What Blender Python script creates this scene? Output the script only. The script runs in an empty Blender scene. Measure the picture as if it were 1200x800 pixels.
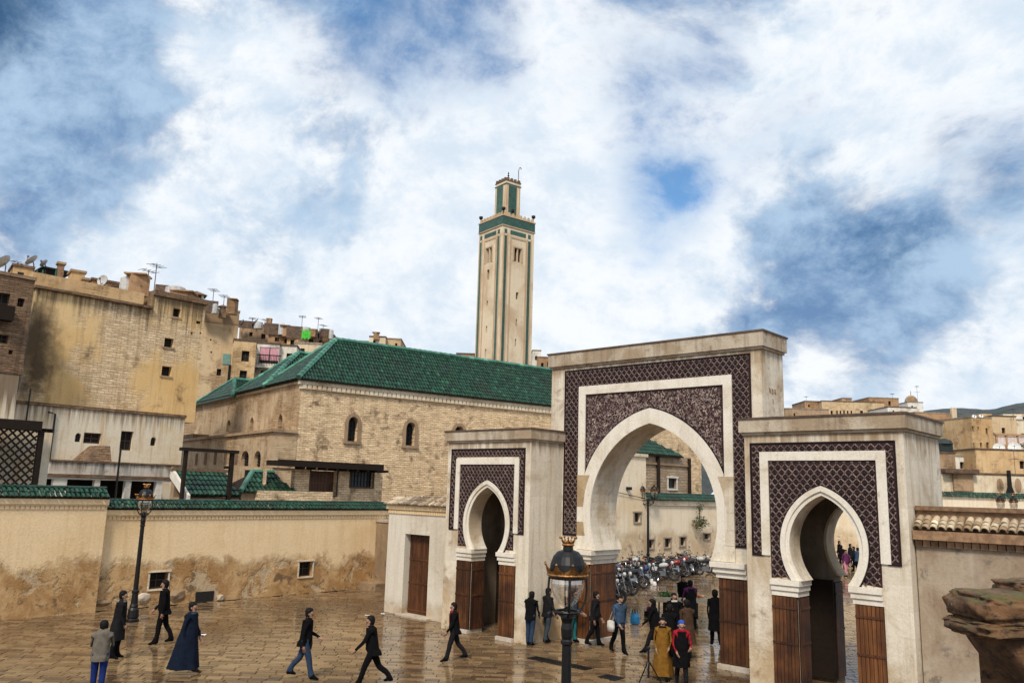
import bpy, bmesh, math, random
import numpy as np
from mathutils import Matrix, Vector

S = bpy.context.scene
COL = S.collection
RND = random.Random(7)
rad, sin, cos, pi = math.radians, math.sin, math.cos, math.pi

# ------------------------------------------------------------------ camera
# World axes follow the gates: X runs along their fronts, Y through their passages, Z up.
FPX, PITCH, ROLL, YAW, EYE = 953.17, 0.181374, 0.02814, 0.830165, 4.8
_M = np.array([[math.sin(YAW), -math.cos(YAW), 0], [math.cos(YAW), math.sin(YAW), 0], [0, 0, 1.0]])
_f = np.array([0, math.cos(PITCH), math.sin(PITCH)])
_u = np.array([0, -math.sin(PITCH), math.cos(PITCH)])
_x = np.array([1.0, 0, 0])
CF = _M @ _f
CX = _M @ (cos(ROLL) * _x + sin(ROLL) * _u)
CU = _M @ (-sin(ROLL) * _x + cos(ROLL) * _u)
CC = np.array([0, 0, EYE])

cam_data = bpy.data.cameras.new("camera")
cam_data.sensor_width = 36.0
cam_data.lens = 36.0 * FPX / 1200.0
cam_data.clip_start = 0.1
cam_data.clip_end = 6000
cam = bpy.data.objects.new("camera", cam_data)
mw = Matrix.Identity(4)
for i in range(3):
    mw[i][0], mw[i][1], mw[i][2], mw[i][3] = CX[i], CU[i], -CF[i], CC[i]
cam.matrix_world = mw
COL.objects.link(cam)
S.camera = cam

# surveying: where a sight line meets the ground or a vertical wall plane
def sight(x, y):
    return (x - 600) / FPX * CX - (y - 400) / FPX * CU + CF
def on_ground(x, y, z=0.0):
    d = sight(x, y)
    return CC + d * ((z - EYE) / d[2])
def on_plane(x, y, p, n):
    d = sight(x, y)
    n = np.asarray(n, float)
    return CC + d * (((np.asarray(p, float) - CC) @ n) / (d @ n))
def on_wall(x, y, p, ang):          # vertical plane through p running at ang degrees
    a = rad(ang)
    return on_plane(x, y, p, (-sin(a), cos(a), 0))
def at_depth(x, y, d):
    return CC + sight(x, y) * d

# ------------------------------------------------------------------ light
S.view_settings.view_transform = 'Standard'
S.view_settings.look = 'None'
S.view_settings.gamma = 1.0
S.view_settings.exposure = 1.18
S.cycles.max_bounces = 6
S.cycles.diffuse_bounces = 3
S.cycles.glossy_bounces = 3
S.cycles.transparent_max_bounces = 8
S.cycles.use_denoising = True

SUN_AZ = rad(-62)       # compass of the sun in the XY plane (towards +X -Y)
SUN_EL = rad(48)
sun_data = bpy.data.lights.new("sun", 'SUN')
sun_data.energy = 1.5
sun_data.angle = rad(11)
sun_data.color = (1.0, 0.91, 0.78)
sun = bpy.data.objects.new("sun", sun_data)
sd = Vector((cos(SUN_EL) * cos(SUN_AZ), cos(SUN_EL) * sin(SUN_AZ), sin(SUN_EL)))
sun.rotation_euler = sd.to_track_quat('Z', 'Y').to_euler()
COL.objects.link(sun)

# ------------------------------------------------------------------ node helper
class NT:
    def __init__(s, tree):
        s.t = tree; s.N = tree.nodes; s.L = tree.links
    def put(s, sock, v):
        if v is None: return
        if isinstance(v, bpy.types.NodeSocket): s.L.new(v, sock)
        elif isinstance(v, bpy.types.Node): s.L.new(v.outputs[0], sock)
        else:
            try: sock.default_value = v
            except Exception:
                sock.default_value = (*v, 1.0)
    def n(s, kind, props=None, **ins):
        nd = s.N.new(kind)
        for k, v in (props or {}).items(): setattr(nd, k, v)
        for k, v in ins.items():
            key = int(k[1:]) if k[0] == 'i' and k[1:].isdigit() else k.replace('_', ' ')
            s.put(nd.inputs[key], v)
        return nd
    def m(s, op, a, b=None, c=None, clamp=False):
        nd = s.N.new('ShaderNodeMath'); nd.operation = op; nd.use_clamp = clamp
        for i, v in enumerate((a, b, c)):
            if v is not None: s.put(nd.inputs[i], v)
        return nd.outputs[0]
    def vm(s, op, a, b=None, scale=None):
        nd = s.N.new('ShaderNodeVectorMath'); nd.operation = op
        s.put(nd.inputs[0], a)
        if b is not None: s.put(nd.inputs[1], b)
        if scale is not None: s.put(nd.inputs['Scale'], scale)
        return nd.outputs['Value'] if op in ('DOT_PRODUCT', 'LENGTH') else nd.outputs[0]
    def mix(s, fac, a, b, mode='MIX'):
        nd = s.N.new('ShaderNodeMix'); nd.data_type = 'RGBA'; nd.blend_type = mode
        s.put(nd.inputs[0], fac); s.put(nd.inputs[6], a); s.put(nd.inputs[7], b)
        return nd.outputs[2]
    def step(s, v, lo, hi, a=0.0, b=1.0):
        nd = s.N.new('ShaderNodeMapRange'); nd.interpolation_type = 'SMOOTHSTEP'
        s.put(nd.inputs[0], v); s.put(nd.inputs[1], lo); s.put(nd.inputs[2], hi)
        s.put(nd.inputs[3], a); s.put(nd.inputs[4], b)
        return nd.outputs[0]
    def noise(s, vec, scale, detail=5, rough=0.6, dist=0.0):
        nd = s.N.new('ShaderNodeTexNoise')
        s.put(nd.inputs['Vector'], vec); nd.inputs['Scale'].default_value = scale
        nd.inputs['Detail'].default_value = detail; nd.inputs['Roughness'].default_value = rough
        nd.inputs['Distortion'].default_value = dist
        return nd.outputs['Fac'] if 'Fac' in nd.outputs else nd.outputs[0]

# ------------------------------------------------------------------ sky
SKY_BLUE = [(1000, 460, 8, -.3), (1190, 460, 7, -.3), (15, 120, 9, .62), (50, 0, 8, .22), (300, 25, 9, .28), (505, 66, 8, .48), (640, 0, 8, .12), (1040, 225, 11, .36), (830, 175, 10, .24), (1180, 330, 11, .24), (980, 330, 8, .20), (760, 240, 6, .25),
            (1170, 110, 9, .16), (780, 15, 8, .22), (350, 195, 7, .20), (150, 110, 9, -.45), (220, 60, 7, -.3), (640, 150, 12, -.22), (940, 60, 11, -.30), (430, 150, 9, -.12), (900, 320, 9, -.15), (80, 230, 12, -.45), (1090, 130, 9, -.22), (250, 200, 9, -.3)]
SKY_DARK = [(10, 110, 12, .85), (10, 10, 11, .28), (230, 235, 12, .20), (60, 265, 11, .14), (470, 190, 9, .40), (1120, 375, 15, .50), (1190, 300, 11, .15), (950, 345, 11, .40), (340, 200, 8, .38), (820, 190, 9, .26), (1040, 250, 10, .24),
            (640, 130, 15, -.25), (640, 320, 18, -.55), (330, 340, 14, -.55), (100, 330, 12, -.4), (560, 10, 11, -.15), (200, 110, 10, -.3), (1000, 460, 8, -.6), (1190, 465, 7, -.6), (930, 70, 12, -.15)]
world = bpy.data.worlds.new("World")
S.world = world
world.use_nodes = True
w = NT(world.node_tree)
w.N.clear()
SKY_STRENGTH = 0.061
sky = w.n('ShaderNodeTexSky', dict(sky_type='NISHITA'))
sky.sun_disc = False
sky.sun_elevation = SUN_EL
sky.sun_rotation = pi / 2 - SUN_AZ
sky.altitude = 400; sky.air_density = 1.0; sky.dust_density = 0.6; sky.ozone_density = 2.2
tc = w.n('ShaderNodeTexCoord')
dirv = tc.outputs['Generated']
sep = w.n('ShaderNodeSeparateXYZ', i0=dirv)
zz = w.m('ADD', w.m('MAXIMUM', sep.outputs[2], 0.0), 0.42)
flat = w.vm('MULTIPLY', dirv, (1.9, 1.9, 2.7))
warp = w.vm('SCALE', w.vm('SUBTRACT', w.n('ShaderNodeTexNoise', Vector=flat, Scale=1.1, Detail=4.0).outputs['Color'], (.5, .5, .5)), scale=0.32)
cv = w.vm('ADD', flat, warp)
n_big = w.noise(cv, 1.15, 10, 0.58, 0.0)
n_mid = w.noise(w.vm('ADD', cv, (7.3, 2.1, 1.7)), 2.9, 12, 0.65, 0.0)
n_grey = w.noise(w.vm('ADD', cv, (-3.1, 5.2, 0.4)), 1.8, 10, 0.58, 0.0)
n_fine = w.noise(w.vm('ADD', cv, (2.9, -4.2, 3.4)), 7.5, 10, 0.66, 0.0)
# openings in the cloud (+) and thick banks (-): compass directions read off the photograph
def patch_sum(lst):
    out = None
    for px, py, radius, amp in lst:
        d = sight(px, py); d = d / np.linalg.norm(d)
        dot = w.vm('DOT_PRODUCT', dirv, tuple(d))
        v = w.step(dot, cos(rad(radius)), 1.0, 0.0, amp)
        out = v if out is None else w.m('ADD', out, v)
    return out
blue_bias = patch_sum(SKY_BLUE)
dark_bias = patch_sum(SKY_DARK)
tex = w.m('ADD', w.m('MULTIPLY', n_big, 0.46), w.m('ADD', w.m('MULTIPLY', n_mid, 0.40), w.m('MULTIPLY', n_fine, 0.14)))
cover = w.m('ADD', w.m('MULTIPLY', w.m('SUBTRACT', tex, 0.5), 4.2), 0.74)
cover = w.m('SUBTRACT', cover, w.m('MULTIPLY', blue_bias, w.m('ADD', 0.55, w.m('MULTIPLY', n_mid, 0.9))))
low = w.step(sep.outputs[2], 0.08, 0.42, 0.70, 0.0)
cover = w.m('ADD', cover, low)
cloud = w.m('ADD', w.m('MULTIPLY', w.step(cover, 0.08, 0.76), 0.88), 0.12)
g = w.m('ADD', w.m('MULTIPLY', w.m('SUBTRACT', w.m('ADD', w.m('MULTIPLY', n_grey, .75), w.m('MULTIPLY', n_fine, .25)), .5), 4.6), w.m('ADD', .46, w.m('MULTIPLY', dark_bias, w.m('ADD', .6, w.m('MULTIPLY', n_grey, .8)))))
shade = w.step(g, 0.38, 0.98)
white = (6.9, 7.15, 7.4)
grey = (1.15, 2.05, 3.6)
pale = (4.7, 5.6, 6.6)
veil = w.step(w.m('ADD', w.m('MULTIPLY', n_mid, .6), w.m('MULTIPLY', n_fine, .4)), .42, .60, 0.0, .8)
gtex = w.step(w.m('ADD', w.m('MULTIPLY', n_mid, .5), w.m('MULTIPLY', n_fine, .5)), .36, .62)
ccol = w.mix(shade, w.mix(veil, (*white, 1), (*pale, 1)), w.mix(gtex, (*grey, 1), (3.3, 4.5, 5.9, 1)))
deep = w.m('SUBTRACT', 0.80, w.m('MULTIPLY', w.m('MAXIMUM', dark_bias, 0.0), 0.45))
blue = w.mix(1.0, w.mix(1.0, sky.outputs[0], (0.40, 1.08, 1.42, 1), 'MULTIPLY'), w.n('ShaderNodeCombineXYZ', i0=deep, i1=deep, i2=deep), 'MULTIPLY')
skycol = w.mix(cloud, blue, ccol)
bg = w.n('ShaderNodeBackground', Color=skycol, Strength=SKY_STRENGTH)
w.n('ShaderNodeOutputWorld', Surface=bg)
# ------------------------------------------------------------------ materials
def new_mat(name):
    m = bpy.data.materials.new(name); m.use_nodes = True
    t = NT(m.node_tree)
    b = t.N['Principled BSDF']
    return m, t, b

def simple(name, col, rough=0.6, metal=0.0, var=0.25, scale=6.0, spec=0.5, bump=0.0, col2=None, island=0.0):
    """plain paint, cloth, wood or metal with mottling"""
    m, t, b = new_mat(name)
    pos = t.n('ShaderNodeTexCoord').outputs['Object']
    f = t.noise(pos, scale, 5, 0.6)
    c2 = col2 or tuple(x * (1 - var) for x in col)
    c = t.mix(t.step(f, 0.35, 0.65), (*col, 1), (*c2, 1))
    if island:
        r = t.n('ShaderNodeNewGeometry').outputs['Random Per Island']
        o = t.n('ShaderNodeObjectInfo').outputs['Random']
        rr = t.m('FRACT', t.m('ADD', r, o))
        v = t.step(rr, 0, 1, 1 - island, 1 + island)
        c = t.mix(1.0, c, t.n('ShaderNodeCombineXYZ', i0=v, i1=v, i2=v), 'MULTIPLY')
    t.put(b.inputs['Base Color'], c)
    b.inputs['Roughness'].default_value = rough
    b.inputs['Metallic'].default_value = metal
    b.inputs['Specular IOR Level'].default_value = spec
    if bump:
        t.put(b.inputs['Normal'], t.n('ShaderNodeBump', Strength=bump, Distance=0.02, Height=t.noise(pos, scale * 6, 4)))
    return m

def masonry(name, base, patch, grime, run=(1, 0), patch_scale=0.35, patch_amt=(0.45, 0.62), streak=0.5, streak_col=None,
            brick=None, brick_amt=None, brick_col=None, damp=None, damp_col=None, block=None, top_drip=None, rough=0.85, bump=0.35, grime_amt=(0.58, 0.78), fine=0.14, erode=0.0):
    """weathered plaster / brick: run = wall direction, brick = (length, course) of exposed brickwork,
    damp = (height, raggedness) of the rising-damp stains, top_drip = (z, depth) of the black drips under a coping"""
    m, t, b = new_mat(name)
    pos = t.n('ShaderNodeNewGeometry').outputs['Position']
    sp = t.n('ShaderNodeSeparateXYZ', i0=pos)
    l = math.hypot(*run)
    along = t.m('ADD', t.m('MULTIPLY', sp.outputs[0], run[0] / l), t.m('MULTIPLY', sp.outputs[1], run[1] / l))
    if abs(run[0]) < 1e-6 or abs(run[1]) < 1e-6:
        along = t.m('ADD', sp.outputs[0], sp.outputs[1])
    wall = t.n('ShaderNodeCombineXYZ', i0=along, i1=sp.outputs[2], i2=0.0)
    f1 = t.noise(pos, patch_scale, 7, 0.62, 0.4)
    f2 = t.noise(pos, patch_scale * 4.1, 6, 0.65, 0.3)
    c = t.mix(t.step(f1, *patch_amt), (*base, 1), (*patch, 1))
    f3 = t.noise(pos, 16.0, 6, 0.75)
    v = t.step(f3, 0.25, 0.75, 1 - fine, 1 + fine * .6)
    c = t.mix(1.0, c, t.n('ShaderNodeCombineXYZ', i0=v, i1=v, i2=v), 'MULTIPLY')
    hgt = t.m('MULTIPLY', f3, 0.6)
    if block:
        bt = t.n('ShaderNodeTexBrick', Vector=wall, Scale=1.0, Color1=(1.06, 1.05, 1.03, 1), Color2=(.84, .80, .74, 1), Mortar=(.78, .74, .68, 1))
        bt.inputs['Mortar Size'].default_value = 0.006; bt.inputs['Mortar Smooth'].default_value = 0.6; bt.inputs['Brick Width'].default_value = block[0]
        bt.inputs['Row Height'].default_value = block[1]; bt.inputs['Bias'].default_value = 0.1
        c = t.mix(block[2], c, bt.outputs[0], 'MULTIPLY')
    if brick:
        wob = t.vm('SCALE', t.n('ShaderNodeTexNoise', Vector=pos, Scale=1.3, Detail=3.0).outputs['Color'], scale=0.16)
        bt = t.n('ShaderNodeTexBrick', Vector=t.vm('ADD', wall, wob), Scale=1.0, Color1=(1.12, 1.10, 1.06, 1), Color2=(.82, .77, .71, 1), Mortar=(.62, .56, .49, 1))
        bt.inputs['Mortar Size'].default_value = brick[1] * 0.13; bt.inputs['Mortar Smooth'].default_value = 0.5
        bt.inputs['Brick Width'].default_value = brick[0]; bt.inputs['Row Height'].default_value = brick[1]
        fb = t.noise(t.vm('ADD', pos, (3.7, 1.2, 9.1)), patch_scale * 1.7, 6, 0.6, 0.3)
        lo, hi = brick_amt or (0.45, 0.6)
        mk = t.step(fb, lo, hi)
        bc = t.mix(1.0, (*(brick_col or base), 1), bt.outputs[0], 'MULTIPLY')
        f4 = t.noise(pos, 2.2, 7, 0.7)
        bc = t.mix(t.step(f4, 0.50, 0.80), bc, t.mix(1.0, bc, (.6, .52, .46, 1), 'MULTIPLY'))
        c = t.mix(mk, c, bc)
        # weather-eaten courses: long thin hollows and lighter crusts that follow the bedding
        fr = t.noise(t.n('ShaderNodeCombineXYZ', i0=t.m('MULTIPLY', along, 1.1), i1=t.m('MULTIPLY', sp.outputs[2], 6.5), i2=0.0), 1.0, 8, 0.72, 0.5)
        bc = t.mix(t.m('MULTIPLY', t.step(fr, 0.53, 0.66), 0.5), bc, t.mix(1.0, bc, (.44, .37, .31, 1), 'MULTIPLY'))
        bc = t.mix(t.m('MULTIPLY', t.step(fr, 0.47, 0.36), 0.5), bc, t.mix(1.0, bc, (1.22, 1.2, 1.16, 1), 'MULTIPLY'))
        hgt = t.m('SUBTRACT', hgt, t.m('MULTIPLY', mk, t.m('MULTIPLY', t.step(fr, .46, .66), 1.4)))
        hgt = t.m('SUBTRACT', hgt, t.m('MULTIPLY', t.m('MULTIPLY', bt.outputs['Fac'], mk), 1.0))
        hgt = t.m('SUBTRACT', hgt, t.m('MULTIPLY', mk, t.m('MULTIPLY', f4, 0.8)))
    if streak:
        sv = t.vm('MULTIPLY', pos, (2.6, 2.6, 0.16))
        fs = t.noise(sv, 1.6, 6, 0.65)
        sm = t.m('MULTIPLY', t.step(fs, 0.47, 0.70), streak)
        c = t.mix(sm, c, (*(streak_col or grime), 1))
    gm = t.m('MULTIPLY', t.step(f2, *grime_amt), 0.85)
    c = t.mix(gm, c, (*grime, 1))
    if damp:
        fd = t.noise(t.vm('MULTIPLY', pos, (1, 1, 0.7)), 0.40, 10, 0.66, 0.25)
        edge = t.m('SUBTRACT', t.m('MULTIPLY', fd, damp[1] * 2), t.m('SUBTRACT', sp.outputs[2], damp[0] - damp[1]))
        mk = t.step(edge, -0.05, 0.55)
        fe = t.noise(pos, 1.0, 10, 0.70, 0.4)
        dc = t.mix(t.step(fe, 0.40, 0.62), (*damp_col[0], 1), (*damp_col[1], 1))
        dc = t.mix(t.step(t.noise(pos, 2.0, 9, 0.68, 0.35), 0.53, 0.64), dc, (*damp_col[2], 1))
        if len(damp_col) > 3:
            pk = t.noise(t.vm('ADD', pos, (8.1, 3.3, 5.5)), 0.85, 10, 0.62, 0.3)
            dc = t.mix(t.m('MULTIPLY', t.step(pk, .57, .63), .75), dc, (*damp_col[3], 1)); hgt = t.m('SUBTRACT', hgt, t.m('MULTIPLY', mk, t.m('MULTIPLY', t.step(pk, .55, .62), 1.2)))
            dc = t.mix(t.m('MULTIPLY', t.step(t.m('ABSOLUTE', t.m('SUBTRACT', pk, .553)), .010, .002), .4), dc, (*damp_col[2], 1))
        c = t.mix(t.m('MULTIPLY', mk, 0.90), c, dc)
        hgt = t.m('SUBTRACT', hgt, t.m('MULTIPLY', mk, t.m('ADD', 0.3, t.m('MULTIPLY', fe, 1.6))))
    if top_drip:
        sv = t.vm('MULTIPLY', pos, (4.0, 4.0, 0.10))
        fs = t.noise(sv, 1.3, 5, 0.6)
        k = t.m('ADD', t.m('DIVIDE', t.m('SUBTRACT', sp.outputs[2], top_drip[0] - top_drip[1]), top_drip[1]), t.m('MULTIPLY', t.m('SUBTRACT', fs, 0.5), 2.2))
        c = t.mix(t.m('MULTIPLY', t.step(k, 0.35, 1.0), 0.8), c, (*grime, 1))
    t.put(b.inputs['Base Color'], c)
    t.put(b.inputs['Roughness'], t.step(f3, 0.2, 0.8, rough - 0.12, min(1, rough + 0.1)))
    b.inputs['Specular IOR Level'].default_value = 0.25
    t.put(b.inputs['Normal'], t.n('ShaderNodeBump', Strength=bump, Distance=0.05, Height=hgt))
    return m

def glass(name, tint=(0.03, 0.035, 0.04)):
    m, t, b = new_mat(name)
    pos = t.n('ShaderNodeTexCoord').outputs['Object']
    c = t.mix(t.noise(pos, 1.5, 3), (*tint, 1), tuple(x * 1.8 for x in tint) + (1,))
    t.put(b.inputs['Base Color'], c)
    b.inputs['Roughness'].default_value = 0.35
    b.inputs['Specular IOR Level'].default_value = 0.35
    return m

def glazed(name, c1, c2, c3):
    """glazed roof tile, colour changing from tile to tile"""
    m, t, b = new_mat(name)
    g = t.n('ShaderNodeNewGeometry')
    r = t.m('FRACT', t.m('ADD', g.outputs['Random Per Island'], t.n('ShaderNodeObjectInfo').outputs['Random']))
    f = t.noise(g.outputs['Position'], 14, 5, 0.65)
    c = t.mix(t.step(r, 0.05, 0.95), (*c1, 1), (*c2, 1))
    big = t.noise(g.outputs['Position'], 0.5, 6, 0.65, 0.5)
    c = t.mix(t.m('MULTIPLY', t.step(t.m('ADD', t.m('MULTIPLY', f, .35), t.m('MULTIPLY', big, .65)), 0.48, 0.62), 0.8), c, (*c3, 1))
    r2 = t.m('FRACT', t.m('MULTIPLY', r, 17.7)); c = t.mix(t.step(r2, .93, .99), c, (*tuple(min(1, x * 1.5 + .01) for x in c2), 1)); c = t.mix(t.step(r2, .06, .02), c, (*tuple(x * .6 for x in c1), 1))
    t.put(b.inputs['Base Color'], c)
    t.put(b.inputs['Roughness'], t.step(f, 0.3, 0.7, 0.22, 0.5))
    b.inputs['Specular IOR Level'].default_value = 0.5
    return m

def planks(name, c1, c2, c3):
    m, t, b = new_mat(name)
    pos = t.n('ShaderNodeNewGeometry').outputs['Position']
    r = t.n('ShaderNodeObjectInfo').outputs['Random']
    v = t.vm('MULTIPLY', pos, (14, 14, 0.7))
    f = t.noise(v, 1.6, 7, 0.65, 0.4)
    c = t.mix(t.step(f, 0.36, 0.66), (*c1, 1), (*c2, 1))
    c = t.mix(t.m('MULTIPLY', t.step(t.noise(pos, 0.9, 6, 0.6), 0.42, 0.66), 0.8), c, (*c3, 1))
    k = t.step(r, 0, 1, 0.7, 1.2)
    c = t.mix(1.0, c, t.n('ShaderNodeCombineXYZ', i0=k, i1=k, i2=k), 'MULTIPLY')
    t.put(b.inputs['Base Color'], c)
    b.inputs['Roughness'].default_value = 0.5
    b.inputs['Specular IOR Level'].default_value = 0.3
    t.put(b.inputs['Normal'], t.n('ShaderNodeBump', Strength=0.3, Distance=0.01, Height=f))
    return m

def paver_mat(name):
    m, t, b = new_mat(name)
    g = t.n('ShaderNodeNewGeometry')
    pos = g.outputs['Position']
    r = t.m('FRACT', t.m('ADD', g.outputs['Random Per Island'], t.n('ShaderNodeObjectInfo').outputs['Random']))
    r2 = t.m('FRACT', t.m('MULTIPLY', r, 7.31))
    c = t.mix(t.step(r, 0.1, 0.95), (.145, .088, .042, 1), (.26, .168, .083, 1))
    c = t.mix(t.step(r2, 0.72, 0.9), c, (.088, .052, .028, 1))
    big = t.noise(pos, 0.16, 6, 0.6, 0.5)
    c = t.mix(t.m('MULTIPLY', t.step(big, 0.47, 0.66), 0.65), c, (.085, .05, .026, 1))
    f = t.noise(pos, 6, 6, 0.7)
    c = t.mix(t.m('MULTIPLY', t.step(f, 0.52, 0.75), 0.5), c, (.06, .038, .024, 1))
    t.put(b.inputs['Base Color'], c)
    wet = t.noise(t.vm('ADD', pos, (4, 9, 0)), 0.22, 7, 0.62, 0.6)
    rg = t.m('ADD', t.step(wet, 0.46, 0.66, 0.05, 0.30), t.m('MULTIPLY', t.m('SUBTRACT', r2, 0.5), 0.14))
    t.put(b.inputs['Roughness'], rg)
    b.inputs['Specular IOR Level'].default_value = 0.5
    t.put(b.inputs['Normal'], t.n('ShaderNodeBump', Strength=0.13, Distance=0.02, Height=t.m('ADD', f, t.m('MULTIPLY', t.noise(pos, 1.8, 4), 0.8))))
    return m

OCHRE = dict(base=(.66, .43, .20), patch=(.58, .34, .13), grime=(.16, .085, .035))
MT = {}
MT['gate'] = masonry('gate_plaster', (.72, .65, .54), (.49, .385, .265), (.24, .155, .085), (1, 0), 0.42, (0.47, 0.62), 0.55, (.38, .27, .155), block=(1.15, .58, .5), bump=0.4, grime_amt=(0.56, 0.76), top_drip=(6.62, .95), damp=(1.3, 2.0), damp_col=((.46, .33, .19), (.62, .52, .38), (.30, .20, .11)))
MT['gate_tall'] = masonry('tall_gate_plaster', (.72, .65, .54), (.49, .385, .265), (.24, .155, .085), (1, 0), 0.42, (0.47, 0.62), 0.55, (.38, .27, .155), block=(1.15, .58, .5), bump=0.4, grime_amt=(0.56, 0.76), top_drip=(9.3, 1.1), damp=(1.3, 2.0), damp_col=((.46, .33, .19), (.62, .52, .38), (.30, .20, .11)))
MT['gate_shade_tint'] = masonry('shade_tinted_passage_plaster', (.23, .18, .13), (.16, .12, .085), (.07, .05, .035), (0, 1), 0.5, (.42, .62), .5, bump=.3)  # gate plaster darkened in its colour to stand for shade inside the passages
MT['gate_stone'] = masonry('gate_coping_stone', (.52, .44, .34), (.36, .27, .18), (.15, .10, .065), (1, 0), 0.9, (0.4, 0.6), 0.5, bump=0.4, grime_amt=(.54, .74))
MT['gate_white'] = masonry('gate_white_moulding', (.76, .70, .60), (.62, .54, .42), (.34, .25, .16), (1, 0), 0.7, (0.48, 0.7), 0.22, bump=0.18)
MT['block_brown'] = masonry('brown_stone_block', (.46, .34, .20), (.36, .25, .14), (.22, .14, .08), (1, 0), 1.2, (.4, .6), .25, bump=.3)
MT['tile_dark'] = simple('dark_zellige_ground', (.046, .020, .019), 0.6, col2=(.026, .011, .011), scale=3, spec=.2)
MT['tile_drop'] = simple('dark_zellige_drop', (.011, .006, .008), 0.45, spec=.25)
MT['tile_line'] = simple('pale_zellige_line', (.23, .165, .14), 0.6, col2=(.11, .072, .065), scale=5, island=.3)
MT['tile_pale'] = simple('ivory_zellige', (.40, .31, .26), 0.5, col2=(.15, .09, .09), scale=4, island=.5)
MT['tile_green'] = simple('green_zellige', (.030, .105, .072), 0.4, col2=(.018, .065, .046), scale=2.5, island=.2)
MT['yellow'] = masonry('yellow_boundary_plaster', (.84, .635, .385), (.77, .55, .30), (.30, .17, .07), (0, 1), 0.35, (0.45, 0.66), 0.22, (.50, .31, .13), brick=(.3, .075), brick_amt=(.70, .76), brick_col=(.44, .30, .17),
                       damp=(1.95, 1.9), damp_col=((.33, .165, .052), (.55, .35, .165), (.12, .066, .032), (.50, .40, .27)), bump=0.7, grime_amt=(.68, .84))
MT['brown_wall'] = masonry('brown_render', (.34, .24, .15), (.25, .17, .10), (.12, .08, .05), (1, 0), 0.6, (.42, .62), .35, damp=(1.0, .7), damp_col=((.22, .14, .08), (.32, .22, .13), (.12, .08, .05)))
MT['white_wall'] = masonry('grey_white_render', (.66, .60, .50), (.55, .48, .38), (.30, .22, .14), (1, 0), 0.5, (.44, .64), .25, damp=(.7, .8), damp_col=((.42, .31, .19), (.58, .48, .36), (.30, .2, .12)), bump=.35)
MT['right_wall'] = masonry('stained_grey_render', (.40, .32, .235), (.27, .19, .125), (.12, .10, .09), (1, 0), 0.55, (.40, .60), .35, (.5, .44, .36), damp=(1.6, 1.4), damp_col=((.46, .40, .32), (.36, .28, .2), (.2, .16, .13)), bump=.3, grime_amt=(.56, .72))
MT['mosque'] = masonry('old_mosque_brickwork', (.74, .57, .37), (.60, .43, .26), (.13, .08, .045), (cos(rad(79)), sin(rad(79))), 0.3, (.42, .62), .22, brick=(.30, .115), brick_amt=(.16, .36), brick_col=(.84, .65, .43), bump=.6, grime_amt=(.52, .70))
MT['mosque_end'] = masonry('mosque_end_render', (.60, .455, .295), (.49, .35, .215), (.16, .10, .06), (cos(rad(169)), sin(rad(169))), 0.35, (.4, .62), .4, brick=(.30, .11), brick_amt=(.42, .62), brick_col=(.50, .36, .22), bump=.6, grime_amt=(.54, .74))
MT['minaret'] = masonry('minaret_brick', (.76, .63, .45), (.58, .43, .28), (.36, .25, .16), (cos(rad(80)), sin(rad(80))), 0.25, (.42, .64), .18, brick=(.34, .13), brick_amt=(.70, .95), brick_col=(.80, .67, .49), bump=.15, grime_amt=(.64, .84))
MT['minaret_rose'] = masonry('minaret_border', (.56, .41, .27), (.47, .33, .21), (.3, .2, .13), (0, 1), .3, (.42, .64), .2, bump=.2)
MT['big_wall'] = masonry('tall_ochre_wall', (.80, .57, .29), (.72, .47, .20), (.085, .05, .03), (0, 1), 0.13, (.44, .62), .45, (.36, .21, .09), brick=(.36, .135), brick_amt=(.46, .60), brick_col=(.78, .62, .42), top_drip=(15.2, 2.6), bump=.55, grime_amt=(.57, .74))
MT['dark_house'] = masonry('dark_weathered_brick', (.24, .16, .10), (.16, .105, .07), (.06, .042, .03), (0, 1), 0.4, (.4, .6), .5, brick=(.32, .12), brick_amt=(.3, .5), brick_col=(.27, .175, .11), bump=.8)
MT['white_house'] = masonry('streaked_white_render', (.72, .64, .50), (.64, .48, .27), (.12, .075, .045), (0, 1), 0.3, (.44, .64), .62, (.46, .28, .12), top_drip=(8.6, 1.7), bump=.3, grime_amt=(.64, .78))
MT['terrace'] = masonry('streaked_terrace_parapet', (.58, .52, .44), (.46, .38, .30), (.05, .038, .03), (0, 1), 0.5, (.4, .62), .55, top_drip=(5.9, 1.1), bump=.3)
for nm, b_, p_, g_ in (('house_sand', (.62, .47, .29), (.52, .36, .2), (.26, .16, .09)), ('house_ochre', (.66, .46, .25), (.54, .34, .16), (.24, .14, .07)),
                       ('house_cream', (.74, .65, .49), (.63, .5, .34), (.34, .24, .15)), ('house_brown', (.42, .29, .18), (.33, .22, .13), (.14, .09, .06)),
                       ('house_white', (.80, .77, .70), (.70, .64, .54), (.42, .35, .27)), ('house_rust', (.44, .27, .15), (.35, .2, .1), (.16, .1, .06))):
    MT[nm] = masonry(nm + '_render', b_, p_, g_, (1, .4), 0.22, (.42, .64), .35, brick=(.36, .13), brick_amt=(.50, .66), brick_col=tuple(x * .8 for x in b_), bump=.6, grime_amt=(.53, .72))
MT['roof_green'] = glazed('green_glazed_tile', (.006, .030, .017), (.012, .060, .033), (.017, .030, .017))
MT['ridge_green'] = glazed('pale_green_ridge_tile', (.04, .16, .105), (.075, .22, .155), (.025, .09, .06))
MT['roof_old'] = glazed('old_ochre_tile', (.33, .225, .13), (.60, .50, .36), (.12, .08, .05))
MT['clay'] = simple('clay_brick_course', (.28, .165, .09), .8, col2=(.17, .095, .05), scale=8, island=.3, bump=.3)
MT['door'] = planks('door_planks', (.075, .026, .011), (.13, .05, .019), (.03, .012, .007))
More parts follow.
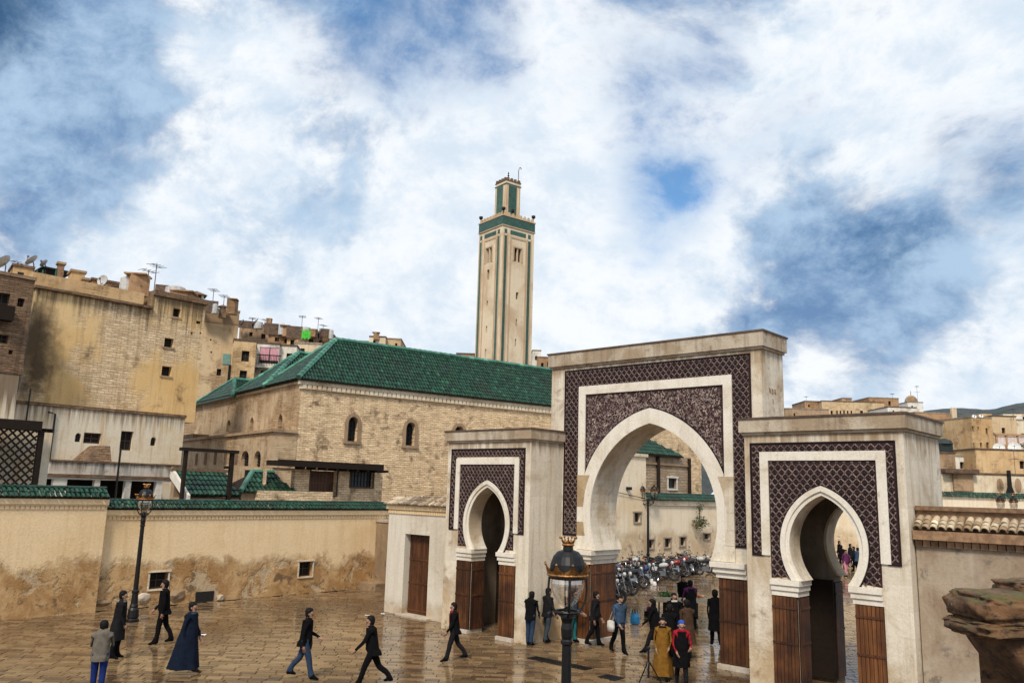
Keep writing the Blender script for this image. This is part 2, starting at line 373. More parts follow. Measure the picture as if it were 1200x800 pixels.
MT['gate_wood'] = planks('gate_planks', (.095, .034, .012), (.185, .072, .023), (.034, .014, .008))
MT['dark_wood'] = simple('dark_timber', (.020, .012, .008), .75, scale=10, bump=.2, spec=.2)
MT['iron'] = simple('black_iron', (.007, .0065, .0065), .45, .3, scale=14, var=.4)
MT['gold'] = simple('gilded_iron', (.52, .26, .09), .34, .85, scale=22, col2=(.20, .09, .03))
MT['glass_dark'] = glass('dark_window_glass')
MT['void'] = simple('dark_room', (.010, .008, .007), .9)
MT['frame'] = simple('grey_window_frame', (.33, .27, .21), .7, scale=8)
MT['frame_white'] = simple('white_window_frame', (.70, .66, .58), .7, scale=8)
MT['frame_dark'] = simple('dark_brown_frame', (.07, .04, .025), .7, scale=8)
MT['tin'] = simple('rusty_tin', (.07, .05, .04), .7, .2, scale=4, col2=(.16, .09, .05), bump=.2)
MT['felt'] = simple('flat_roof_screed', (.34, .28, .22), .9, scale=1.5, col2=(.2, .16, .12))
MT['dish'] = simple('satellite_dish_paint', (.55, .54, .52), .6)
MT['antenna'] = simple('aerial_metal', (.16, .15, .15), .5, .5)
MT['paver'] = paver_mat('wet_paving_stone')
MT['ground'] = simple('wet_earth_joint', (.060, .037, .021), .35, scale=3, col2=(.035, .022, .014))
MT['kerb'] = masonry('pale_stone_kerb', (.56, .49, .40), (.44, .37, .29), (.25, .18, .12), (1, 0), 1.5, (.4, .6), .2)
# ------------------------------------------------------------------ mesh builder
class MB:
    def __init__(s): s.v = []; s.f = []; s.mi = []
    def add(s, vs, fs, mi=0):
        o = len(s.v)
        s.v.extend([tuple(map(float, p)) for p in vs])
        s.f.extend([tuple(i + o for i in q) for q in fs]); s.mi.extend([mi] * len(fs))
    def quad(s, *p): s.add(p, [tuple(range(len(p)))])
    def box(s, x0, y0, z0, x1, y1, z1):
        if x0 > x1: x0, x1 = x1, x0
        if y0 > y1: y0, y1 = y1, y0
        if z0 > z1: z0, z1 = z1, z0
        s.add([(x0, y0, z0), (x1, y0, z0), (x1, y1, z0), (x0, y1, z0), (x0, y0, z1), (x1, y0, z1), (x1, y1, z1), (x0, y1, z1)],
              [(0, 3, 2, 1), (4, 5, 6, 7), (0, 1, 5, 4), (1, 2, 6, 5), (2, 3, 7, 6), (3, 0, 4, 7)])
    def obox(s, O, e, n, a0, a1, b0, b1, z0, z1):
        """box in a wall frame: a along e, b along n, z up"""
        O, e, n = np.asarray(O, float), np.asarray(e, float), np.asarray(n, float)
        P = [O + e * a + n * b + np.array([0, 0, z]) for z in (z0, z1) for a, b in ((a0, b0), (a1, b0), (a1, b1), (a0, b1))]
        s.add(P, [(0, 3, 2, 1), (4, 5, 6, 7), (0, 1, 5, 4), (1, 2, 6, 5), (2, 3, 7, 6), (3, 0, 4, 7)])
    def prism(s, pts, d0, d1, to3, skip=None):
        """polygon pts (a,z) extruded from d0 to d1; to3(a,d,z) -> point"""
        n = len(pts)
        vs = [to3(a, d0, z) for a, z in pts] + [to3(a, d1, z) for a, z in pts]
        fs = [tuple(range(n)), tuple(range(2 * n - 1, n - 1, -1))]
        for i in range(n):
            j = (i + 1) % n
            if skip and skip(pts[i], pts[j]): continue
            fs.append((j, i, n + i, n + j))
        s.add(vs, fs)
    def strip(s, A, B, close=False):
        n = len(A)
        s.add(list(A) + list(B), [(i, (i + 1) % n, n + (i + 1) % n, n + i) for i in range(n if close else n - 1)])
    def tube(s, path, r, seg=6, cap=True):
        path = [np.asarray(p, float) for p in path]
        if not hasattr(r, '__len__'): r = [r] * len(path)
        rings = []; up = None
        for i, p in enumerate(path):
            d = path[min(i + 1, len(path) - 1)] - path[max(i - 1, 0)]
            d = d / (np.linalg.norm(d) + 1e-9)
            if up is None:
                up = np.array([0, 0, 1.0]) if abs(d[2]) < .9 else np.array([1.0, 0, 0])
            a = np.cross(d, up); a /= np.linalg.norm(a) + 1e-9
            b = np.cross(a, d); up = b
            rings.append([p + r[i] * (cos(2 * pi * k / seg) * a + sin(2 * pi * k / seg) * b) for k in range(seg)])
        o = [q for ring in rings for q in ring]
        fs = [(i * seg + k, i * seg + (k + 1) % seg, (i + 1) * seg + (k + 1) % seg, (i + 1) * seg + k) for i in range(len(path) - 1) for k in range(seg)]
        if cap: fs += [tuple(range(seg - 1, -1, -1)), tuple((len(path) - 1) * seg + k for k in range(seg))]
        s.add(o, fs)
    def lathe(s, prof, c=(0, 0, 0), seg=12, sx=1.0, sy=1.0, jit=None):
        n = len(prof)
        vs = []
        for i, (r, z) in enumerate(prof):
            for k in range(seg):
                q = jit(i, k) if jit else 1.0
                vs.append((c[0] + r * q * sx * cos(2 * pi * k / seg), c[1] + r * q * sy * sin(2 * pi * k / seg), c[2] + z))
        fs = [(i * seg + k, i * seg + (k + 1) % seg, (i + 1) * seg + (k + 1) % seg, (i + 1) * seg + k) for i in range(n - 1) for k in range(seg)]
        fs += [tuple(range(seg - 1, -1, -1)), tuple((n - 1) * seg + k for k in range(seg))]
        s.add(vs, fs)
    def torus(s, c, ax1, ax2, R, r, seg=16, sub=6):
        c, a, b = (np.asarray(q, float) for q in (c, ax1, ax2)); n = np.cross(a, b)
        vs = []
        for i in range(seg):
            d = cos(2 * pi * i / seg) * a + sin(2 * pi * i / seg) * b
            for k in range(sub):
                vs.append(c + d * (R + r * cos(2 * pi * k / sub)) + n * r * sin(2 * pi * k / sub))
        s.add(vs, [(i * sub + k, ((i + 1) % seg) * sub + k, ((i + 1) % seg) * sub + (k + 1) % sub, i * sub + (k + 1) % sub) for i in range(seg) for k in range(sub)])
    def xf(s, f, start=0):
        s.v[start:] = [tuple(f(*p)) for p in s.v[start:]]
        return s
    def mesh(s, name, mats, origin=(0, 0, 0), smooth=False):
        me = bpy.data.meshes.new(name)
        ox, oy, oz = origin
        me.from_pydata([(x - ox, y - oy, z - oz) for x, y, z in s.v], [], s.f)
        for m in (mats if isinstance(mats, (list, tuple)) else [mats]): me.materials.append(m)
        if any(s.mi): me.polygons.foreach_set('material_index', s.mi)
        if smooth: me.polygons.foreach_set('use_smooth', [True] * len(me.polygons))
        me.validate(); me.update()
        return me
    def build(s, name, mats, parent=None, smooth=False, origin=None, fix=True):
        org = origin if origin is not None else (world_of(parent) if parent else (0, 0, 0))
        me = s.mesh(name, mats, org, smooth)
        if fix:
            bm = bmesh.new(); bm.from_mesh(me); bmesh.ops.recalc_face_normals(bm, faces=bm.faces); bm.to_mesh(me); bm.free()
        o = bpy.data.objects.new(name, me); COL.objects.link(o)
        if parent:
            o.parent = parent
            wp = world_of(parent)
            o.location = (org[0] - wp[0], org[1] - wp[1], org[2] - wp[2])
        else:
            o.location = org
        return o

def world_of(o):
    p = Vector((0, 0, 0))
    while o is not None:
        p = p + o.location; o = o.parent
    return tuple(p)
def tag(o, label=None, cat=None, group=None, kind=None):
    if label: o['label'] = label
    if cat: o['category'] = cat
    if group: o['group'] = group
    if kind: o['kind'] = kind
    return o
def thing(name, label, cat, loc=(0, 0, 0), rz=0.0, group=None):
    o = bpy.data.objects.new(name, None); COL.objects.link(o)
    o.empty_display_size = 0.3
    o.location = tuple(map(float, loc)); o.rotation_euler = (0, 0, rz)
    return tag(o, label, cat, group)
def piece(name, me, parent, loc, rz=0.0):
    """a repeated piece that shares its mesh; loc is a world point"""
    o = bpy.data.objects.new(name, me); COL.objects.link(o)
    w0 = world_of(parent)
    o.parent = parent; o.location = (loc[0] - w0[0], loc[1] - w0[1], loc[2] - w0[2]); o.rotation_euler = (0, 0, rz)
    return o
def kids(o): return [c for c in CHILD.get(o.name, [])]
CHILD = {}
def copy_tree(o, loc, rz, label, group=None):
    """a thing with copies of its parts and sub-parts"""
    def dup(a, parent):
        c = a.copy(); COL.objects.link(c); c.parent = parent
        for k in list(a.children): dup(k, c)
        return c
    r = o.copy(); COL.objects.link(r)
    for k in list(o.children): dup(k, r)
    r.location = tuple(map(float, loc)); r.rotation_euler = (0, 0, rz); r['label'] = label
    if group: r['group'] = group
    return r

UP = np.array([0, 0, 1.0])
def ev(ang): return np.array([cos(rad(ang)), sin(rad(ang)), 0.0])
class Wall:
    """a vertical wall plane: O = ground point at its left end (seen from outside), e to the right, n outwards"""
    def __init__(s, O, ang):
        s.O = np.array([O[0], O[1], 0.0]); s.ang = ang; s.e = ev(ang); s.n = ev(ang - 90)
    def at(s, px, py):
        p = on_wall(px, py, s.O, s.ang); return float((p - s.O) @ s.e), float(p[2])
    def p(s, a, b, z): return s.O + s.e * a + s.n * b + UP * z
    def to3(s, a, b, z): return s.p(a, b, z)
    def rect(s, x0, y0, x1, y1):
        """photo rectangle -> (a0, z0, a1, z1) on the wall"""
        cy, cx = (y0 + y1) / 2, (x0 + x1) / 2
        a0, a1 = s.at(x0, cy)[0], s.at(x1, cy)[0]; z1, z0 = s.at(cx, y0)[1], s.at(cx, y1)[1]
        return (min(a0, a1), min(z0, z1), max(a0, a1), max(z0, z1))

def arch_top(a0, a1, zs, zt, n=8, pointed=0.0):
    """arch line from left springing to right springing"""
    c, h = (a0 + a1) / 2, (a1 - a0) / 2
    out = []
    for i in range(n + 1):
        t = pi - pi * i / n
        x = cos(t); z = sin(t) ** (1.0 if not pointed else 0.9)
        if pointed: z = (1 - abs(x) ** (2.2)) ** .62 * (1 - .12 * (1 - abs(1 - 2 * abs(x))) * 0) if abs(x) < 1 else 0
        out.append((c + h * x, zs + (zt - zs) * z))
    return out

def facade(mb, W, a0, a1, z0, z1, holes, depth=0.25, b=0.0):
    """front face of a wall with recessed openings; hole = (a0,z0,a1,z1[,arched])"""
    xs = sorted(set([a0, a1] + [h[0] for h in holes] + [h[2] for h in holes])); zs = sorted(set([z0, z1] + [h[1] for h in holes] + [h[3] for h in holes]))
    xs = [x for x in xs if a0 - 1e-6 <= x <= a1 + 1e-6]; zs = [z for z in zs if z0 - 1e-6 <= z <= z1 + 1e-6]
    for i in range(len(xs) - 1):
        for j in range(len(zs) - 1):
            cx, cz = (xs[i] + xs[i + 1]) / 2, (zs[j] + zs[j + 1]) / 2
            if any(h[0] < cx < h[2] and h[1] < cz < h[3] for h in holes): continue
            mb.quad(W.p(xs[i], b, zs[j]), W.p(xs[i + 1], b, zs[j]), W.p(xs[i + 1], b, zs[j + 1]), W.p(xs[i], b, zs[j + 1]))
    for h in holes:
        if len(h) > 4 and h[4]:
            sp_ = h[3] - min((h[2] - h[0]) * 0.62, (h[3] - h[1]) * .5)
            arc = arch_top(h[0], h[2], sp_, h[3], 8)
            mid = len(arc) // 2
            mb.quad(W.p(h[0], b, h[3]), *[W.p(x, b, z) for x, z in reversed(arc[:mid + 1])][:])
            mb.quad(W.p(h[2], b, h[3]), *[W.p(x, b, z) for x, z in arc[mid:]])
            loop = [(h[0], h[1])] + arc + [(h[2], h[1])]
        else:
            loop = [(h[0], h[1]), (h[0], h[3]), (h[2], h[3]), (h[2], h[1])]
        n = len(loop)
        mb.add([W.p(x, b, z) for x, z in loop] + [W.p(x, b - depth, z) for x, z in loop], [(i, (i + 1) % n, n + (i + 1) % n, n + i) for i in range(n)])

def window_part(W, h, parent, depth=0.25, b=0.0, frame='frame_dark', glassm='glass_dark', bars=(1, 1), name='window', fw=0.05):
    """frame with its pane, set back in the opening h"""
    m = MB(); a0, z0, a1, z1 = h[:4]; d0 = b - depth + 0.004
    for q in ((a0, a0 + fw, z0, z1), (a1 - fw, a1, z0, z1)): m.obox(W.O, W.e, W.n, q[0], q[1], d0, d0 + .06, q[2], q[3])
    for q in ((z0, z0 + fw), (z1 - fw, z1)): m.obox(W.O, W.e, W.n, a0 + fw, a1 - fw, d0 + .002, d0 + .058, *q)
    for i in range(bars[0]):
        c = a0 + (a1 - a0) * (i + 1) / (bars[0] + 1); m.obox(W.O, W.e, W.n, c - fw * .3, c + fw * .3, d0 + .004, d0 + .05, z0 + fw, z1 - fw)
    for i in range(bars[1]):
        c = z0 + (z1 - z0) * (i + 1) / (bars[1] + 1); m.obox(W.O, W.e, W.n, a0 + fw, a1 - fw, d0 + .006, d0 + .046, c - fw * .3, c + fw * .3)
    f = m.build(name, MT[frame], parent)
    g = MB(); g.obox(W.O, W.e, W.n, a0 - .02, a1 + .02, d0 - .03, d0 - .004, z0 - .02, z1 + .02)
    g.build('pane', MT[glassm], f)
    return f

def tile_roof(P0, eave, slope, up_n, L, Wd, name, parent, pitch=0.22, tl=0.38, mat='roof_green', clip=None, r=None, seg=4):
    """rows of half-round tiles: P0 eave corner, eave/slope unit vectors, up_n normal; clip(a,s) -> keep"""
    mb = MB(); nc = max(1, int(round(L / pitch))); pt = L / nc; ns = max(1, int(math.ceil(Wd / tl)))
    r = r or pt * 0.40
    P0, eave, slope, up_n = (np.asarray(q, float) for q in (P0, eave, slope, up_n))
    rr = random.Random(int(L * 97 + Wd * 13))
    for c in range(nc):
        a = (c + .5) * pt
        for k in range(ns):
            s0, s1 = k * tl - .03, min((k + 1) * tl, Wd)
            if clip and not clip(a, (s0 + s1) / 2): continue
            ja = rr.uniform(-.016, .016); jh = rr.uniform(-.012, .018)
            A, B = [], []
            for i in range(seg + 1):
                th = pi * i / seg
                A.append(P0 + eave * (a + ja + r * 1.06 * cos(th)) + slope * s0 + up_n * (r * 1.0 * sin(th) + .022 + jh))
                B.append(P0 + eave * (a + ja + r * .94 * cos(th)) + slope * s1 + up_n * (r * .86 * sin(th) + .0))
            mb.strip(A, B)
            if k == 0 or True: mb.quad(*A)
    o = mb.build(name, MT[mat], parent, fix=False)
    o['kind'] = 'stuff'
    return o
# ------------------------------------------------------------------ arched gateways
class Arch:
    """pointed horseshoe: widest hw at zc, struck from centres e past the axis, cut off at zb"""
    def __init__(s, cx, zc, e, R, zb): s.cx, s.zc, s.e, s.R, s.zb = cx, zc, e, R, zb
    def half(s, off=0.0, n=20, clip=None):
        """right half from apex to foot"""
        R = s.R + off
        t0 = math.acos(s.e / R); t1 = -math.asin((s.zc - s.zb) / R)
        out = []
        for i in range(n + 1):
            t = t0 + (t1 - t0) * i / n
            x = -s.e + R * cos(t)
            if clip is not None: x = min(x, clip)
            out.append((max(0.0, x), s.zc + R * sin(t)))
        return out
    def inside(s, x, z, off=0.0):
        x = abs(x - s.cx)
        return z >= s.zb and math.hypot(x + s.e, z - s.zc) < s.R + off
def half_poly(A, xo, zt, hd, sgn, n=20):
    """half of the pierced wall, sgn=+1 right / -1 left"""
    cx = A.cx
    arc = A.half(0, n)
    pts = [(xo, 0), (xo, zt), (cx, zt)] + [(cx + sgn * x, z) for x, z in arc]
    pts += [(cx + sgn * hd, A.zb), (cx + sgn * hd, 0)]
    return pts

def lattice(name, parent, y, rects, cw, ch, keep, width=.032, drop=True, ln='tile_line', samples=6, seed=1, drop_r=None):
    """ogee lattice of pale strips with a dark drop in every mesh, standing proud of the wall plane y"""
    mb = MB(); dm = MB(); s = cw / 2
    rr = random.Random(seed)
    for (x0, z0, x1, z1) in rects:
        ncol = int((x1 - x0) / s) + 2; nz = int((z1 - z0) / ch * samples) + 1
        zs = np.linspace(z0, z1, max(2, nz + 1))
        for k in range(ncol + 1):
            cxk = x0 + (k - .0) * s
            ph = 0 if k % 2 == 0 else pi
            for i in range(len(zs) - 1):
                za, zb = zs[i], zs[i + 1]
                xa = cxk + s / 2 * cos(2 * pi * (za - z0) / ch + ph); xb = cxk + s / 2 * cos(2 * pi * (zb - z0) / ch + ph)
                q = width / 2
                lo, hi = x0 + q, x1 - q
                if (xa < lo and xb < lo) or (xa > hi and xb > hi): continue
                xa, xb = min(max(xa, lo), hi), min(max(xb, lo), hi)
                if not keep((xa + xb) / 2, (za + zb) / 2): continue
                y1 = y - .022
                mb.add([(xa - q, y1, za), (xa + q, y1, za), (xb + q, y1, zb), (xb - q, y1, zb), (xa - q, y, za), (xa + q, y, za), (xb + q, y, zb), (xb - q, y, zb)],
                       [(0, 1, 2, 3), (0, 3, 7, 4), (1, 5, 6, 2)])
            if drop:
                for j in range(int((z1 - z0) / ch) + 1):
                    zc = z0 + ch * (j + (.5 if k % 2 == 0 else 0.0)) + ch * .0
                    # the open eye of each mesh sits where neighbouring strips swing apart
                    cxm = cxk + s / 2
                    zc = z0 + ch * (j + (0.5 if k % 2 == 0 else 1.0))
                    a, b2 = s * .34, ch * .26
                    if cxm - a < x0 or cxm + a > x1 or zc + b2 > z1 or zc - b2 < z0 or not keep(cxm, zc): continue
                    P = [(cxm, zc - b2), (cxm + a, zc - b2 * .2), (cxm, zc + b2), (cxm - a, zc - b2 * .2)]
                    dm.add([(x, y - .010, z) for x, z in P] + [(cxm, y - .020, zc - b2 * .1)], [(0, 1, 4), (1, 2, 4), (2, 3, 4), (3, 0, 4)])
    o = mb.build(name, MT[ln], parent, fix=False); o['kind'] = 'stuff'
    if drop and dm.v:
        d = dm.build('lattice_drops', MT['tile_drop'], parent, fix=False); d['kind'] = 'stuff'
    return o

def scrolls(name, parent, y, rect, keep, n, seed=3):
    """dense pale scrollwork (arabesque) on a dark ground"""
    mb = MB(); rr = random.Random(seed)
    x0, z0, x1, z1 = rect
    for _ in range(n):
        x, z = rr.uniform(x0 + .05, x1 - .05), rr.uniform(z0 + .05, z1 - .05)
        if not keep(x, z): continue
        a = rr.uniform(0, 2 * pi); R = rr.uniform(.018, .055); sweep = rr.uniform(1.6, 4.2); wdt = rr.uniform(.006, .012)
        k = 5; A, B = [], []
        for i in range(k + 1):
            t = a + sweep * i / k; r = R * (1 - .55 * i / k)
            w_ = wdt * (1 - .5 * abs(2 * i / k - 1))
            A.append((x + (r - w_) * cos(t), y - .012, z + (r - w_) * sin(t))); B.append((x + (r + w_) * cos(t), y - .016, z + (r + w_) * sin(t)))
        mb.strip(A, B)
    o = mb.build(name, MT['tile_pale'], parent, fix=False); o['kind'] = 'stuff'
    return o

def archivolt(parent, A, y, o0, o1, proud, mat, name, clip=None, n=28):
    """raised band following the arch between two offsets"""
    mb = MB()
    for sg in (-1, 1):
        I, O = A.half(o0, n, clip), A.half(o1, n, clip)
        f = lambda p, d: (A.cx + sg * p[0], y - d, p[1])
        fi = [f(p, proud) for p in I]; fo = [f(p, proud) for p in O]; bi = [f(p, -.02) for p in I]; bo = [f(p, -.02) for p in O]
        mb.strip(fi, fo); mb.strip(fo, bo); mb.strip(bi, fi)
        mb.quad(fi[-1], fo[-1], bo[-1], bi[-1])
    return mb.build(name, MT[mat], parent)

def door_panel(parent, O, e, n, a0, a1, z0, z1, nplank, bands=(.12, .5), proud=.05, mat='gate_wood'):
    """boarded panel with real boards and two cross bands"""
    O, e, n = (np.asarray(q, float) for q in (O, e, n))
    mb = MB(); mb.obox(O, e, n, a0, a1, 0.0, proud * .5, z0, z1)
    d = mb.build('door_leaf', MT['dark_wood'], parent)
    w_ = (a1 - a0) / nplank
    pm = MB(); pm.obox((0, 0, 0), e, n, -w_ / 2 + .007, w_ / 2 - .007, proud * .5, proud, 0, z1 - z0 - .02)
    me = pm.mesh('plank', MT[mat])
    for i in range(nplank):
        c = O + e * (a0 + (i + .5) * w_) + UP * (z0 + .01)
        piece('plank', me, d, c)
    for f in bands:
        zz_ = z1 - (z1 - z0) * f
        b = MB(); b.obox(O, e, n, a0 + .004, a1 - .004, proud, proud + .02, zz_ - .028, zz_ + .028)
        b.build('cross_band', MT['door'], d)
    return d

def impost(parent, x0, x1, y0, y1, z0, z1, steps=3, over=.12, side=1):
    """stepped impost block that grows outwards towards the top; side=+1 leans to +x, -1 to -x"""
    mb = MB(); h = (z1 - z0) / steps
    for i in range(steps):
        g = over * (i + 1) / steps
        za, zb_ = z0 + i * h, z0 + (i + 1) * h - (.0 if i == steps - 1 else .012)
        if side > 0: mb.box(x0, y0 - g, za, x1 + g, y1 + g * .0, zb_)
        else: mb.box(x0 - g, y0 - g, za, x1, y1 + g * .0, zb_)
    return mb.build('impost', MT['gate_white'], parent)

def gateway(label, x0, x1, y0, y1, zt, cop_z, A, hd, frame, fw, panel, wf, cop_over=.11, through=False, lat=(.19, .24), fine=False, plaster='gate'):
    """frame = (x0,x1,z0,z1) outer tile frame, fw its width, panel = (x0,x1,z0,z1) inner tile field, wf white border width"""
    g = thing('arched_gateway', label, 'gateway', ((x0 + x1) / 2, y0, 0))
    mb = MB(); to3 = lambda a, d, z: (a, y0 + d, z)
    sk = lambda p, q: abs(p[0] - A.cx) < 1e-6 and abs(q[0] - A.cx) < 1e-6
    depth = (y1 - y0) if through else .62
    mb.prism(half_poly(A, x0, zt, hd, -1), 0, depth, to3, sk); mb.prism(half_poly(A, x1, zt, hd, 1), 0, depth, to3, sk)
    mb.build('front_wall', MT[plaster], g)
    if not through:
        b = MB()
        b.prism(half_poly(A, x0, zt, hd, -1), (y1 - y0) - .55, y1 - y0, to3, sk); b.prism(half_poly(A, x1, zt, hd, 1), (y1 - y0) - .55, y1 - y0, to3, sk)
        b.build('rear_wall', MT['gate_shade_tint'], g)
        for xa, xb in ((x0, x0 + .45), (x1 - .45, x1)):
            b = MB(); b.box(xa, y0 + .62, 0, xb, y1 - .55, zt); b.build('side_wall', MT['gate_shade_tint'] if xa == x0 else MT['gate'], g)
        if True:
            b = MB(); b.box(x1 - .0, y0 + .002, 0, x1 + .012, y1, zt - .002); b.build('outer_render', MT['gate'], g)
        b = MB(); b.box(x0 + .45, y0 + .62, zt - .3, x1 - .45, y1 - .55, zt - .02); b.build('ceiling_slab', MT['gate_shade_tint'], g)
        b = MB()
        for sg in (-1, 1):
            arc = A.half(-.015, 20); b.strip([(A.cx + sg * x, y1 - .56, z) for x, z in arc], [(A.cx + sg * x, y1 + .01, z) for x, z in arc])
            b.strip([(A.cx + sg * x, y1 - .56, z) for x, z in arc], [(A.cx + sg * (x + .07), y1 - .56, z) for x, z in arc])
        b.build('rear_arch_lining', MT['gate'], g)
    # coping
    b = MB(); o = cop_over
    b.box(x0 - o, y0 - o, zt + .002, x1 + o, y1 + o, cop_z); b.box(x0 - o * .45, y0 - o * .45, zt - .07, x1 + o * .45, y1 + o * .45, zt + .002)
    cp = b.build('coping', MT['gate_stone'], g)
    b = MB(); b.box(x0 - o - .03, y0 - o - .03, cop_z + .002, x1 + o + .03, y1 + o + .03, cop_z + .05); b.build('drip_edge', MT['tin'], cp)
    # tile frame: three sides
    fx0, fx1, fz0, fz1 = frame; px0, px1, pz0, pz1 = panel
    b = MB()
    for r_ in ((fx0, fz0, fx0 + fw, fz1), (fx1 - fw, fz0, fx1, fz1), (fx0 + fw, fz1 - fw, fx1 - fw, fz1)):
        b.box(r_[0], y0 - .006, r_[1], r_[2], y0 + .05, r_[3])
    b.build('tile_frame', MT['tile_dark'], g)
    cw, ch = lat
    lattice('frame_lattice', g, y0 - .006, [(fx0 + .03, fz0 + .03, fx0 + fw - .03, fz1 - fw), (fx1 - fw + .03, fz0 + .03, fx1 - .03, fz1 - fw), (fx0 + .03, fz1 - fw, fx1 - .03, fz1 - .03)], cw, ch, lambda x, z: True, width=cw * .155)
    # tile field round the arch
    b = MB()
    ins = lambda p: p
    for sg, xe in ((-1, px0), (1, px1)):
        arc = A.half(.04, 24, clip=abs(xe - A.cx) - .001)
        pts = [(xe, pz0), (xe, pz1), (A.cx, pz1)] + [(A.cx + sg * x, z) for x, z in arc]
        if A.zb < pz0: pts = [p for p in pts if p[1] >= pz0 - 1e-6]
        clean = []
        for p in pts:
            if not clean or math.hypot(p[0] - clean[-1][0], p[1] - clean[-1][1]) > 1e-4: clean.append(p)
        b.prism(clean, -.006, .03, to3)
    b.build('tile_field', MT['tile_dark'], g)
    if fine:
        scrolls('arabesque', g, y0 - .006, (px0 + .03, pz0, px1 - .03, pz1 - .03), lambda x, z: not A.inside(x, z, .40), 7000)
    else:
        lattice('field_lattice', g, y0 - .006, [(px0 + .03, pz0 + .02, px1 - .03, pz1 - .03)], cw, ch, lambda x, z: not A.inside(x, z, .12), width=cw * .155, seed=5)
    # white border between frame and field, with thin dark fillets
    wx0, wx1, wz1 = px0 - wf, px1 + wf, pz1 + wf
    b = MB()
    b.box(wx0, y0 - .045, fz0 if not fine else A.zb, px0, y0 + .02, pz1 + .001); b.box(px1, y0 - .045, fz0 if not fine else A.zb, wx1, y0 + .02, pz1 + .001); b.box(wx0, y0 - .045, pz1 + .001, wx1, y0 + .02, wz1)
    b.build('white_border', MT['gate_white'], g)
    b = MB()
    for r_ in ((fx0 - .03, fz0 - .03, fx0, fz1 + .03), (fx1, fz0 - .03, fx1 + .03, fz1 + .03), (fx0, fz1, fx1, fz1 + .03), (fx0, fz0 - .03, fx0 + fw, fz0), (fx1 - fw, fz0 - .03, fx1, fz0)):
        b.box(r_[0], y0 - .028, r_[1], r_[2], y0 + .02, r_[3])
    b.build('dark_fillet', MT['tile_drop'], g)
    return g

# --- the two side gateways (fronts at y = 20.6) and the tall central one (front at y = 22.3)
YS, YM = 20.6, 22.3
AR = Arch(-8.17, 3.65, .463, 1.333, 2.78)
AL = Arch(-19.76, 3.65, .463, 1.333, 2.78)
AM = Arch(-14.28, 4.15, .64, 2.97, 2.95)

gR = gateway('pale stone side gateway with horseshoe arch and dark lattice tiles, nearest at right', -10.22, -6.17, YS, 23.5, 6.52, 6.86, AR, .71,
             (-10.03, -6.38, 3.35, 6.21), .27, (-9.55, -6.81, 2.80, 5.77), .23)
gL = gateway('pale side gateway with horseshoe arch and dark lattice tiles, beside the white door wall', -21.82, -17.85, YS, 23.5, 6.52, 6.84, AL, .68,
             (-21.60, -18.10, 3.42, 6.20), .26, (-21.15, -18.52, 2.86, 5.68), .20, lat=(.17, .22))
gM = gateway('tall central gateway with a wide pointed arch and broad dark tile frame', -18.40, -10.46, YM, 23.75, 9.18, 9.62, AM, 2.34,
             (-17.76, -10.83, 3.40, 8.98), .60, (-16.86, -11.70, 5.40, 8.12), .29, through=True, lat=(.20, .25), fine=True, plaster='gate_tall')

for g_, A_, hd_ in ((gR, AR, .71), (gL, AL, .68)):
    archivolt(g_, A_, YS, .10, .225, .075, 'gate_white', 'archivolt')
    archivolt(g_, A_, YS, .0, .10, .03, 'gate_white', 'inner_archivolt')
    archivolt(g_, A_, YS, .225, .255, .035, 'tile_drop', 'arch_outline')
    for sg in (-1, 1):
        xa = A_.cx + sg * hd_; xo = A_.cx + sg * 1.37
        lo, hi = min(xa, xo), max(xa, xo)
        impost(g_, lo, hi, YS - .02, YS + .63, 2.38, 2.775, 3, .11, -sg)
        door_panel(g_, (lo, YS, 0), (1, 0, 0), (0, -1, 0), 0, hi - lo, .12, 2.37, 7)
        # the leaf returning along the jamb, and the one on the rear jamb
        if sg < 0:
            door_panel(g_, (xa, YS + .02, 0), (0, 1, 0), (1, 0, 0), 0.0, .58, .12, 2.36, 5, mat='door')
            door_panel(g_, (xa - .0, 22.96, 0), (0, 1, 0), (1, 0, 0), 0.0, .53, .12, 2.6, 5, mat='door')
            b = MB(); b.box(xa - .9, 22.85, .1, xa + .02, 22.945, 2.65); dl = b.build('open_door_leaf', MT['dark_wood'], g_)
        k = MB(); k.box(lo - .02, YS - .14, 0, hi + .02, YS + .0, .115); k.build('door_sill', MT['kerb'], g_)

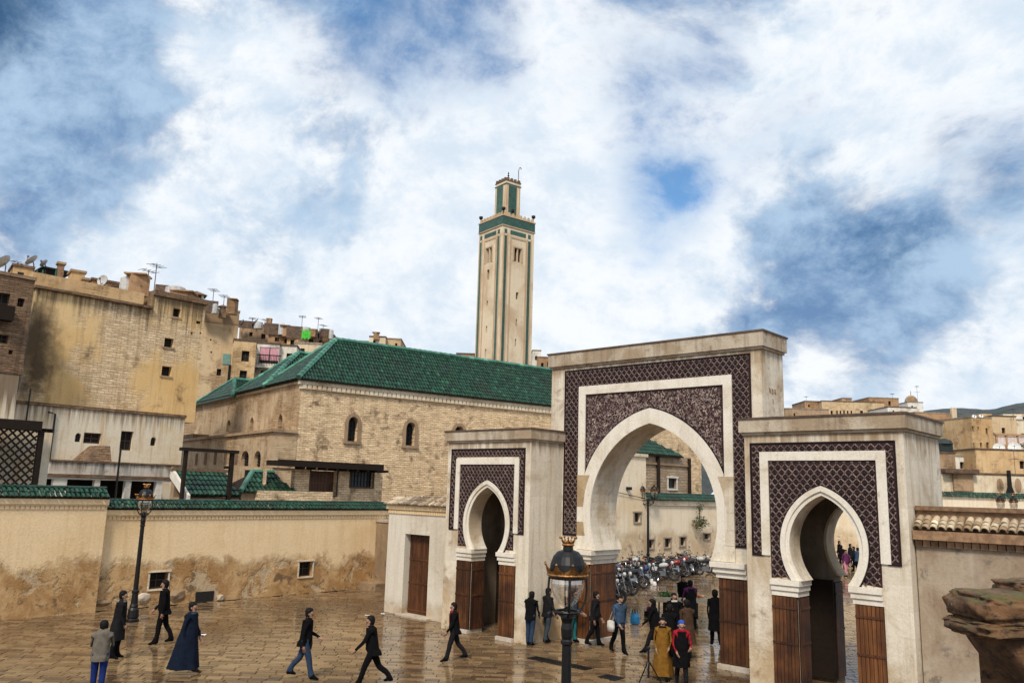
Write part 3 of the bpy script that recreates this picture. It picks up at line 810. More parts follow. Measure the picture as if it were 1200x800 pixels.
# central gateway: archivolt, ashlar jambs, imposts, boarded jambs
archivolt(gM, AM, YM, .0, .48, .055, 'gate_white', 'archivolt', clip=2.575)
archivolt(gM, AM, YM, .48, .52, .030, 'tile_drop', 'arch_outline', clip=2.575)
for sg in (-1, 1):
    for (za, zb_, mt_) in ((2.955, 3.40, 'gate_white'), (3.41, 3.84, 'block_brown'), (3.85, 4.34, 'gate_white'), (4.35, 5.39, 'block_brown')):
        m_ = MB(); n_ = 8
        inner = []
        for i in range(n_ + 1):
            z = za + (zb_ - za) * i / n_
            inner.append((AM.cx + sg * (-AM.e + math.sqrt(max(0, AM.R ** 2 - (z - AM.zc) ** 2)) + .30), z))
        out_x = AM.cx + sg * 2.875
        m_.prism(inner + [(out_x, zb_), (out_x, za)], -.062, .02, lambda a, d, z: (a, YM + d, z))
        m_.build('stone_block', MT[mt_ if sg < 0 else 'gate'], gM)
    xa = AM.cx + sg * 2.34; xo = AM.cx + sg * 3.24
    lo, hi = min(xa, xo), max(xa, xo)
    impost(gM, lo, hi, YM - .02, 23.73, 2.50, 2.94, 3, .20, -sg)
    door_panel(gM, (lo, YM, 0), (1, 0, 0), (0, -1, 0), 0, hi - lo, .14, 2.49, 7)
    if sg < 0: door_panel(gM, (xa, YM + .02, 0), (0, 1, 0), (1, 0, 0), 0, 1.38, .14, 2.49, 10)
    k = MB(); k.box(lo - .04, YM - .16, 0, hi + (.16 if sg < 0 else .04), YM, .13)
    if sg < 0: k.box(xa + .002, YM, 0, xa + .16, 23.7, .13)
    k.build('door_sill', MT['kerb'], gM)
    # lower panels of the tile frame carry a finer green and ivory mosaic
    fx = -17.76 if sg < 0 else -11.43
    b = MB(); b.box(fx + .02, YM - .012, 3.42, fx + .58, YM + .02, 4.22); mp = b.build('mosaic_panel', MT['tile_drop'], gM)
    mm = MB(); rr_ = random.Random(11 + sg)
    for ix in range(11):
        for iz in range(16):
            if rr_.random() < .25: continue
            cx_, cz_ = fx + .045 + ix * .048, 3.45 + iz * .048
            r_ = .016
            mm.add([(cx_ - r_, YM - .018, cz_), (cx_, YM - .018, cz_ - r_), (cx_ + r_, YM - .018, cz_), (cx_, YM - .018, cz_ + r_)], [(0, 1, 2, 3)])
    q = mm.build('mosaic_chips', MT['tile_pale'], gM, fix=False); q['kind'] = 'stuff'
# scrawled graffiti at the top right side of the central gateway
gm_ = MB()
xg = -10.46 + .006
for pth in ([(22.75, 8.0), (22.8, 7.85), (22.86, 8.0)], [(22.95, 7.98), (22.92, 7.86), (23.0, 7.85), (23.0, 7.97), (22.95, 7.98)], [(23.08, 7.86), (23.1, 8.0), (23.18, 7.96), (23.12, 7.92), (23.2, 7.85)], [(22.98, 7.7), (22.98, 7.55)]):
    gm_.tube([(xg, y, z) for y, z in pth], .014, 4)
tag(gm_.build('graffiti', MT['clay'], gM), kind='stuff')
# ------------------------------------------------------------------ ground and paving
m_ = MB(); R_ = 3200
m_.quad((-R_, -R_, -.06), (R_, -R_, -.06), (R_, R_, -.06), (-R_, R_, -.06))
earth = tag(m_.build('ground', MT['ground']), kind='structure')
plaza = MB(); plaza.box(-60, -6, -.055, 30, 95, -.03)
plaza = tag(plaza.build('plaza', MT['ground']), kind='structure')
PANG = 43.0
pe, pn = ev(PANG), ev(PANG + 90)
def paver_geo(mb, a0, a1, b0, b1, tz, tilt):
    c = .010
    P = lambda a, b, z: pe * a + pn * b + UP * z
    zt_ = lambda a, b: tz + tilt[0] * (a - (a0 + a1) / 2) + tilt[1] * (b - (b0 + b1) / 2)
    vs = [P(a0, b0, -.05), P(a1, b0, -.05), P(a1, b1, -.05), P(a0, b1, -.05)]
    for a, b in ((a0 + c, b0 + c), (a1 - c, b0 + c), (a1 - c, b1 - c), (a0 + c, b1 - c)): vs.append(P(a, b, zt_(a, b)))
    mb.add(vs, [(4, 5, 6, 7), (0, 1, 5, 4), (1, 2, 6, 5), (2, 3, 7, 6), (3, 0, 4, 7)])
rp = random.Random(21)
cells = []
b = -2.0
def in_view(p):
    d = p - CC; z = d @ CF
    if z < 2: return False
    x, y = 600 + FPX * (d @ CX) / z, 400 - FPX * (d @ CU) / z
    return -160 < x < 1360 and 400 < y < 980
while b < 78:
    far = b > 44
    wd = rp.uniform(.19, .25) if not far else rp.uniform(.36, .46)
    a = -34 + rp.uniform(0, .6)
    while a < 60:
        ln = rp.choice((.34, .44, .56, .7)) * rp.uniform(.9, 1.1) * (1 if not far else 1.6)
        c = pe * (a + ln / 2) + pn * (b + wd / 2)
        if -32.3 < c[0] < 8 and c[1] > 3 and in_view(c) or (far and in_view(c) and -55 < c[0] < 0):
            cells.append((a, a + ln - .010, b, b + wd - .010, rp.uniform(-.004, .004), (rp.uniform(-.004, .004), rp.uniform(-.007, .007))))
        a += ln
    b += wd
def dist2(c):
    p = pe * (c[0] + c[1]) / 2 + pn * (c[2] + c[3]) / 2 - CC
    d = p @ CF; x, y = 600 + FPX * (p @ CX) / d, 400 - FPX * (p @ CU) / d
    return float(p @ p) + (0 if -5 < x < 1205 and y < 806 else 1e6)
cells.sort(key=dist2)
for c in cells[:300]:
    mb = MB(); paver_geo(mb, *c)
    o0 = pe * (c[0] + c[1]) / 2 + pn * (c[2] + c[3]) / 2
    mb.build('paving_stone', MT['paver'], plaza, origin=tuple(o0), fix=False)
mb = MB()
for c in cells[300:]: paver_geo(mb, *c)
tag(mb.build('paving_stones', MT['paver'], plaza, fix=False), kind='stuff')
MT['roof_bed'] = simple('dark_roof_bed', (.004, .020, .013), .6, scale=3)
# ------------------------------------------------------------------ walls round the square
def dentils(W, a0, a1, z0, z1, pitch, proud, parent, mat, name='dentil_course'):
    mb = MB(); n = int((a1 - a0) / pitch)
    for i in range(n):
        a = a0 + i * pitch; mb.obox(W.O, W.e, W.n, a + pitch * .14, a + pitch * .86, -.02, proud, z0, z1)
    o = mb.build(name, MT[mat], parent, fix=False); o['kind'] = 'stuff'; return o

def square_frame(W, h, parent, mat='frame', t=.09, proud=.05, name='window_surround'):
    mb = MB(); a0, z0, a1, z1 = h[:4]
    mb.obox(W.O, W.e, W.n, a0 - t, a0, -.01, proud, z0 - t, z1); mb.obox(W.O, W.e, W.n, a1, a1 + t, -.01, proud, z0 - t, z1)
    mb.obox(W.O, W.e, W.n, a0 - t * 1.4, a1 + t * 1.4, -.01, proud + .03, z1 + .002, z1 + t); mb.obox(W.O, W.e, W.n, a0, a1, -.01, proud + .02, z0 - t, z0 - .002)
    return mb.build(name, MT[mat], parent)

def boundary(label, W, a0, a1, th, ztile0, ztile1, holes, parent_loc):
    """ochre wall with moulding, dentils and a green tiled coping"""
    t = thing('boundary_wall', label, 'wall', parent_loc); t['kind'] = 'thing'
    mb = MB(); zt = ztile0 - .02
    facade(mb, W, a0, a1, 0, zt, holes, .35)
    mb.quad(W.p(a1, 0, 0), W.p(a1, -th, 0), W.p(a1, -th, zt), W.p(a1, 0, zt)); mb.quad(W.p(a0, 0, 0), W.p(a0, 0, zt), W.p(a0, -th, zt), W.p(a0, -th, 0))
    mb.quad(W.p(a0, -th, 0), W.p(a0, -th, zt), W.p(a1, -th, zt), W.p(a1, -th, 0)); mb.quad(W.p(a0, 0, zt), W.p(a1, 0, zt), W.p(a1, -th, zt), W.p(a0, -th, zt))
    mb.build('wall_body', MT['yellow'], t)
    m = MB(); m.obox(W.O, W.e, W.n, a0 - .02, a1 + .02, -.01, .10, zt - .22, zt - .03); m.obox(W.O, W.e, W.n, a0 - .02, a1 + .02, -.02, .06, zt - .27, zt - .222)
    m.build('moulding', MT['yellow'], t)
    dentils(W, a0, a1, zt - .40, zt - .275, .16, .035, t, 'yellow')
    m = MB(); m.obox(W.O, W.e, W.n, a0, a1, -th, .12, zt - .028, zt + .04); m.build('coping_bed', MT['dark_wood'], t)
    rise = ztile1 - ztile0; run = .42; sl = np.array([0, 0, 1.0]) * rise - W.n * run; ln = np.linalg.norm(sl); sl /= ln
    un = np.cross(W.e, sl); un = un if un[2] > 0 else -un
    tile_roof(W.p(a0, .16, ztile0 + .01), W.e, sl, un, a1 - a0, ln, 'coping_tiles', t, .17, .25)
    r_ = MB(); r_.tube([W.p(a0, .16 - run - .02, ztile1 + .0), W.p(a1, .16 - run - .02, ztile1 + .0)], .09, 8); r_.build('ridge_cap', MT['roof_green'], t)
    for h in holes: 
        square_frame(W, h, t, 'house_cream', .06, .03); window_part(W, h, t, .28, bars=(1, 1), glassm='void')
    return t
WY = Wall((-32.4, 12.92), 90)
WYL = Wall((-32.15, 0.0), 90)
wy = boundary('long ochre plaster wall with green tile coping and damp peeling base', WY, 0, 15.6, .55, 3.72, 4.0, [WY.rect(175, 670, 196.5, 689.5), WY.rect(350.3, 657.5, 366, 675)], (-32.4, 20, 0))
wl = boundary('taller ochre wall section at far left with green tile coping', WYL, 1.0, 12.92, .8, 4.12, 4.45, [], (-32.15, 6, 0))
# drain mouth and lumps of bare stone at the wall foot
b = MB(); h_ = WY.rect(229, 694, 250, 704); b.obox(WY.O, WY.e, WY.n, h_[0], h_[2], -.02, .03, .02, .42); b.build('drain_mouth', MT['void'], wy)
def boulder(name, c, s, mat, parent=None, seed=0, sub=2):
    bm = bmesh.new(); bmesh.ops.create_icosphere(bm, subdivisions=sub, radius=1.0); rr = random.Random(seed)
    k = [Vector((rr.uniform(-1, 1), rr.uniform(-1, 1), rr.uniform(-1, 1))) * 2.2 for _ in range(6)]
    mb = MB()
    for v in bm.verts:
        q = 1 + sum(.07 * math.sin(v.co.dot(d) * 2.1 + i) for i, d in enumerate(k))
        v.co = v.co * q
    vs = [(c[0] + v.co.x * s[0], c[1] + v.co.y * s[1], c[2] + v.co.z * s[2]) for v in bm.verts]
    mb.add(vs, [[v.index for v in f.verts] for f in bm.faces]); bm.free()
    return mb.build(name, mat, parent)
for i, (px, py, w_, hh) in enumerate(((168, 700, .5, .35), (208, 697, .6, .45), (258, 700, .3, .25), (120, 706, .7, .25))):
    a_, z_ = (WY if px > 98 else WYL).at(px, py); W_ = WY if px > 98 else WYL
    c = W_.p(a_, -.05, max(.12, z_)); boulder('bare_stone', c, (.16, w_ * .6, hh * .6), MT['white_wall'] if i % 2 == 0 else MT['brown_wall'], wy if px > 98 else wl, i)

# brown stub wall at the end of the ochre wall
WB = Wall((-32.39, 25.93), 0)
t = thing('stub_wall', 'low brown rendered wall between the ochre wall and the white door wall', 'wall', (-29, 25.93, 0)); t['kind'] = 'thing'
b = MB(); b.obox(WB.O, WB.e, WB.n, 0, 7.5, -.4, 0, 0, 3.12); b.build('wall_body', MT['brown_wall'], t)
b = MB(); b.obox(WB.O, WB.e, WB.n, -.0, 7.5, -.45, .05, 3.122, 3.24); b.build('coping', MT['gate_stone'], t)
b = MB(); b.obox(WB.O, WB.e, WB.n, 0.0, 1.3, .0, .9, 0, .34); b.build('low_step', MT['brown_wall'], t)

# white wall with the plank door
WD = Wall((-26.03, 21.45), 0)
t = thing('door_wall', 'grey white rendered wall with tall brown plank door and old tile coping', 'wall', (-24, 21.45, 0)); t['kind'] = 'thing'
b = MB(); hd_ = (1.05, .06, 2.47, 3.04); L_ = 4.22
facade(b, WD, 0, L_, 0, 4.12, [hd_], .34); b.obox(WD.O, WD.e, WD.n, 0, .02, -3.6, -.001, 0, 4.12)
b.quad(WD.p(0, 0, 4.12), WD.p(L_, 0, 4.12), WD.p(L_, -3.6, 4.12), WD.p(0, -3.6, 4.12)); b.build('wall_body', MT['white_wall'], t)
b = MB(); b.obox(WD.O, WD.e, WD.n, -.08, L_, -.01, .10, 3.96, 4.13); b.build('moulding', MT['yellow'], t)
dentils(WD, 0, L_, 3.80, 3.955, .10, .05, t, 'yellow')
sl = np.array([0, .86, .5]); un = np.array([0, -.5, .86])
tile_roof(WD.p(-.1, .2, 4.14), WD.e, sl, un, L_ + .1, .62, 'coping_tiles', t, .17, .3, 'roof_old')
b = MB(); b.obox(WD.O, WD.e, WD.n, -.06, L_, -.5, .16, 4.13, 4.15); b.build('coping_bed', MT['dark_wood'], t)
door_panel(t, WD.p(0, -.32, 0), WD.e, WD.n, hd_[0] + .02, hd_[2] - .02, .08, 3.02, 9, (.04, .32, .62, .96), .05, 'door')
b = MB(); b.obox(WD.O, WD.e, WD.n, hd_[0] - .1, hd_[2] + .25, -.3, .22, 0, .058); b.build('door_sill', MT['kerb'], t)

# right hand wall with barrel tiles, each tile a piece
WR = Wall((-6.13, 20.95), 0)
t = thing('coped_wall', 'stained grey wall with ochre barrel tile coping beside the nearest side gateway', 'wall', (-3, 20.95, 0)); t['kind'] = 'thing'
b = MB(); b.obox(WR.O, WR.e, WR.n, 0, 13, -.55, 0, 0, 3.80); b.build('wall_body', MT['right_wall'], t)
cm = MB(); cm.obox((0, 0, 0), WR.e, WR.n, -.075, .075, -.3, .08, 0, .15); me_b = cm.mesh('clay_brick', MT['clay'])
for i in range(74): piece('clay_brick', me_b, t, WR.p(.09 + i * .17, 0, 3.80))
b = MB(); b.obox(WR.O, WR.e, WR.n, 0, 13, -.55, .20, 3.952, 4.16); b.build('moulding', MT['clay'], t)
b = MB(); b.obox(WR.O, WR.e, WR.n, 0, 13, -.60, -.18, 4.162, 4.62); b.obox(WR.O, WR.e, WR.n, .0, 13, -.66, -.10, 4.622, 4.72); b.build('ridge_board', MT['clay'], t)
def barrel(l=.34, r0=.085, r1=.068, seg=8):
    mb = MB(); A, B, A2, B2 = [], [], [], []
    for i in range(seg + 1):
        th = pi * i / seg
        A.append((r0 * cos(th), 0, r0 * sin(th))); B.append((r1 * cos(th), l, r1 * sin(th)))
        A2.append(((r0 - .018) * cos(th), 0, (r0 - .018) * sin(th))); B2.append(((r1 - .018) * cos(th), l, (r1 - .018) * sin(th)))
    mb.strip(A, B); mb.strip(A, A2); mb.strip(A2, B2); return mb
me_t = []
for q in range(3):
    tb = barrel(); ang = rad(24); tb.xf(lambda x, y, z: (x, y * cos(ang) - z * sin(ang), y * sin(ang) + z * cos(ang))); me_t.append(tb.mesh('roof_tile', MT['roof_old'], smooth=False))
for i in range(73):
    for k in range(3):
        p_ = WR.p(.10 + i * .176 + RND.uniform(-.008, .008), .23 - k * .115, 4.20 + k * .078 + RND.uniform(-.008, .008))
        piece('roof_tile', me_t[k], t, p_, RND.uniform(-.05, .05))

# ------------------------------------------------------------------ mosque
MA = np.array([-39.58, 25.76, 0.0]); MZ = 10.55
E1, E2 = ev(79), ev(169)
WM = Wall(MA, 79); WML = Wall(MA + E2 * 34, 349)
mq = thing('mosque', 'old brick mosque hall with long green tiled hip roofs', 'mosque', tuple(MA))
def arched(W, x0, y0, x1, y1): return W.rect(x0, y0, x1, y1) + (True,)
hf = [arched(WM, 407.5, 488, 419.2, 517), arched(WM, 475.3, 494.5, 486.3, 522), arched(WM, 532, 499, 543, 527), arched(WM, 590, 503, 600, 531)]
b = MB(); facade(b, WM, 0, 34, 0, MZ, hf, .4)
b.quad(WM.p(34, 0, 0), WM.p(34, -16, 0), WM.p(34, -16, MZ), WM.p(34, 0, MZ)); b.build('front_wall', MT['mosque'], mq)
hl = [arched(WML, 266.3, 492, 270.3, 505.5), arched(WML, 293, 489, 297.5, 506), arched(WML, 326, 485.5, 331.3, 506.8)]
b = MB(); facade(b, WML, 0, 34, 0, MZ, hl, .35); b.build('end_wall', MT['mosque_end'], mq)
def arch_band(W, h, parent, t=.2, proud=.07, mat='brown_wall', name='window_surround'):
    mb = MB(); sp_ = h[3] - min((h[2] - h[0]) * .62, (h[3] - h[1]) * .5)
    I = [(h[0], h[1])] + arch_top(h[0], h[2], sp_, h[3], 10) + [(h[2], h[1])]; O = [(h[0] - t, h[1])] + arch_top(h[0] - t, h[2] + t, sp_, h[3] + t, 10) + [(h[2] + t, h[1])]
    f = lambda q, d: W.p(q[0], d, q[1])
    fi, fo = [f(q, proud) for q in I], [f(q, proud) for q in O]
    mb.strip(fi, fo); mb.strip(fo, [f(q, -.02) for q in O]); mb.strip([f(q, -.02) for q in I], fi)
    mb.obox(W.O, W.e, W.n, h[0] - t * 1.2, h[2] + t * 1.2, -.02, proud + .06, h[1] - .16, h[1])
    return mb.build(name, MT[mat], parent)
def arched_pane(W, h, parent, depth, name='window'):
    mb = MB(); sp_ = h[3] - min((h[2] - h[0]) * .62, (h[3] - h[1]) * .5)
    arc = arch_top(h[0], h[2], sp_, h[3], 8); d = -depth + .01
    loop = [(h[0], h[1])] + arc + [(h[2], h[1])]
    mb.quad(*[W.p(x, d, z) for x, z in loop]); f = mb.build(name, MT['void'], parent)
    m = MB(); n = 2
    for i in range(n):
        c = h[0] + (h[2] - h[0]) * (i + 1) / (n + 1); m.obox(W.O, W.e, W.n, c - .025, c + .025, d + .02, d + .06, h[1], h[3] - .15)
    for i in range(4):
        c = h[1] + (h[3] - h[1]) * (i + 1) / 5.5; m.obox(W.O, W.e, W.n, h[0], h[2], d + .024, d + .056, c - .02, c + .02)
    m.build('window_grille', MT['iron'], f)
for h in hf: arch_band(WM, h, mq); arched_pane(WM, h, mq, .36)
for h in hl: arch_band(WML, h, mq, .10, .03, 'mosque_end'); arched_pane(WML, h, mq, .30)
# cornice: pale corbelled course, dark eave board
b = MB(); b.obox(WM.O, WM.e, WM.n, -.2, 34, -.05, .16, MZ - .16, MZ + .05); b.obox(WM.O, WM.e, WM.n, -.1, 34, -.05, .08, MZ - .42, MZ - .162); b.build('cornice', MT['house_cream'], mq)
dentils(WM, 0, 34, MZ - .40, MZ - .17, .3, .15, mq, 'house_cream', 'cornice_bricks')
b = MB(); b.obox(WM.O, WM.e, WM.n, -.22, 34, -.3, .30, MZ + .052, MZ + .13); b.obox(WML.O, WML.e, WML.n, 0, 34.2, -.3, .24, MZ + .05, MZ + .128); b.build('eave_board', MT['dark_wood'], mq)
b = MB(); b.obox(WML.O, WML.e, WML.n, 0, 34, -.05, .10, MZ - .10, MZ + .048); b.build('end_cornice', MT['house_cream'], mq)
# three hip roofs side by side; s runs back along E2, a along E1
def hip_roof(s0, s1, a0, rise, L, inset, zb):
    s0 -= .0; mid = (s0 + s1) / 2; hw = (s1 - s0) / 2
    P = lambda a, s, z: MA + E1 * a + E2 * s + UP * z
    zr = zb + rise
    R0 = P(a0 + inset, mid, zr); R1 = P(L, mid, zr)
    b = MB(); e = .0
    b.quad(P(a0, s0, zb), P(L, s0, zb), R1, R0); b.quad(P(a0, s1, zb), P(a0, s0, zb), R0); b.quad(P(L, s1, zb), P(a0, s1, zb), R0, R1); b.quad(P(L, s0, zb), P(L, s1, zb), R1)
    rb = b.build('roof', MT['roof_bed'], mq)
    un = np.cross(E1, (R0 - P(a0 + inset, s0, zb))); un = un / np.linalg.norm(un); un = un if un[2] > 0 else -un
    sv = R0 - P(a0 + inset, s0, zb); ln = np.linalg.norm(sv); sv = sv / ln
    tile_roof(P(a0, s0, zb), E1, sv, un, L - a0, ln, 'roof_tiles', rb, .20, .34, clip=lambda a, s: a > inset * s / ln)
    ev2 = R0 - P(a0, mid, zb); l2 = np.linalg.norm(ev2); ev2 = ev2 / l2
    u2 = np.cross(E2, ev2); u2 = u2 if u2[2] > 0 else -u2
    tile_roof(P(a0, s0, zb), E2, ev2, u2 / np.linalg.norm(u2), s1 - s0, l2, 'end_tiles', rb, .20, .34, clip=lambda a, s: hw * s / l2 < a < (s1 - s0) - hw * s / l2)
    m = MB()
    for A_, B_ in ((P(a0, s0, zb), R0), (P(a0, s1, zb), R0), (R0, R1)):
        n = int(np.linalg.norm(B_ - A_) / .4) + 1
        for i in range(n):
            p, q = A_ + (B_ - A_) * i / n, A_ + (B_ - A_) * min(1, (i + 1.06) / n)
            m.tube([p + UP * .06, q + UP * .05], [.17, .145], 6)
    o = m.build('ridge_tiles', MT['ridge_green'], rb, fix=False); o['kind'] = 'stuff'
hip_roof(-.26, 5.2, -.3, 2.95, 34.2, 3.3, MZ + .13)
hip_roof(5.24, 10.6, -.26, 2.75, 30, 3.1, MZ + .13)
hip_roof(10.9, 20.5, -.26, 1.75, 30, 1.5, MZ - .1)

# lower annex in front of the end wall
WA_ = Wall(MA + E2 * 34 - E1 * 1.4, 349)
ax0, ax1 = WA_.at(196, 512)[0], WA_.at(320, 512)[0]; zt_ = WA_.at(300, 508)[1]
t = thing('annex', 'low flat-roofed brown annex below the mosque end wall with two arched windows', 'annex', tuple(WA_.p((ax0 + ax1) / 2, 0, 0)))
ha = [arched(WA_, 282.5, 528, 291.5, 546), arched(WA_, 297.5, 528, 305.5, 547)]
b = MB(); facade(b, WA_, ax0, ax1, 0, zt_, ha, .3); b.quad(WA_.p(ax1, 0, 0), WA_.p(ax1, -1.38, 0), WA_.p(ax1, -1.38, zt_), WA_.p(ax1, 0, zt_)); b.quad(WA_.p(ax0, 0, zt_), WA_.p(ax1, 0, zt_), WA_.p(ax1, -1.38, zt_), WA_.p(ax0, -1.38, zt_))
b.build('wall', MT['mosque_end'], t)
b = MB(); b.obox(WA_.O, WA_.e, WA_.n, ax0, ax1 + .12, -1.36, .14, zt_ + .002, zt_ + .16); b.build('coping', MT['house_brown'], t)
b = MB(); b.obox(WA_.O, WA_.e, WA_.n, ax0 + 2.2, ax0 + 6.5, -1.2, -.1, zt_ + .162, zt_ + .5); b.build('roof_kerb', MT['dark_house'], t)
for h in ha: arched_pane(WA_, h, t, .26)
for a_ in np.linspace(ax0 + 8, ax1 - 6, 5):
    b = MB(); b.obox(WA_.O, WA_.e, WA_.n, a_, a_ + .5, -.01, .02, zt_ - 1.7, zt_ - .9); b.build('blind_recess', MT['dark_house'], t)

# ------------------------------------------------------------------ minaret
MD = 95.0; mc = at_depth(587, 340, MD); MANG = 80
WMR = Wall((mc[0], mc[1]), MANG)
Wd_ = WMR.at(624.4, 345)[0]; zG1 = WMR.at(590, 264)[1]; zG2 = WMR.at(590, 252)[1]
WMLf = Wall(np.array([mc[0], mc[1], 0]) + ev(MANG + 90) * Wd_, MANG + 270)
mi = thing('minaret', 'tall square minaret with green tile strips and lantern turret', 'minaret', (mc[0], mc[1], 0))
slots_R = [WMR.rect(602.5, 291, 611, 307), WMR.rect(604.7, 342.5, 607.6, 351), WMR.rect(604.4, 374, 606, 382), WMR.rect(603.4, 397, 605, 406)]
slots_L = [WMLf.rect(569.5, 290.5, 576.5, 308), WMLf.rect(570.5, 316, 573.3, 328), WMLf.rect(570, 352.5, 571.6, 358.5), WMLf.rect(569.2, 382, 570.8, 390), WMLf.rect(568, 409, 569.6, 420)]
z0_ = 4.0
sh = MB(); facade(sh, WMR, 0, Wd_, z0_, zG1, slots_R, .4); facade(sh, WMLf, 0, Wd_, z0_, zG1, slots_L, .4)
sh.quad(WMR.p(Wd_, 0, z0_), WMR.p(Wd_, -Wd_, z0_), WMR.p(Wd_, -Wd_, zG1), WMR.p(Wd_, 0, zG1)); sh.quad(WMR.p(Wd_, -Wd_, z0_), WMR.p(0, -Wd_, z0_), WMR.p(0, -Wd_, zG1), WMR.p(Wd_, -Wd_, zG1))
sh.build('shaft', MT['minaret'], mi)
b = MB(); b.obox(WMR.O, WMR.e, WMR.n, -.4, Wd_ + .4, -Wd_ - .4, .4, 0, z0_); b.build('base', MT['minaret'], mi)
for W_, sl_ in ((WMR, slots_R), (WMLf, slots_L)):
    top = sl_[0]
    for h in sl_:
        b = MB(); b.obox(W_.O, W_.e, W_.n, h[0] - .02, h[2] + .02, -.42, -.36, h[1] - .02, h[3] + .02); b.build('window', MT['void'], mi)
    h = top; c_ = (h[0] + h[2]) / 2
    b = MB(); b.obox(W_.O, W_.e, W_.n, c_ - .05, c_ + .05, -.3, .0, h[1], h[3]); b.build('window_column', MT['minaret'], mi)
    b = MB()
    for q in ((h[0] - .2, h[0], h[1], h[3] + .2), (h[2], h[2] + .2, h[1], h[3] + .2)): b.obox(W_.O, W_.e, W_.n, q[0], q[1], -.01, .05, q[2], q[3])
    b.obox(W_.O, W_.e, W_.n, h[0], h[2], -.01, .048, h[3], h[3] + .2); b.build('window_surround', MT['minaret_rose'], mi)
    # green strips and rose borders
    for (f0, f1) in ((.055, .135), (.80, .885)):
        b = MB(); b.obox(W_.O, W_.e, W_.n, Wd_ * f0, Wd_ * f1, -.01, .03, z0_, zG1 - 1.15); b.build('tile_strip', MT['tile_green'], mi)
        for g0 in (f0 - .03, f1):
            b = MB(); b.obox(W_.O, W_.e, W_.n, Wd_ * g0, Wd_ * (g0 + .03), -.01, .05, z0_, zG1 - .9); b.build('brick_border', MT['minaret_rose'], mi)
        b = MB(); b.obox(W_.O, W_.e, W_.n, Wd_ * f0, Wd_ * f1, -.01, .03, zG1 - .85, zG1 - .35); b.build('tile_square', MT['tile_green'], mi)
    for g0 in (.24, .73):
        b = MB(); b.obox(W_.O, W_.e, W_.n, Wd_ * g0, Wd_ * (g0 + .03), -.01, .05, z0_, zG1 - 1.3); b.build('brick_border', MT['minaret_rose'], mi)
    b = MB(); b.obox(W_.O, W_.e, W_.n, Wd_ * .24, Wd_ * .76, -.01, .05, zG1 - 1.3, zG1 - 1.05); b.build('brick_border', MT['minaret_rose'], mi)
    b = MB(); b.obox(W_.O, W_.e, W_.n, Wd_ * .24, Wd_ * .73, -.01, .03, zG1 - .85, zG1 - .35); b.build('tile_panel', MT['tile_green'], mi)
def ringbox(mb, W, g, z0, z1, w=None):
    w = w or Wd_
    mb.obox(W.O, W.e, W.n, -g, w + g, -w - g, g, z0, z1)
b = MB(); ringbox(b, WMR, .10, zG1 + .002, zG1 + .12); b.build('string_course', MT['minaret_rose'], mi)
b = MB(); ringbox(b, WMR, .06, zG1 + .122, zG2 - .05); b.build('gallery_tiles', MT['tile_green'], mi)
b = MB(); ringbox(b, WMR, .12, zG2 - .048, zG2 + .1); b.build('gallery_course', MT['minaret_rose'], mi)
def merlons(W, lo, hi, z, n, sz, mat, nm, g=.04):
    mb = MB(); mb.obox((0, 0, 0), W.e, W.n, -sz, sz, -sz * .55, sz * .55, 0, sz * 1.5); mb.obox((0, 0, 0), W.e, W.n, -sz * .5, sz * .5, -sz * .5, sz * .5, sz * 1.5, sz * 2.3)
    me = mb.mesh(nm, MT[mat])
    for i in range(n):
        f = lo + (hi - lo) * (i + .5) / n
        for a_, b_ in ((f, -lo * 0 - g - sz * .6 + .1), (f, -Wd_ + g), (lo + sz * .6, -f), (hi - sz * .6, -f)):
            piece(nm, me, mi, W.p(a_, b_, z))
merlons(WMR, .0, Wd_, zG2 + .1, 8, .19, 'house_sand', 'merlon')
# lantern turret
lw = WMR.at(608.5, 235)[0] - WMR.at(588, 235)[0]
q0 = .0
LC = WMR.p(Wd_ / 2, -Wd_ / 2, 0)
lw = Wd_ * .46
WLT = Wall(LC - WMR.e * lw / 2 + WMR.n * lw / 2, MANG); WLL = Wall(LC - WMR.e * lw / 2 - WMR.n * lw / 2, MANG + 270)
zL1 = on_wall(594, 216, LC, MANG)[2]; 
b = MB(); b.obox(WLT.O, WLT.e, WLT.n, 0, lw, -lw, 0, zG2, zL1); b.build('turret', MT['minaret'], mi)
for W_ in (WLT, WLL):
    for k_ in range(1):
        b = MB(); b.obox(W_.O, W_.e, W_.n, lw * .17, lw * .72, -.01, .04, zG2 + .3, zL1 - .55); b.build('turret_tiles', MT['tile_green'], mi)
        for g0 in (.02, .13, .73, .9):
            b = MB(); b.obox(W_.O, W_.e, W_.n, lw * g0, lw * (g0 + .035), -.01, .05, zG2 + .2, zL1 - .5); b.build('brick_border', MT['minaret_rose'], mi)
b = MB(); b.obox(WLT.O, WLT.e, WLT.n, -.08, lw + .08, -lw - .08, .08, zL1 - .45, zL1 - .35); b.build('turret_course', MT['tile_green'], mi)
b = MB(); b.obox(WLT.O, WLT.e, WLT.n, -.06, lw + .06, -lw - .06, .06, zL1, zL1 + .1); b.build('turret_cornice', MT['dark_house'], mi)
mb_ = MB(); mb_.box(-.14, -.14, 0, .14, .14, .3); me_ = mb_.mesh('turret_merlon', MT['dark_house'])
for i in range(4):
    f = lw * (i + .5) / 4
    for a_, b_ in ((f, -.06), (f, -lw + .06), (.06, -f), (lw - .06, -f)): piece('turret_merlon', me_, mi, WLT.p(a_, b_, zL1 + .1))
zt2 = on_wall(594, 201, LC, MANG)[2]
b = MB(); b.tube([LC + UP * zL1, LC + UP * zt2], .045, 6); fn = b.build('finial', MT['iron'], mi)
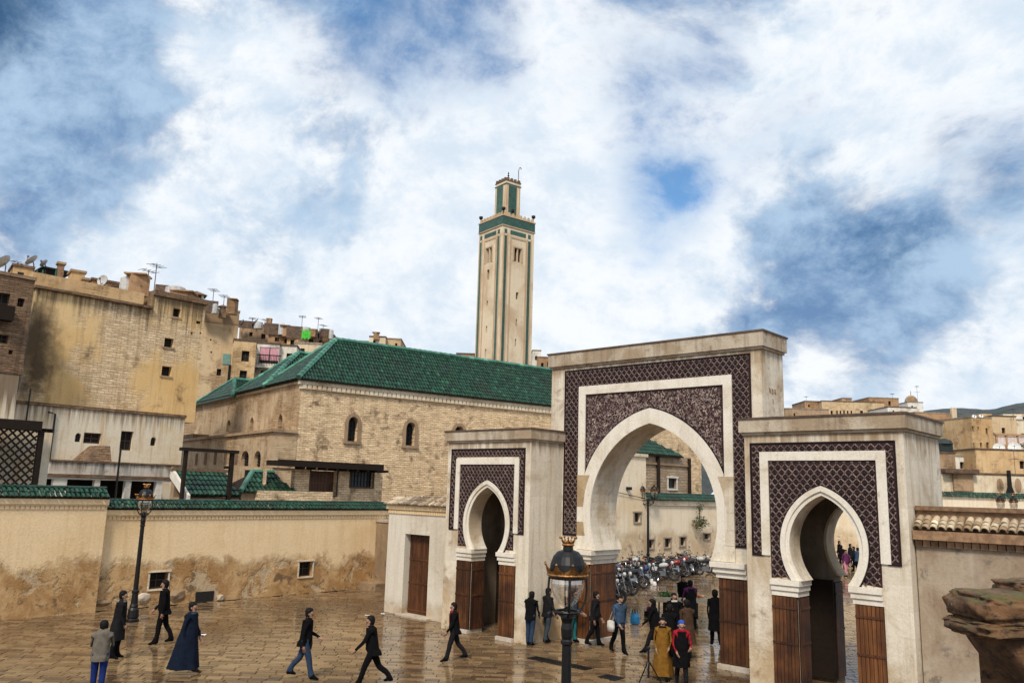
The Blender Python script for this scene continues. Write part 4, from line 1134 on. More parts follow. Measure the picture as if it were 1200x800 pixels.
for zf, rr in ((zL1 + .75, .17), (zL1 + 1.15, .13), (zL1 + 1.45, .10)):
    b = MB(); b.lathe([(.01, -rr), (rr * .8, -rr * .6), (rr, 0), (rr * .8, rr * .6), (.01, rr)], LC + UP * zf, 8); b.build('finial_ball', MT['iron'], fn)
pm = WLT.p(lw * .9, -.2, 0); zf = on_wall(606, 195, pm, MANG)[2]
b = MB(); b.tube([pm + UP * zL1, pm + UP * (zf - .5), pm + UP * (zf - .1) + WMR.e * .12, pm + UP * zf + WMR.e * .3, pm + UP * (zf - .25) + WMR.e * .42], .05, 6); b.build('flag_mast', MT['antenna'], mi)
for a_, b_ in ((.1, -.1), (Wd_ - .1, -.1), (.1, -Wd_ + .1), (Wd_ * .3, -.05)):
    b = MB(); p_ = WMR.p(a_, b_, zG2 + .1); b.tube([p_, p_ + UP * .6], .05, 5); b.lathe([(.08, 0), (.24, .15), (.24, .4), (.05, .42)], p_ + UP * .5, 8); b.build('loudspeaker', MT['iron'], mi)
# ------------------------------------------------------------------ houses behind the square
def block(name, label, cat, W, a0, a1, z0, z1, wins, mat, depth=6.0, coping='felt', wdepth=.28, frame='frame_dark', arched_w=(), bars=(1, 1), group=None, side_wins=(), cop=True, pane='glass_dark', left_side=True):
    """flat-roofed house: pierced front, plain sides, coping, windows as parts"""
    t = thing(name, label, cat, tuple(W.p((a0 + a1) / 2, 0, z0)), 0, group)
    holes = []
    for r_ in wins:
        h = W.rect(*r_[:4]); ar = len(r_) > 4 and r_[4] == 'a'
        h = (max(h[0], a0 + .02), max(h[1], z0), min(h[2], a1 - .02), min(h[3], z1 - .02))
        if h[2] - h[0] < .05: continue
        holes.append(h + ((True,) if ar else ()))
    b = MB(); facade(b, W, a0, a1, z0, z1, holes, wdepth)
    b.quad(W.p(a1, 0, z0), W.p(a1, -depth, z0), W.p(a1, -depth, z1), W.p(a1, 0, z1)); b.quad(W.p(a0, -depth, z0), W.p(a0, 0, z0), W.p(a0, 0, z1), W.p(a0, -depth, z1))
    b.quad(W.p(a1, -depth, z0), W.p(a0, -depth, z0), W.p(a0, -depth, z1), W.p(a1, -depth, z1)); b.quad(W.p(a0, 0, z1), W.p(a1, 0, z1), W.p(a1, -depth, z1), W.p(a0, -depth, z1))
    b.build('wall', MT[mat], t)
    if cop:
        b = MB(); th = .2
        b.obox(W.O, W.e, W.n, a0 - .05, a1 + .05, -th, .06, z1 + .002, z1 + .16); b.obox(W.O, W.e, W.n, a0 - .05, a1 + .05, -depth - .06, -depth + th, z1 + .002, z1 + .16)
        b.obox(W.O, W.e, W.n, a1 - th, a1 + .06, -depth + th + .002, -th - .002, z1 + .002, z1 + .155); b.obox(W.O, W.e, W.n, a0 - .06, a0 + th, -depth + th + .002, -th - .002, z1 + .002, z1 + .155)
        b.build('parapet', MT[coping], t)
    for h in holes:
        if len(h) > 4: arched_pane(W, h, t, wdepth - .03)
        else: window_part(W, h, t, wdepth - .03, frame=frame, bars=bars, fw=max(.03, min(.07, (h[2] - h[0]) * .09)), glassm=pane)
    return t
def house(name, label, xl, xr, yt, D, ang, mat, wins=(), cat='house', depth=6, z0=0.0, **k):
    O = at_depth(xl, yt, D); W = Wall(O, ang)
    a1 = W.at(xr, yt)[0]; z1 = W.at((xl + xr) / 2, yt)[1]
    return block(name, label, cat, W, 0, a1, z0, z1, wins, mat, depth, **k), W, a1, z1

# tall ochre tenement
WG = Wall((-46, 0), 90)
g0, g1, g2 = WG.at(34, 400)[0], WG.at(178, 362)[0], WG.at(237, 400)[0]
zA, zB = WG.at(110, 350)[1], WG.at(212, 352)[1]
t = thing('tenement', 'tall windowless ochre tenement wall with patched brick and a black soot stain', 'tenement', tuple(WG.p((g0 + g2) / 2, 0, 0)))
hb = [WG.rect(*q) for q in ((203, 361.5, 211.5, 371.5), (230, 376, 235, 379.5), (192.5, 396, 203.5, 407), (189.5, 429, 201, 440.5), (223.5, 389, 226, 391.5), (234, 389, 236, 391))]
b = MB(); facade(b, WG, g0, g1, 8.2, zA, []); facade(b, WG, g1, g2, 8.2, zB, hb, .4)
b.quad(WG.p(g2, 0, 8.2), WG.p(g2, -9, 8.2), WG.p(g2, -9, zB), WG.p(g2, 0, zB)); b.quad(WG.p(g1, 0, zA), WG.p(g1, 0, zB), WG.p(g1, -9, zB), WG.p(g1, -9, zA))
b.quad(WG.p(g0, 0, zA), WG.p(g1, 0, zA), WG.p(g1, -9, zA), WG.p(g0, -9, zA)); b.quad(WG.p(g1, 0, zB), WG.p(g2, 0, zB), WG.p(g2, -9, zB), WG.p(g1, -9, zB)); b.quad(WG.p(g0, -9, 8.2), WG.p(g0, 0, 8.2), WG.p(g0, 0, zA), WG.p(g0, -9, zA))
b.build('wall', MT['big_wall'], t)
b = MB(); b.obox(WG.O, WG.e, WG.n, g0 - .1, g1, -.5, .22, zA + .002, zA + .14); b.build('ledge', MT['dark_house'], t)
b = MB(); b.obox(WG.O, WG.e, WG.n, g1 + .01, g2 + .1, -.6, .16, zB + .002, zB + .3); b.build('ledge', MT['dark_house'], t)
b = MB(); b.obox(WG.O, WG.e, WG.n, g0 - .1, g1 - .3, -1.2, -.5, zA + .142, zA + .95); b.build('parapet', MT['house_ochre'], t)
for h in hb: 
    b = MB(); b.obox(WG.O, WG.e, WG.n, h[0] - .02, h[2] + .02, -.45, -.34, h[1] - .02, h[3] + .02); b.build('window', MT['void'], t)
    if h[2] - h[0] > .3:
        b = MB(); b.obox(WG.O, WG.e, WG.n, h[0] - .08, h[2] + .08, -.1, .05, h[1] - .1, h[1] - .002); b.build('window_sill', MT['house_brown'], t)
for (q0, q1, z0_, z1_) in ((78, 118, 380, 455), (138, 176, 392, 462)):   # bare brick panels stand back from the render
    r = WG.rect(q0, z0_, q1, z1_)
# soot mark beside the drain pipe
m_, t_, b_ = new_mat('soot_stain'); pos = t_.n('ShaderNodeNewGeometry').outputs['Position']
sx = WG.p(WG.at(33, 400)[0], 0, 0); ctr = WG.p(WG.at(39, 408)[0], 0, WG.at(39, 408)[1])
dv_ = t_.vm('MULTIPLY', t_.vm('SUBTRACT', pos, tuple(ctr)), (0, .62, .30))
nz_ = t_.noise(pos, .9, 6, .65)
k_ = t_.m('ADD', t_.vm('LENGTH', dv_), t_.m('MULTIPLY', t_.m('SUBTRACT', nz_, .5), 1.5))
big = MT['big_wall']; tb = NT(big.node_tree); bp = tb.N['Principled BSDF']; src = bp.inputs['Base Color'].links[0].from_socket
posb = tb.n('ShaderNodeNewGeometry').outputs['Position']
dvb = tb.vm('MULTIPLY', tb.vm('SUBTRACT', posb, tuple(ctr)), (0, .62, .30)); nb = tb.noise(posb, .9, 6, .65)
kb = tb.m('ADD', tb.vm('LENGTH', dvb), tb.m('MULTIPLY', tb.m('SUBTRACT', nb, .5), 1.6))
tb.put(bp.inputs['Base Color'], tb.mix(tb.m('MULTIPLY', tb.step(kb, .25, 1.15, 1, 0), .88), src, (.05, .032, .022, 1)))
bpy.data.materials.remove(m_)
b = MB(); b.tube([WG.p(WG.at(33.5, 345)[0], .12, WG.at(33.5, 345)[1]), WG.p(WG.at(33.5, 345)[0], .12, 9)], .09, 6); b.build('drain_pipe', MT['dark_wood'], t)

# streaked white house below it
WH = Wall((-44.6, 0), 90)
h0, h1 = WH.at(2, 500)[0], WH.at(216, 500)[0]; zH = WH.at(150, 484)[1]
t = block('plaster_house', 'streaked white plaster house under the ochre tenement, behind the pillared terrace', 'house', WH, h0, h1, 0, zH,
          [(88, 507, 95.2, 517.6, 'a'), (98, 507, 118.5, 519.5), (141, 505, 155.5, 527.5), (176.5, 511.7, 183, 522, 'a'), (48, 502, 63.5, 518.5)], 'white_house', 1.35, coping='dark_house', pane='void')
b = MB(); q = WH.rect(84, 522, 117, 541)
b.add([WH.p(q[0], 0, q[1]), WH.p(q[2], 0, q[1]), WH.p(q[2], 0, q[3]), WH.p(q[0] + .8, 0, q[3]), WH.p(q[0], 1.6, q[1]), WH.p(q[2], 1.6, q[1]), WH.p(q[2], 1.2, q[3]), WH.p(q[0] + .8, 1.2, q[3])],
      [(0, 1, 2, 3), (4, 7, 6, 5), (0, 4, 5, 1), (1, 5, 6, 2), (2, 6, 7, 3), (3, 7, 4, 0)])
b.build('chimney_hood', MT['dark_house'], t)
pz = WH.at(64, 485)
b = MB(); b.tube([WH.p(pz[0], .1, 5), WH.p(pz[0], .1, pz[1]), WH.p(pz[0] - .4, .3, pz[1] + .05)], .05, 5); b.build('drain_pipe', MT['iron'], t)
dp = WH.at(33, 470)
b = MB(); b.tube([WH.p(dp[0], .1, 7), WH.p(dp[0], .1, dp[1] + .6)], .04, 5); b.build('cable', MT['iron'], t)

# pillared terrace
WT = Wall((-40.5, 0), 90)
t0_, t1_ = WT.at(56, 560)[0], WT.at(216, 560)[0]; zp1, zp0 = WT.at(140, 543.5)[1], WT.at(140, 557)[1]
t = thing('terrace', 'white pillared terrace with black streaked parapet in front of the white house', 'terrace', tuple(WT.p((t0_ + t1_) / 2, 0, 0)))
b = MB(); b.obox(WT.O, WT.e, WT.n, t0_, t1_, -.25, 0, zp0, zp1); b.obox(WT.O, WT.e, WT.n, t0_, t0_ + .25, -3.8, -.252, zp0, zp1); b.build('parapet', MT['terrace'], t)
b = MB(); b.obox(WT.O, WT.e, WT.n, t0_ - .06, t1_, -.3, .06, zp1 + .002, zp1 + .09); b.build('parapet_coping', MT['dark_house'], t)
b = MB(); b.obox(WT.O, WT.e, WT.n, t0_ - .1, t1_, -3.9, .10, zp0 - .14, zp0 - .002); b.build('floor_slab', MT['dark_house'], t)
b = MB(); b.obox(WT.O, WT.e, WT.n, t0_, t1_, -.3, .02, zp0 - .24, zp0 - .142); b.build('lintel', MT['house_white'], t)
for xa, xb in ((62, 78), (110.5, 117), (147, 153.5), (183, 190), (213, 217)):
    a_, c_ = WT.at(xa, 570)[0], WT.at(xb, 570)[0]
    b = MB(); b.obox(WT.O, WT.e, WT.n, a_, c_, -.28, .0, 0, zp0 - .242); b.build('pillar', MT['house_white'], t)
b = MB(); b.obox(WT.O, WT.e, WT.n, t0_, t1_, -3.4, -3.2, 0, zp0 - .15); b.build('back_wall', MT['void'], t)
b = MB(); b.obox(WT.O, WT.e, WT.n, t0_, t1_, -.30, -.29 + .1, 0, WT.at(140, 579)[1] - .6); b.build('low_wall', MT['white_wall'], t)
b = MB(); c_ = WT.at(146, 520); pz = WT.at(138.5, 525)
b.tube([WT.p(pz[0], .3, 2.0), WT.p(pz[0], .3, pz[1])], .05, 5); b.build('standpipe', MT['iron'], t)

# dark weathered house at the far left edge
WK = Wall((-43.4, 0), 90)
k0, k1 = WK.at(-60, 400)[0], WK.at(30, 410)[0]; zK = WK.at(15, 324)[1]
t = block('weathered_house', 'dark weathered brick house at the left edge with ragged openings', 'house', WK, k0, k1, 9.6, zK, [(-6, 343, 11, 366), (20.5, 349.5, 28.5, 359.5), (-4, 392, 10, 402), (10, 410, 15, 415)], 'dark_house', 2.4, coping='house_brown', pane='void')
zk2 = 9.58
b = MB(); b.obox(WK.O, WK.e, WK.n, k0, k1 - .1, -2.4, -.03, 4.6, zk2); b.build('lower_wall', MT['white_house'], t)
b = MB(); q = WK.rect(-8, 361, 13, 376); b.obox(WK.O, WK.e, WK.n, q[0], q[2], -.02, .5, q[1], q[1] + .7); b.build('balcony_box', MT['dark_wood'], t)

# lattice screen behind the ochre wall
WS = Wall((-34.4, 0), 90)
s0, s1 = WS.at(-40, 540)[0], WS.at(39, 545)[0]; zs1 = WS.at(20, 503)[1]; zs0 = 3.6
t = thing('lattice_screen', 'diagonal timber lattice screen under a black beam behind the ochre wall', 'screen', tuple(WS.p((s0 + s1) / 2, 0, 0)))
b = MB(); b.obox(WS.O, WS.e, WS.n, s0 - .3, WS.at(48, 500)[0], -.5, .14, zs1, zs1 + .36); b.build('beam', MT['dark_wood'], t)
b = MB(); b.obox(WS.O, WS.e, WS.n, WS.at(42, 540)[0], WS.at(47.5, 540)[0], -.2, .05, 0, zs1); b.build('post', MT['dark_wood'], t)
b = MB(); b.obox(WS.O, WS.e, WS.n, s0 - .3, s1 + .8, -.9, -.8, 0, zs1); b.build('backing_wall', MT['white_house'], t)
hgt = zs1 - zs0; L_ = s1 - s0
st = .30
for sg in (1, -1):
    n = int((L_ + hgt) / st) + 1
    for i in range(n):
        c = s0 - (hgt if sg > 0 else 0) + i * st
        A_, B_ = [c, zs0], [c + hgt, zs1]
        if sg < 0: A_, B_ = [c, zs1], [c + hgt, zs0]; 
        # clip to the screen
        def clip(p, q):
            p, q = list(p), list(q)
            for lim, s_ in ((s0, 1), (s1, -1)):
                if s_ * (p[0] - lim) < 0 and s_ * (q[0] - lim) < 0: return None
                for u_, v_ in ((p, q), (q, p)):
                    if s_ * (u_[0] - lim) < 0:
                        f = (lim - u_[0]) / (v_[0] - u_[0]); u_[1] += (v_[1] - u_[1]) * f; u_[0] = lim
            return p, q
        if sg < 0: A_[0] -= hgt; B_[0] -= hgt
        r = clip(A_, B_)
        if not r: continue
        (xa, za), (xb, zb_) = r
        if abs(xb - xa) < .05: continue
        b = MB(); off = .03 * sg
        d_ = np.array([xb - xa, zb_ - za]); d_ /= np.linalg.norm(d_); nn = np.array([-d_[1], d_[0]]) * .035
        P4 = [(xa + nn[0], za + nn[1]), (xb + nn[0], zb_ + nn[1]), (xb - nn[0], zb_ - nn[1]), (xa - nn[0], za - nn[1])]
        b.prism(P4, off - .012, off + .012, lambda a, d, z: WS.p(a, d, z)); b.build('slat', MT['dark_wood'], t)

# shed on top of the wall line, with heavy dark canopy
WQ = Wall((-34.6, 0), 90)
q0, q1 = WQ.at(308, 560)[0], WQ.at(448, 570)[0]; zq1, zq0 = WQ.at(378, 541)[1], WQ.at(378, 550)[1]
t = thing('lean_to', 'brick lean-to with heavy dark canopy, shuttered opening and barred window behind the ochre wall', 'lean-to', tuple(WQ.p((q0 + q1) / 2, 0, 0)))
ho = [WQ.rect(312, 551, 345, 575), WQ.rect(363.6, 551, 394.5, 580), WQ.rect(410.8, 551, 437, 570.5)]
b = MB(); facade(b, WQ, q0, q1, 0, zq0, ho, .3); b.quad(WQ.p(q1, 0, 0), WQ.p(q1, -2.6, 0), WQ.p(q1, -2.6, zq0), WQ.p(q1, 0, zq0)); b.build('wall', MT['mosque'], t)
WQF = Wall((-33.8, 0), 90); fq0, fq1 = WQF.at(306, 540)[0], WQF.at(450, 547)[0]; zq1, zq0f = WQF.at(378, 540.5)[1], WQF.at(378, 548)[1]; zq0 = zq0f - .02
b = MB(); b.obox(WQ.O, WQ.e, WQ.n, fq0 + 1.0, fq1, -.4, .75, zq0 + .05, zq1 - .04); b.build('canopy', MT['dark_wood'], t)
b = MB(); b.obox(WQ.O, WQ.e, WQ.n, fq0 + .9, fq1, .753, .80, zq0f, zq1); b.build('canopy_fascia', MT['dark_wood'], t)
for i in range(9):
    a_ = q0 + 1.4 + (q1 - q0 - 1.4) * (i + .5) / 9
    b = MB(); b.obox(WQ.O, WQ.e, WQ.n, a_ - .05, a_ + .05, .02, .78, zq0 - .08, zq0 + .048); b.build('joist', MT['dark_wood'], t)
h = ho[0]; b = MB(); b.obox(WQ.O, WQ.e, WQ.n, h[0], h[2], -2.0, -1.9, h[1], h[3]); b.build('back_wall', MT['void'], t)
h = ho[1]; door_panel(t, WQ.p(0, -.28, 0), WQ.e, WQ.n, h[0] + .03, h[2] - .03, h[1], h[3] - .02, 8, (.5,), .05, 'door')
square_frame(WQ, h, t, 'frame_dark', .06, .04, 'door_surround')
f = window_part(WQ, ho[2], t, .22, bars=(6, 2), frame='iron'); square_frame(WQ, ho[2], t, 'frame_dark', .06)
pq = WQ.rect(304, 574.5, 320, 584)
b = MB(); b.obox(WQ.O, WQ.e, WQ.n, pq[0] - .4, pq[2] + 3, .3, .55, 3.3, pq[3]); b.build('low_wall', MT['mosque'], t)
pp = WQ.at(468, 555)

# timber frame and little green roofs on the left of the shed
WF = Wall((-33.9, 0), 90)
t = thing('timber_frame', 'dark timber post frame standing over the small green tiled roof', 'frame', tuple(WF.p(WF.at(245, 560)[0], 0, 0)))
fa, fb = WF.at(216.5, 548)[0], WF.at(270, 560)[0]; zf_ = WF.at(245, 529)[1]
for a_, r_ in ((fa, .055), (fb, .075)):
    b = MB(); b.obox(WF.O, WF.e, WF.n, a_ - r_, a_ + r_, -.12, .08, 0, zf_ - .02); b.build('post', MT['dark_wood'], t)
b = MB(); b.obox(WF.O, WF.e, WF.n, fa - .25, fb + .25, -.16, .14, zf_ - .018, zf_ + .12); b.build('beam', MT['dark_wood'], t)
b = MB(); z_ = WF.at(268, 547.5)[1]; b.obox(WF.O, WF.e, WF.n, fb - .35, fb - .112, -.05, .05, z_ - .06, z_ + .06); b.build('bracket', MT['dark_wood'], t)
WV = Wall((-34.3, 0), 90)
va, vb = WV.at(218.5, 566)[0], WV.at(277.5, 566)[0]; vz1, vz0 = WV.at(248, 553)[1], WV.at(248, 578)[1] - .1
t = thing('pent_roof', 'small green tiled pent roof with white barge board behind the ochre wall', 'roof', tuple(WV.p((va + vb) / 2, 0, 0)))
b = MB(); b.obox(WV.O, WV.e, WV.n, va, vb, -1.4, -1.1, 0, vz1); b.obox(WV.O, WV.e, WV.n, va, vb, -1.1, .3, 0, vz0 - .1); b.build('support_wall', MT['brown_wall'], t)
slv = WV.p(0, -1.1, vz1) - WV.p(0, .4, vz0); ln = np.linalg.norm(slv); slv /= ln; un = np.cross(WV.e, slv); un = un if un[2] > 0 else -un
b = MB(); b.quad(WV.p(va, .4, vz0 - .02), WV.p(vb, .4, vz0 - .02), WV.p(vb, -1.1, vz1 - .02), WV.p(va, -1.1, vz1 - .02)); b.build('roof_deck', MT['dark_wood'], t)
nrow = 11; tm = []
wtl = (vb - va) / nrow; n_l = 5
for k in range(1):
    mb = MB(); A, B = [], []
    for i in range(7):
        th = pi * i / 6; r_ = wtl * .44
        A.append(WV.e * (r_ * 1.05 * cos(th)) + un * (r_ * sin(th) + .03)); B.append(WV.e * (r_ * .92 * cos(th)) + slv * (ln / n_l * 1.06) + un * (r_ * .85 * sin(th)))
    mb.strip(A, B); mb.quad(*A); me_g = mb.mesh('roof_tile', MT['roof_green'])
for i in range(nrow):
    for k in range(n_l):
        piece('roof_tile', me_g, t, WV.p(va + (i + .5) * wtl, .4, vz0) + slv * (k * ln / n_l))
b = MB(); b.prism([(.55, vz0 - .35), (.55, vz0 + .02), (-1.25, vz1 + .16), (-1.25, vz1 - .3)], va - .16, va - .04, lambda a, d, z: WV.p(d, a, z)); b.build('barge_board', MT['house_white'], t)
b = MB(); b.obox(WV.O, WV.e, WV.n, va - .2, vb + .2, -1.5, -1.0, vz1 + .02, vz1 + .15); b.build('ridge_board', MT['clay'], t)
# small hip roof next to it
ha_, hb_ = WV.at(281, 575)[0], WV.at(347, 575)[0]; hz0, hz1 = WV.at(290, 577)[1], WV.at(304, 554)[1]
t = thing('hip_roof', 'small green tiled hip roof with pale ridge between pent roof and lean-to', 'roof', tuple(WV.p((ha_ + hb_) / 2, 0, 0)))
b = MB(); b.obox(WV.O, WV.e, WV.n, ha_ + .1, hb_ - .1, -2.2, .0, 0, hz0 - .03); b.build('support_wall', MT['brown_wall'], t)
r0 = WV.p(ha_ + 1.2, -1.1, hz1); r1 = WV.p(hb_ - .6, -1.1, hz1)
b = MB(); b.quad(WV.p(ha_, .1, hz0), WV.p(hb_, .1, hz0), r1, r0); b.quad(WV.p(ha_, -2.3, hz0), WV.p(ha_, .1, hz0), r0); b.quad(WV.p(hb_, .1, hz0), WV.p(hb_, -2.3, hz0), r1); b.quad(WV.p(hb_, -2.3, hz0), WV.p(ha_, -2.3, hz0), r0, r1); b.build('roof_deck', MT['dark_wood'], t)
sv = r0 - WV.p(ha_ + 1.2, .1, hz0); ln = np.linalg.norm(sv); sv /= ln; un = np.cross(WV.e, sv); un = un if un[2] > 0 else -un
tile_roof(WV.p(ha_, .1, hz0 + .02), WV.e, sv, un, hb_ - ha_, ln, 'roof_tiles', t, .22, .36, clip=lambda a, s: a > 1.2 * s / ln and a < (hb_ - ha_) - .6 * s / ln)
m = MB(); m.tube([WV.p(ha_, .1, hz0) + UP * .08, r0 + UP * .08], .12, 7); m.tube([r0 + UP * .08, r1 + UP * .08], .11, 7); m.build('ridge', MT['ridge_green'], t)

# yellow tower house, ochre house, pink-curtained house and roofs beyond the mosque
tw, WW, aw, zw = house('tower_house', 'narrow sandy tower house with brick top and green shutter beyond the tenement', 239, 281, 364, 70, 66, 'house_sand', [(261, 414.5, 270, 427), (254, 432, 259.2, 440), (246, 397, 248, 399), (246.5, 411.5, 248.5, 413.5), (273, 399.5, 275, 401.5)], pane='void')
r_ = WW.rect(240, 363, 281, 379)
b = MB(); b.obox(WW.O, WW.e, WW.n, 0, aw, -.01, .05, r_[1], r_[3] - .2); b.build('brick_band', MT['house_brown'], tw)
r_ = WW.rect(261, 414.5, 270, 427); b = MB(); b.obox(WW.O, WW.e, WW.n, r_[0], r_[2], .0, .06, r_[1], r_[3]); 
MT['shutter'] = simple('pale_green_shutter', (.17, .33, .29), .6, col2=(.12, .24, .21)); b.build('shutter', MT['shutter'], tw)
b = MB(); b.obox(WW.O, WW.e, WW.n, r_[2] - .1, r_[2] + .1, .0, .1, r_[1] - 3, r_[1] - .01); b.build('drain_pipe', MT['iron'], tw)
house('ochre_house', 'small ochre house with two dark windows between tower house and pink curtains', 274, 301, 399.5, 69, 60, 'house_ochre', [(283, 411, 292, 423.5), (280.5, 434, 289, 447)], pane='void', coping='tin')
pk, WP_, ap, zp_ = house('curtained_house', 'white house with pink striped curtains over a balcony', 301, 328, 403, 73, 55, 'house_white', [(304, 407, 327.5, 426), (305, 434, 312, 445), (314, 434, 321, 445)], coping='tin', bars=(0, 0))
MT['pink'] = simple('pink_striped_curtain', (.72, .42, .46), .85, col2=(.60, .32, .38), scale=3)
r_ = WP_.rect(304, 407, 327.5, 426)
for i in range(2):
    mb = MB(); c0 = r_[0] + (r_[2] - r_[0]) * (i * .5 + .02); c1 = c0 + (r_[2] - r_[0]) * .46; n = 14
    A = [WP_.p(c0 + (c1 - c0) * k / n, -.06 + .05 * (k % 2), r_[3] - .03) for k in range(n + 1)]; B = [WP_.p(c0 + (c1 - c0) * k / n, -.06 + .06 * (k % 2), r_[1] + .3) for k in range(n + 1)]
    mb.strip(A, B); mb.build('curtain', MT['pink'], pk)
b = MB(); b.obox(WP_.O, WP_.e, WP_.n, r_[0] - .2, r_[2] + .2, 0, .9, r_[1] - .5, r_[1] - .3); b.build('balcony_slab', MT['house_white'], pk)
rl = b = MB()
for i in range(15): a_ = r_[0] - .1 + (r_[2] - r_[0] + .2) * i / 14; b.obox(WP_.O, WP_.e, WP_.n, a_ - .02, a_ + .02, .8, .84, r_[1] - .3, r_[1] + .6)
b.obox(WP_.O, WP_.e, WP_.n, r_[0] - .2, r_[2] + .2, .78, .86, r_[1] + .6, r_[1] + .68); b.build('balcony_railing', MT['dark_wood'], pk)
house('flat_house', 'white flat-roofed house right of the pink curtains', 327, 348, 405.5, 74, 50, 'house_white', [(335.5, 414, 345, 424)], coping='tin', pane='void')
hill = []
for i, (nm, lb, xl, xr, yt, D, an, mt, wn) in enumerate((
    ('hill_house', 'brown brick hillside house with mossy roof edge behind the ochre house', 281, 322, 381, 88, 55, 'house_brown', [(292, 389, 296, 394), (306, 391, 311, 397)]),
    ('hill_house', 'cluttered low brown house with tin roof above the pink curtains', 315, 342, 389, 86, 50, 'house_rust', [(322, 395, 327, 400), (333, 397, 337, 402)]),
    ('hill_house', 'orange rendered hut with an open door below the green sheet', 337, 350, 391, 84, 48, 'house_ochre', [(340, 398, 345, 407)]),
    ('hill_house', 'brown patchwork house beside the green sheet on the skyline', 348, 372, 388.5, 90, 48, 'house_brown', [(352, 396, 356, 402), (362, 397, 367, 402)]),
    ('hill_house', 'low brown hut with a curved tin roof left of the mosque ridge', 366, 391, 392.5, 92, 46, 'house_rust', [(372, 399, 376, 404)]),
    ('hill_house', 'pale low hut with clutter beneath the mosque ridge end', 345, 377, 403, 80, 46, 'house_cream', [(352, 408, 357, 412)]),
    ('hill_house', 'cream cube house peeping over the mosque ridge', 433, 452, 395, 105, 44, 'house_cream', [(437, 399, 440, 403)]),
    ('hill_house', 'smaller peach cube house over the mosque ridge, right one of the pair', 452, 470, 397.5, 106, 44, 'house_sand', [(463, 402, 465.5, 406)]),
    ('hill_house', 'low tiled-edge roof house just left of the cream cube', 419, 434, 400.5, 108, 44, 'house_rust', []),
    ('hill_house', 'brown gabled house touching the left foot of the minaret', 535, 556, 415, 100, 44, 'house_brown', []),
    ('hill_house', 'white house at the right foot of the minaret', 624, 634, 411, 118, 44, 'house_white', [(627, 417, 629.5, 422)]),
    ('hill_house', 'dark brick house between minaret and central gateway', 630, 652, 419, 116, 44, 'house_rust', [(634, 425, 637, 430), (641, 424, 644, 430)]))):
    o, W_, a_, z_ = house(nm, lb, xl, xr, yt, D, an, mt, wn, pane='void', coping='tin' if i % 3 == 0 else 'felt')
    hill.append((o, W_, a_, z_))

# rooftop things: fields of clutter one can tell apart
def roofbox(nm, lb, cat, x0, y0, x1, y1, D, mat, ang=70, depth=1.2, cap=None):
    O = at_depth(x0, y1, D); W = Wall(O, ang); r = W.rect(x0, y0, x1, y1)
    t = thing(nm, lb, cat, tuple(W.p((r[0] + r[2]) / 2, 0, r[1])))
    b = MB(); b.obox(W.O, W.e, W.n, r[0], r[2], -depth, 0, r[1] - .6, r[3]); b.build('wall', MT[mat], t)
    if cap:
        b = MB(); b.obox(W.O, W.e, W.n, r[0] - .08, r[2] + .08, -depth - .08, .08, r[3] + .002, r[3] + .14); b.build('capping', MT[cap], t)
    return t, W, r
roofbox('roof_hut', 'sandy stair hut with dark doorway on the roof at far left', 'hut', 14, 313, 38, 336, 49, 'house_ochre', 80, 2, 'dark_house')
o = at_depth(24, 330, 48.8); W_ = Wall(o, 80); r = W_.rect(19.5, 319, 27, 336); b = MB(); b.obox(W_.O, W_.e, W_.n, r[0], r[2], 0, .06, r[1], r[3]); 
dd = tag(b.build('hut_door', MT['void']), 'dark plank doorway leaf on the far left roof hut', 'door'); dd['kind'] = 'thing'
roofbox('roof_parapet', 'peach roof parapet behind the tenement top edge', 'parapet', 36, 323, 84, 345, 50, 'house_ochre', 88, 1.0)
roofbox('brick_stack', 'broad brick chimney stack on the tenement roof', 'chimney', 83, 319, 99, 338, 49.5, 'house_ochre', 80, 1.2, 'house_brown')
roofbox('brick_stack', 'lower brick stub beside the broad chimney stack', 'chimney', 97, 328, 103.5, 339, 49.4, 'house_rust', 80, .9, 'house_brown')
roofbox('roof_room', 'rust brick roof room right of the chimneys', 'roof room', 107, 331, 148, 350, 51, 'house_rust', 84, 2.5, 'dark_house')
roofbox('roof_room', 'stepped rubble roof room with a dark slanting cover', 'roof room', 130, 340, 178, 362, 48.5, 'house_brown', 88, 2.2, 'tin')
# slanted dark roof cover
o = at_depth(112, 350, 47.8); W_ = Wall(o, 90)
t = thing('roof_cover', 'long dark sloping timber roof cover on the tenement', 'roof cover', tuple(o))
a1_, z1_ = W_.at(157, 334); a0_, z0_ = W_.at(112, 348)
b = MB(); b.prism([(a0_, z0_ - .06), (a1_, z1_ - .06), (a1_, z1_ + .1), (a0_, z0_ + .1)], -1.8, .1, W_.to3); b.build('cover', MT['dark_house'], t)
b = MB(); b.prism([(a0_ + .6, z0_ - .2), (a1_ - .1, z1_ - .1), (a1_ - .1, z0_ - 1.3), (a0_ + .6, z0_ - 1.3)], -1.6, 0, W_.to3); b.build('gable_wall', MT['house_brown'], t)
roofbox('chimney_pot', 'round red clay pot above the green roof canopy', 'chimney pot', 68, 309.5, 75.5, 317, 51, 'clay', 80, .5, 'house_brown')
